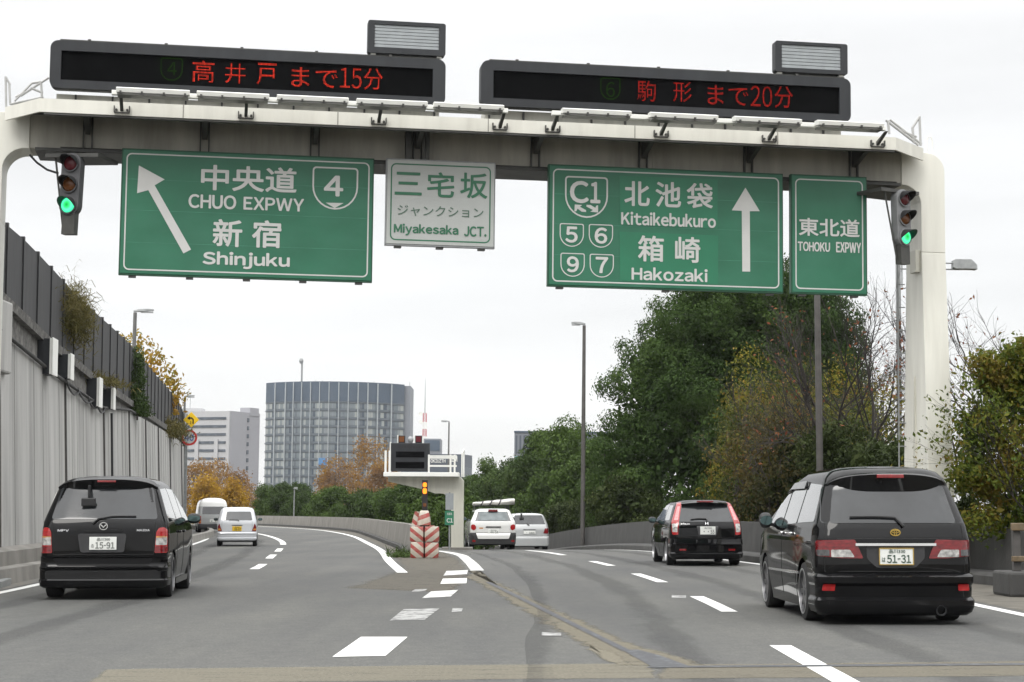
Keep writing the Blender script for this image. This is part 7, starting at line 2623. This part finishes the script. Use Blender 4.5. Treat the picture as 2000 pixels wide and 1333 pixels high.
M['amber_lit'] = pm("lit_amber_lens", (0.5, 0.15, 0.01), 0.3, var=0.1, emit=(1.0, 0.2, 0.01), estr=1.7)
for va, vb in ((943, 952), (954, 965)):
    MB().prism(roundrect(-.052, .052, zf(vb), zf(va), .04), -.02, -.002).build("amber_lens", M['amber_lit'], ob)
MB().prism(roundrect(-.04, .04, zf(990), zf(983), .02), -.012, -.002).build("amber_lens", M['lens_amber'], ob)
MB().box(-.1, .1, -.04, -.0, zf(967), zf(940.5)).build("light_frame", M['black'], ob) if False else None

# small route sign on a post beside the far gantry leg
Ys = 60.0
S2 = lambda u, v: at(u, v, Ys)
xs_ = S2(881, 1000).x
ob = empty("route_sign", "small green C1 route sign under a pale plate, beside the far gantry leg", "sign", (xs_ - .05, Ys, 0))
MB().tube([(0, .03, -.1), (0, .03, S2(881, 962).z)], .03, 8).build("post", M['galv'], ob, smooth=50)
g0, g1 = S2(873, 998), S2(888.5, 1026)
MB().box(-.15, .14, -.03, -.005, g1.z, g0.z).build("panel", M['sign_green'], ob)
mb = MB()
letter(mb, "C1", -.09, .11, g1.z + .08, g1.z + .22, -.033, 0.03)
letter(mb, "首都高", -.08, .08, g0.z - .14, g0.z - .06, -.033, 0.0)
mb.build("lettering", M['sign_letter'], ob)
g0, g1 = S2(874, 964), S2(889, 996)
MB().box(-.13, .13, -.03, -.005, g1.z, g0.z).build("upper_plate", M['louver'], ob)

# ================================================================== BUILDINGS FAR AWAY
M['bld_grey'] = pm("grey_tower_cladding", (0.2, 0.215, 0.24), 0.6, var=0.06, scale=.1)
M['bld_slate'] = pm("slate_tower_cladding", (0.055, 0.082, 0.118), 0.45, var=0.1, scale=.1)
M['bld_spandrel'] = pm("grey_spandrel", (0.125, 0.15, 0.172), 0.5, var=0.08, scale=.3)
M['bld_fin'] = pm("pale_mullion", (0.36, 0.39, 0.41), 0.5, var=0.05)
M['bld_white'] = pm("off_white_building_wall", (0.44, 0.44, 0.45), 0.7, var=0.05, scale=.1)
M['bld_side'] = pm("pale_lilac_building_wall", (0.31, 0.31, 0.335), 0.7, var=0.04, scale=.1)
M['bld_band'] = pm("dark_window_band", (0.075, 0.09, 0.11), 0.25, var=0.4, scale=.5)
M['bld_ledge'] = pm("slate_floor_ledge", (0.1, 0.12, 0.14), 0.5, var=0.08, scale=.2)
M['bld_dark'] = pm("dark_blue_grey_wall", (0.07, 0.085, 0.11), 0.5, var=0.1, scale=.2)
def pane_mat(name, cols):
    m_ = bpy.data.materials.new(name)
    m_.use_nodes = True
    t = m_.node_tree
    b = t.nodes["Principled BSDF"]
    b.inputs["Roughness"].default_value = 0.2
    g = t.nodes.new("ShaderNodeNewGeometry")
    r = t.nodes.new("ShaderNodeValToRGB")
    r.color_ramp.interpolation = 'CONSTANT'
    e = r.color_ramp.elements
    while len(e) < len(cols):
        e.new(.5)
    for i, c_ in enumerate(cols):
        e[i].position = i / len(cols)
        e[i].color = tuple(c_) + (1,)
    t.links.new(g.outputs["Random Per Island"], r.inputs[0])
    t.links.new(r.outputs[0], b.inputs["Base Color"])
    return m_
M['panes'] = pane_mat("curtained_panes", [(0.1, 0.125, 0.15), (0.14, 0.17, 0.19), (0.17, 0.2, 0.215), (0.23, 0.26, 0.265), (0.32, 0.345, 0.335), (0.16, 0.19, 0.21), (0.055, 0.075, 0.1), (0.19, 0.22, 0.235)])
M['glass_teal'] = pm("teal_glass", (0.12, 0.36, 0.38), 0.2, var=0.2)

# round glass tower
Yt = 720.0
sc_ = F_PX / Yt
def T2(u, v, Y=Yt):
    p_ = at(u, v, Y)
    return p_.x, p_.z
xl_, _ = T2(516, 900)
xr_, _ = T2(786, 900)
ztp = T2(650, 745, 705)[1]
cxT = (xl_ + xr_) / 2
chord = (xr_ - xl_)
sag = 14.0
Rr = (chord ** 2 / 4 + sag ** 2) / (2 * sag)
A0 = math.asin(chord / 2 / Rr)
bt = empty("glass_tower", "wide rounded glass tower with pale vertical ribs and a dark slate top band", "building", (cxT, Yt, 0), lean=LEAN)
def arcp(t, r_=0.0):
    """t from -1 to 1 along the front; bulges towards the road"""
    a = A0 * t
    return ((Rr + r_) * math.sin(a), -((Rr + r_) * math.cos(a) - (Rr - sag)))
zband = ztp - (785 - 747) / sc_
NB = 13
cuts = [518, 540, 562, 578, 594.5, 612, 629.5, 647.5, 666, 684, 702, 720, 738, 763, 787]
tt = [-1 + 2 * (c_ - 518) / (787 - 518) for c_ in cuts]
tt = [math.asin(max(-1, min(1, t_ * math.sin(A0) ))) / A0 for t_ in tt]
mb = MB()
NS = 48
ring0 = [arcp(-1 + 2 * k / NS) for k in range(NS + 1)]
back = [(chord / 2 - 2, 22), (-chord / 2 + 2, 22)]
mb.loft([[(x_, y_, z_) for x_, y_ in ring0 + back] for z_ in (0, zband)])
mb.build("wall", M['bld_spandrel'], bt)
mb = MB()
ring1 = [arcp(-1 + 2 * k / NS, .15) for k in range(NS + 1)]
mb.loft([[(x_, y_, z_) for x_, y_ in ring1 + back] for z_ in (zband + .02, ztp)])
mb.build("top_band", M['bld_slate'], bt)
fh = 3.17
rngw = np.random.default_rng(5)
for fl_ in range(13):
    z1_ = zband - .75 - fl_ * fh
    z0_ = z1_ - 2.05
    if z0_ < 8:
        break
    mb = MB()
    for b0, b1 in zip(tt, tt[1:]):
        k = 4
        widths = np.array([0.28, 0.22, 0.3, 0.2])
        widths = rngw.permutation(widths)
        e = np.concatenate([[0], np.cumsum(widths)])
        for q in range(k):
            ta = b0 + (b1 - b0) * (0.06 + 0.9 * e[q])
            tb = b0 + (b1 - b0) * (0.06 + 0.9 * e[q + 1] - 0.02)
            pa_, pb_ = arcp(ta, .12), arcp(tb, .12)
            mb.add([(pa_[0], pa_[1], z0_), (pb_[0], pb_[1], z0_), (pb_[0], pb_[1], z1_), (pa_[0], pa_[1], z1_)], [(0, 1, 2, 3)])
    mb.build("window_band", M['panes'], bt)
    mb = MB()
    rg_in = [arcp(-1 + 2 * k / NS, .02) for k in range(NS + 1)]
    rg_out = [arcp(-1 + 2 * k / NS, .4) for k in range(NS + 1)]
    vs = [(x_, y_, z_) for z_ in (z1_ + .28, z1_ + .62) for x_, y_ in rg_in] + [(x_, y_, z_) for z_ in (z1_ + .28, z1_ + .62) for x_, y_ in rg_out]
    n_ = NS + 1
    fs = []
    for k in range(NS):
        fs += [(2 * n_ + k, 2 * n_ + k + 1, 3 * n_ + k + 1, 3 * n_ + k), (n_ + k, 3 * n_ + k, 3 * n_ + k + 1, n_ + k + 1), (k, k + 1, 2 * n_ + k + 1, 2 * n_ + k)]
    mb.add(vs, fs)
    mb.build("floor_ledge", M['bld_ledge'], bt)
for t_ in tt[1:-1]:
    p_ = arcp(t_, .45)
    MB().box(-.15, .15, -.25, .25, 6, ztp - .3, Matrix.Translation((p_[0], p_[1], 0)) @ Matrix.Rotation(-A0 * t_, 4, 'Z')).build("mullion", M['bld_fin'], bt)
p_ = arcp(-.05, .5)
xq0, zq0 = T2(628, 911)
xq1, zq1 = T2(645, 897)
ty = -14.55
MB().box(xq0 - cxT + .1, xq1 - cxT + .1, ty, ty + .3, zq0, zq1).build("blue_banner", pm("blue_banner_cloth", (0.07, 0.2, 0.4), 0.6, var=0.3, scale=.8), bt)
xs0, _ = T2(770, 800, 735)
xs1, zs1 = T2(803, 757, 735)
MB().box(xs0 - cxT, xs1 - cxT, 1.5, 24, 0, zs1).build("side_block", M['bld_grey'], bt)
xm, zm_ = T2(589, 708, Yt)
MB().tube([(xm - cxT, -4, ztp - .5), (xm - cxT, -4, zm_)], .35, 8).lathe([(0, .6), (1.1, .9), (2.0, .5)], 12, 'z', (xm - cxT - .3, -4, zm_ - 1)).build("mast", M['galv'], bt)
mb = MB()
for u_ in (612, 626, 727, 797):
    x_, _ = T2(u_, 740)
    mb.box(x_ - cxT - .08, x_ - cxT + .08, 2, 2.2, ztp - 1, ztp + 1.4)
mb.build("roof_aerial", M['galv'], bt)

# white block on the left
Yw = 640.0
W2 = lambda u, v, Y=Yw: T2(u, v, Y)
xe, zt0 = W2(446, 805)
xr2, zt1 = W2(505, 797, Yw + 18)
bw = empty("white_block", "white stepped building with dark horizontal window bands beside the glass tower", "building", (xe, Yw, 0), lean=LEAN)
# left face runs away to the left from the corner at u=446
dl = Vector((-28, 12, 0))
dr = Vector((xr2 - xe, 18, 0))
Lf, Lr = dl.length, dr.length
ML = Matrix(((-dl.x / Lf, -dl.y / Lf, 0, 0), (-dl.y / Lf, dl.x / Lf, 0, 0), (0, 0, 1, 0), (0, 0, 0, 1)))
mb = MB()
p0, p1, p2 = Vector((0, 0, 0)), dl, dr
p3 = dl + dr
zw = W2(446, 803)[1]
mb.loft([[(p_.x, p_.y, z_) for p_ in (p0, p2, p3, p1)] for z_ in (0, zw)])
mb.build("wall", M['bld_white'], bw)
# right-hand face sheet in the greyer tone, a few centimetres proud
nr = Vector((dr.y, -dr.x, 0)).normalized() * .15
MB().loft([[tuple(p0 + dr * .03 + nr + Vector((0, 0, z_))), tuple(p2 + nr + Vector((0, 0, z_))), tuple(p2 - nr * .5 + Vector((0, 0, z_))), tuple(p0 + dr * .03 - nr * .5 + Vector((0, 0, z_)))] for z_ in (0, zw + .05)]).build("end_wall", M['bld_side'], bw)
nl = Vector((dl.y, -dl.x, 0)).normalized()
if nl.y > 0:
    nl = -nl
for k in range(7):
    zb_ = W2(446, 815.5 + k * 15.8)[1]
    a_ = dl * .04 + nl * .2
    b_ = dl * 1.0 + nl * .2
    MB().loft([[(a_.x, a_.y, z_), (b_.x, b_.y, z_), (b_.x - nl.x * .5, b_.y - nl.y * .5, z_), (a_.x - nl.x * .5, a_.y - nl.y * .5, z_)] for z_ in (zb_ - .75, zb_ + .15)]).build("window_band", M['bld_band'], bw)
for u_ in (0.16, .42, .7):
    q_ = dl * u_ + nl * .35
    zt_ = W2(446, 858)[1]
    MB().box(-.75, .75, -.2, .2, 0, zt_, Matrix.Translation(q_) @ Matrix.Rotation(math.atan2(dl.y, dl.x), 4, 'Z')).build("white_pier", M['bld_white'], bw)
for k in range(7):
    zb_ = W2(482, 821 + k * 15.6, Yw + 11)[1]
    q_ = dr * .6 + nr * 2.0
    MB().box(-.5, .5, -.15, .15, zb_ - .7, zb_ + .7, Matrix.Translation(q_) @ Matrix.Rotation(math.atan2(dr.y, dr.x), 4, 'Z')).build("window", M['bld_band'], bw)
xa_, za_ = W2(478, 797, Yw + 12)
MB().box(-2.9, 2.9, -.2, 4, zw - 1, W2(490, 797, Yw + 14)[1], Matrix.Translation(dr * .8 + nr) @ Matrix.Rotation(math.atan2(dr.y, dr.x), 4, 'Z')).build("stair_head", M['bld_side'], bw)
q_ = dl * .55
MB().box(-4.5, 4.5, -3, 3, zw, W2(395, 796)[1], Matrix.Translation(q_ + Vector((0, 5, 0)))).build("roof_hut", M['bld_white'], bw)
MB().tube([(q_.x, q_.y + 3, zw), (q_.x, q_.y + 3, zw + 6.5)], .09, 6).build("roof_aerial", M['galv'], bw)

# low dark building with white lettering, a slab behind it
Yd = 520.0
D2 = lambda u, v, Y=Yd: T2(u, v, Y)
xa_, za_ = D2(838, 891)
xb_, zb_ = D2(903, 887)
xc2, zc2 = D2(921, 890, Yd + 12)
bd = empty("dark_low_building", "low dark blue building with white roof lettering behind the far gantry", "building", (xa_, Yd, 0), lean=LEAN)
w_ = xb_ - xa_
MB().loft([[(-8, 0, z_), (w_, 0, z_), (xc2 - xa_, 12, z_), (xc2 - xa_ - 20, 20, z_)] for z_ in (0, zb_)]).build("wall", M['bld_dark'], bd)
mb = MB()
z_a, z_b = D2(860, 904)[1], D2(860, 897)[1]
letter(mb, "OKIUZTH", D2(840, 900)[0] - xa_, D2(869, 900)[0] - xa_, z_a, z_b, -.3, .02)
letter(mb, "IBM", D2(877, 900)[0] - xa_, D2(892, 900)[0] - xa_, z_a + .3, z_b + .9, -.3, .02)
mb.build("lettering", M['steel_white'], bd)
mb = MB()
for k in range(9):
    t_ = .12 + .1 * k
    x_ = w_ + (xc2 - xa_ - w_) * t_
    mb.box(x_ - .1, x_ + .1, 12 * t_ - .3, 12 * t_ - .05, 0, zb_ - 3.6)
mb.build("fin", M['bld_fin'], bd)
Ys2 = 600.0
xa2, za2 = T2(826, 854, Ys2)
xb2, zb2 = T2(859, 857, Ys2)
bs = empty("grey_slab", "grey slab building with white diagonal stair behind the far gantry's panel", "building", (xa2, Ys2, 0), lean=LEAN)
MB().box(0, xb2 - xa2, 0, 14, 0, zb2).build("wall", M['bld_grey'], bs)
MB().box(.4, xb2 - xa2 - .3, -.2, -.02, zb2 - 4.0, zb2 - .5).build("window_band", M['bld_slate'], bs)
mb = MB()
zz = zb2 - 9
mb.tube([(xb2 - xa2 - 2.6, -.4, zz), (xb2 - xa2 - .6, -.4, zz + 4)], .25, 6)
mb.tube([(xb2 - xa2 - 4.6, -.4, zz), (xb2 - xa2 - 2.2, -.4, zz + 3)], .25, 6)
mb.build("stair_brace", M['bld_fin'], bs)

# red and white mast
Ym = 900.0
xm, zmt = T2(828, 740, Ym)
tw = empty("radio_mast", "red and white lattice radio mast with a thin needle top", "mast", (xm, Ym, 0), lean=LEAN)
M['mast_red'] = pm("mast_red_paint", (0.45, 0.04, 0.05), 0.5, var=.1)
zs_ = [T2(828, v_, Ym)[1] for v_ in (870, 853, 839, 825, 808)]
for i, (za_, zb_) in enumerate(zip(zs_, zs_[1:])):
    mb = MB()
    for sx in (-1, 1):
        for sy in (-1, 1):
            mb.tube([(sx * (.85 - .02 * i), sy * .8, za_), (sx * (.83 - .02 * i), sy * .8, zb_)], .17, 5)
    nseg = 3
    for k in range(nseg):
        z0_ = za_ + (zb_ - za_) * k / nseg
        z1_ = za_ + (zb_ - za_) * (k + 1) / nseg
        mb.tube([(-.8, -.8, z0_), (.8, -.8, z1_)], .12, 4)
        mb.tube([(.8, -.8, z0_), (-.8, -.8, z1_)], .12, 4)
        mb.tube([(-.8, -.8, z1_), (.8, -.8, z1_)], .12, 4)
    mb.build("lattice_section", M['mast_red'] if i % 2 else M['steel_white'], tw)
MB().tube([(0, 0, 0), (0, 0, zs_[0])], .5, 8).build("shaft", M['galv'], tw)
MB().tube([(0, 0, zs_[-1]), (0, 0, zs_[-1] + (zmt - zs_[-1]) * .7), (0, 0, zmt)], [.24, .14, .06], 6).build("needle", M['galv'], tw)
for v_ in (809, 825):
    z_ = T2(828, v_, Ym)[1]
    MB().lathe([(0, 1.0), (.5, .9), (.9, .3)], 14, 'y', (-1.9, -1.2, z_)).build("dish", M['steel_white'], tw, smooth=50)

# grey office block behind the green trees
Yg = 420.0
xa3, za3 = T2(1003, 842, Yg)
xb3, zb3 = T2(1187, 853, Yg)
bg_ = empty("grey_office", "grey office block with vertical fins and a teal window behind the green trees", "building", (xa3, Yg, 0), lean=LEAN)
w3 = xb3 - xa3
MB().box(0, w3, 0, 16, 0, za3 - .4).build("wall", M['bld_grey'], bg_)
for k in range(int(w3 / .9)):
    x_ = .25 + k * .9
    MB().box(x_, x_ + .42, -.18, -.02, za3 - 5.2, za3 - 1.0).build("window_slot", M['bld_dark'], bg_)
MB().box(.2, 4.6, -.2, -.03, za3 - 9.5, za3 - 5.8).build("teal_window", M['glass_teal'], bg_)
MB().box(-.1, w3 + .1, -.25, .3, za3 - .395, za3).build("roof_edge", M['bld_slate'], bg_)

# ------------------------------------------------------------------ the pale air in front of the far buildings
hb = MB().box(-700, 700, -70, 1400, -9, 160).build("haze", None)
hb['kind'] = 'stuff'
hm = bpy.data.materials.new("haze_air")
hm.use_nodes = True
ht = hm.node_tree
for n_ in list(ht.nodes):
    ht.nodes.remove(n_)
ho = ht.nodes.new("ShaderNodeOutputMaterial")
hv = ht.nodes.new("ShaderNodeVolumePrincipled")
hv.inputs["Color"].default_value = (0.92, 0.95, 1.0, 1)
hv.inputs["Density"].default_value = 0.00012
hv.inputs["Anisotropy"].default_value = 0.2
ht.links.new(hv.outputs[0], ho.inputs["Volume"])
hb.data.materials.append(hm)
sc.cycles.volume_bounces = 0
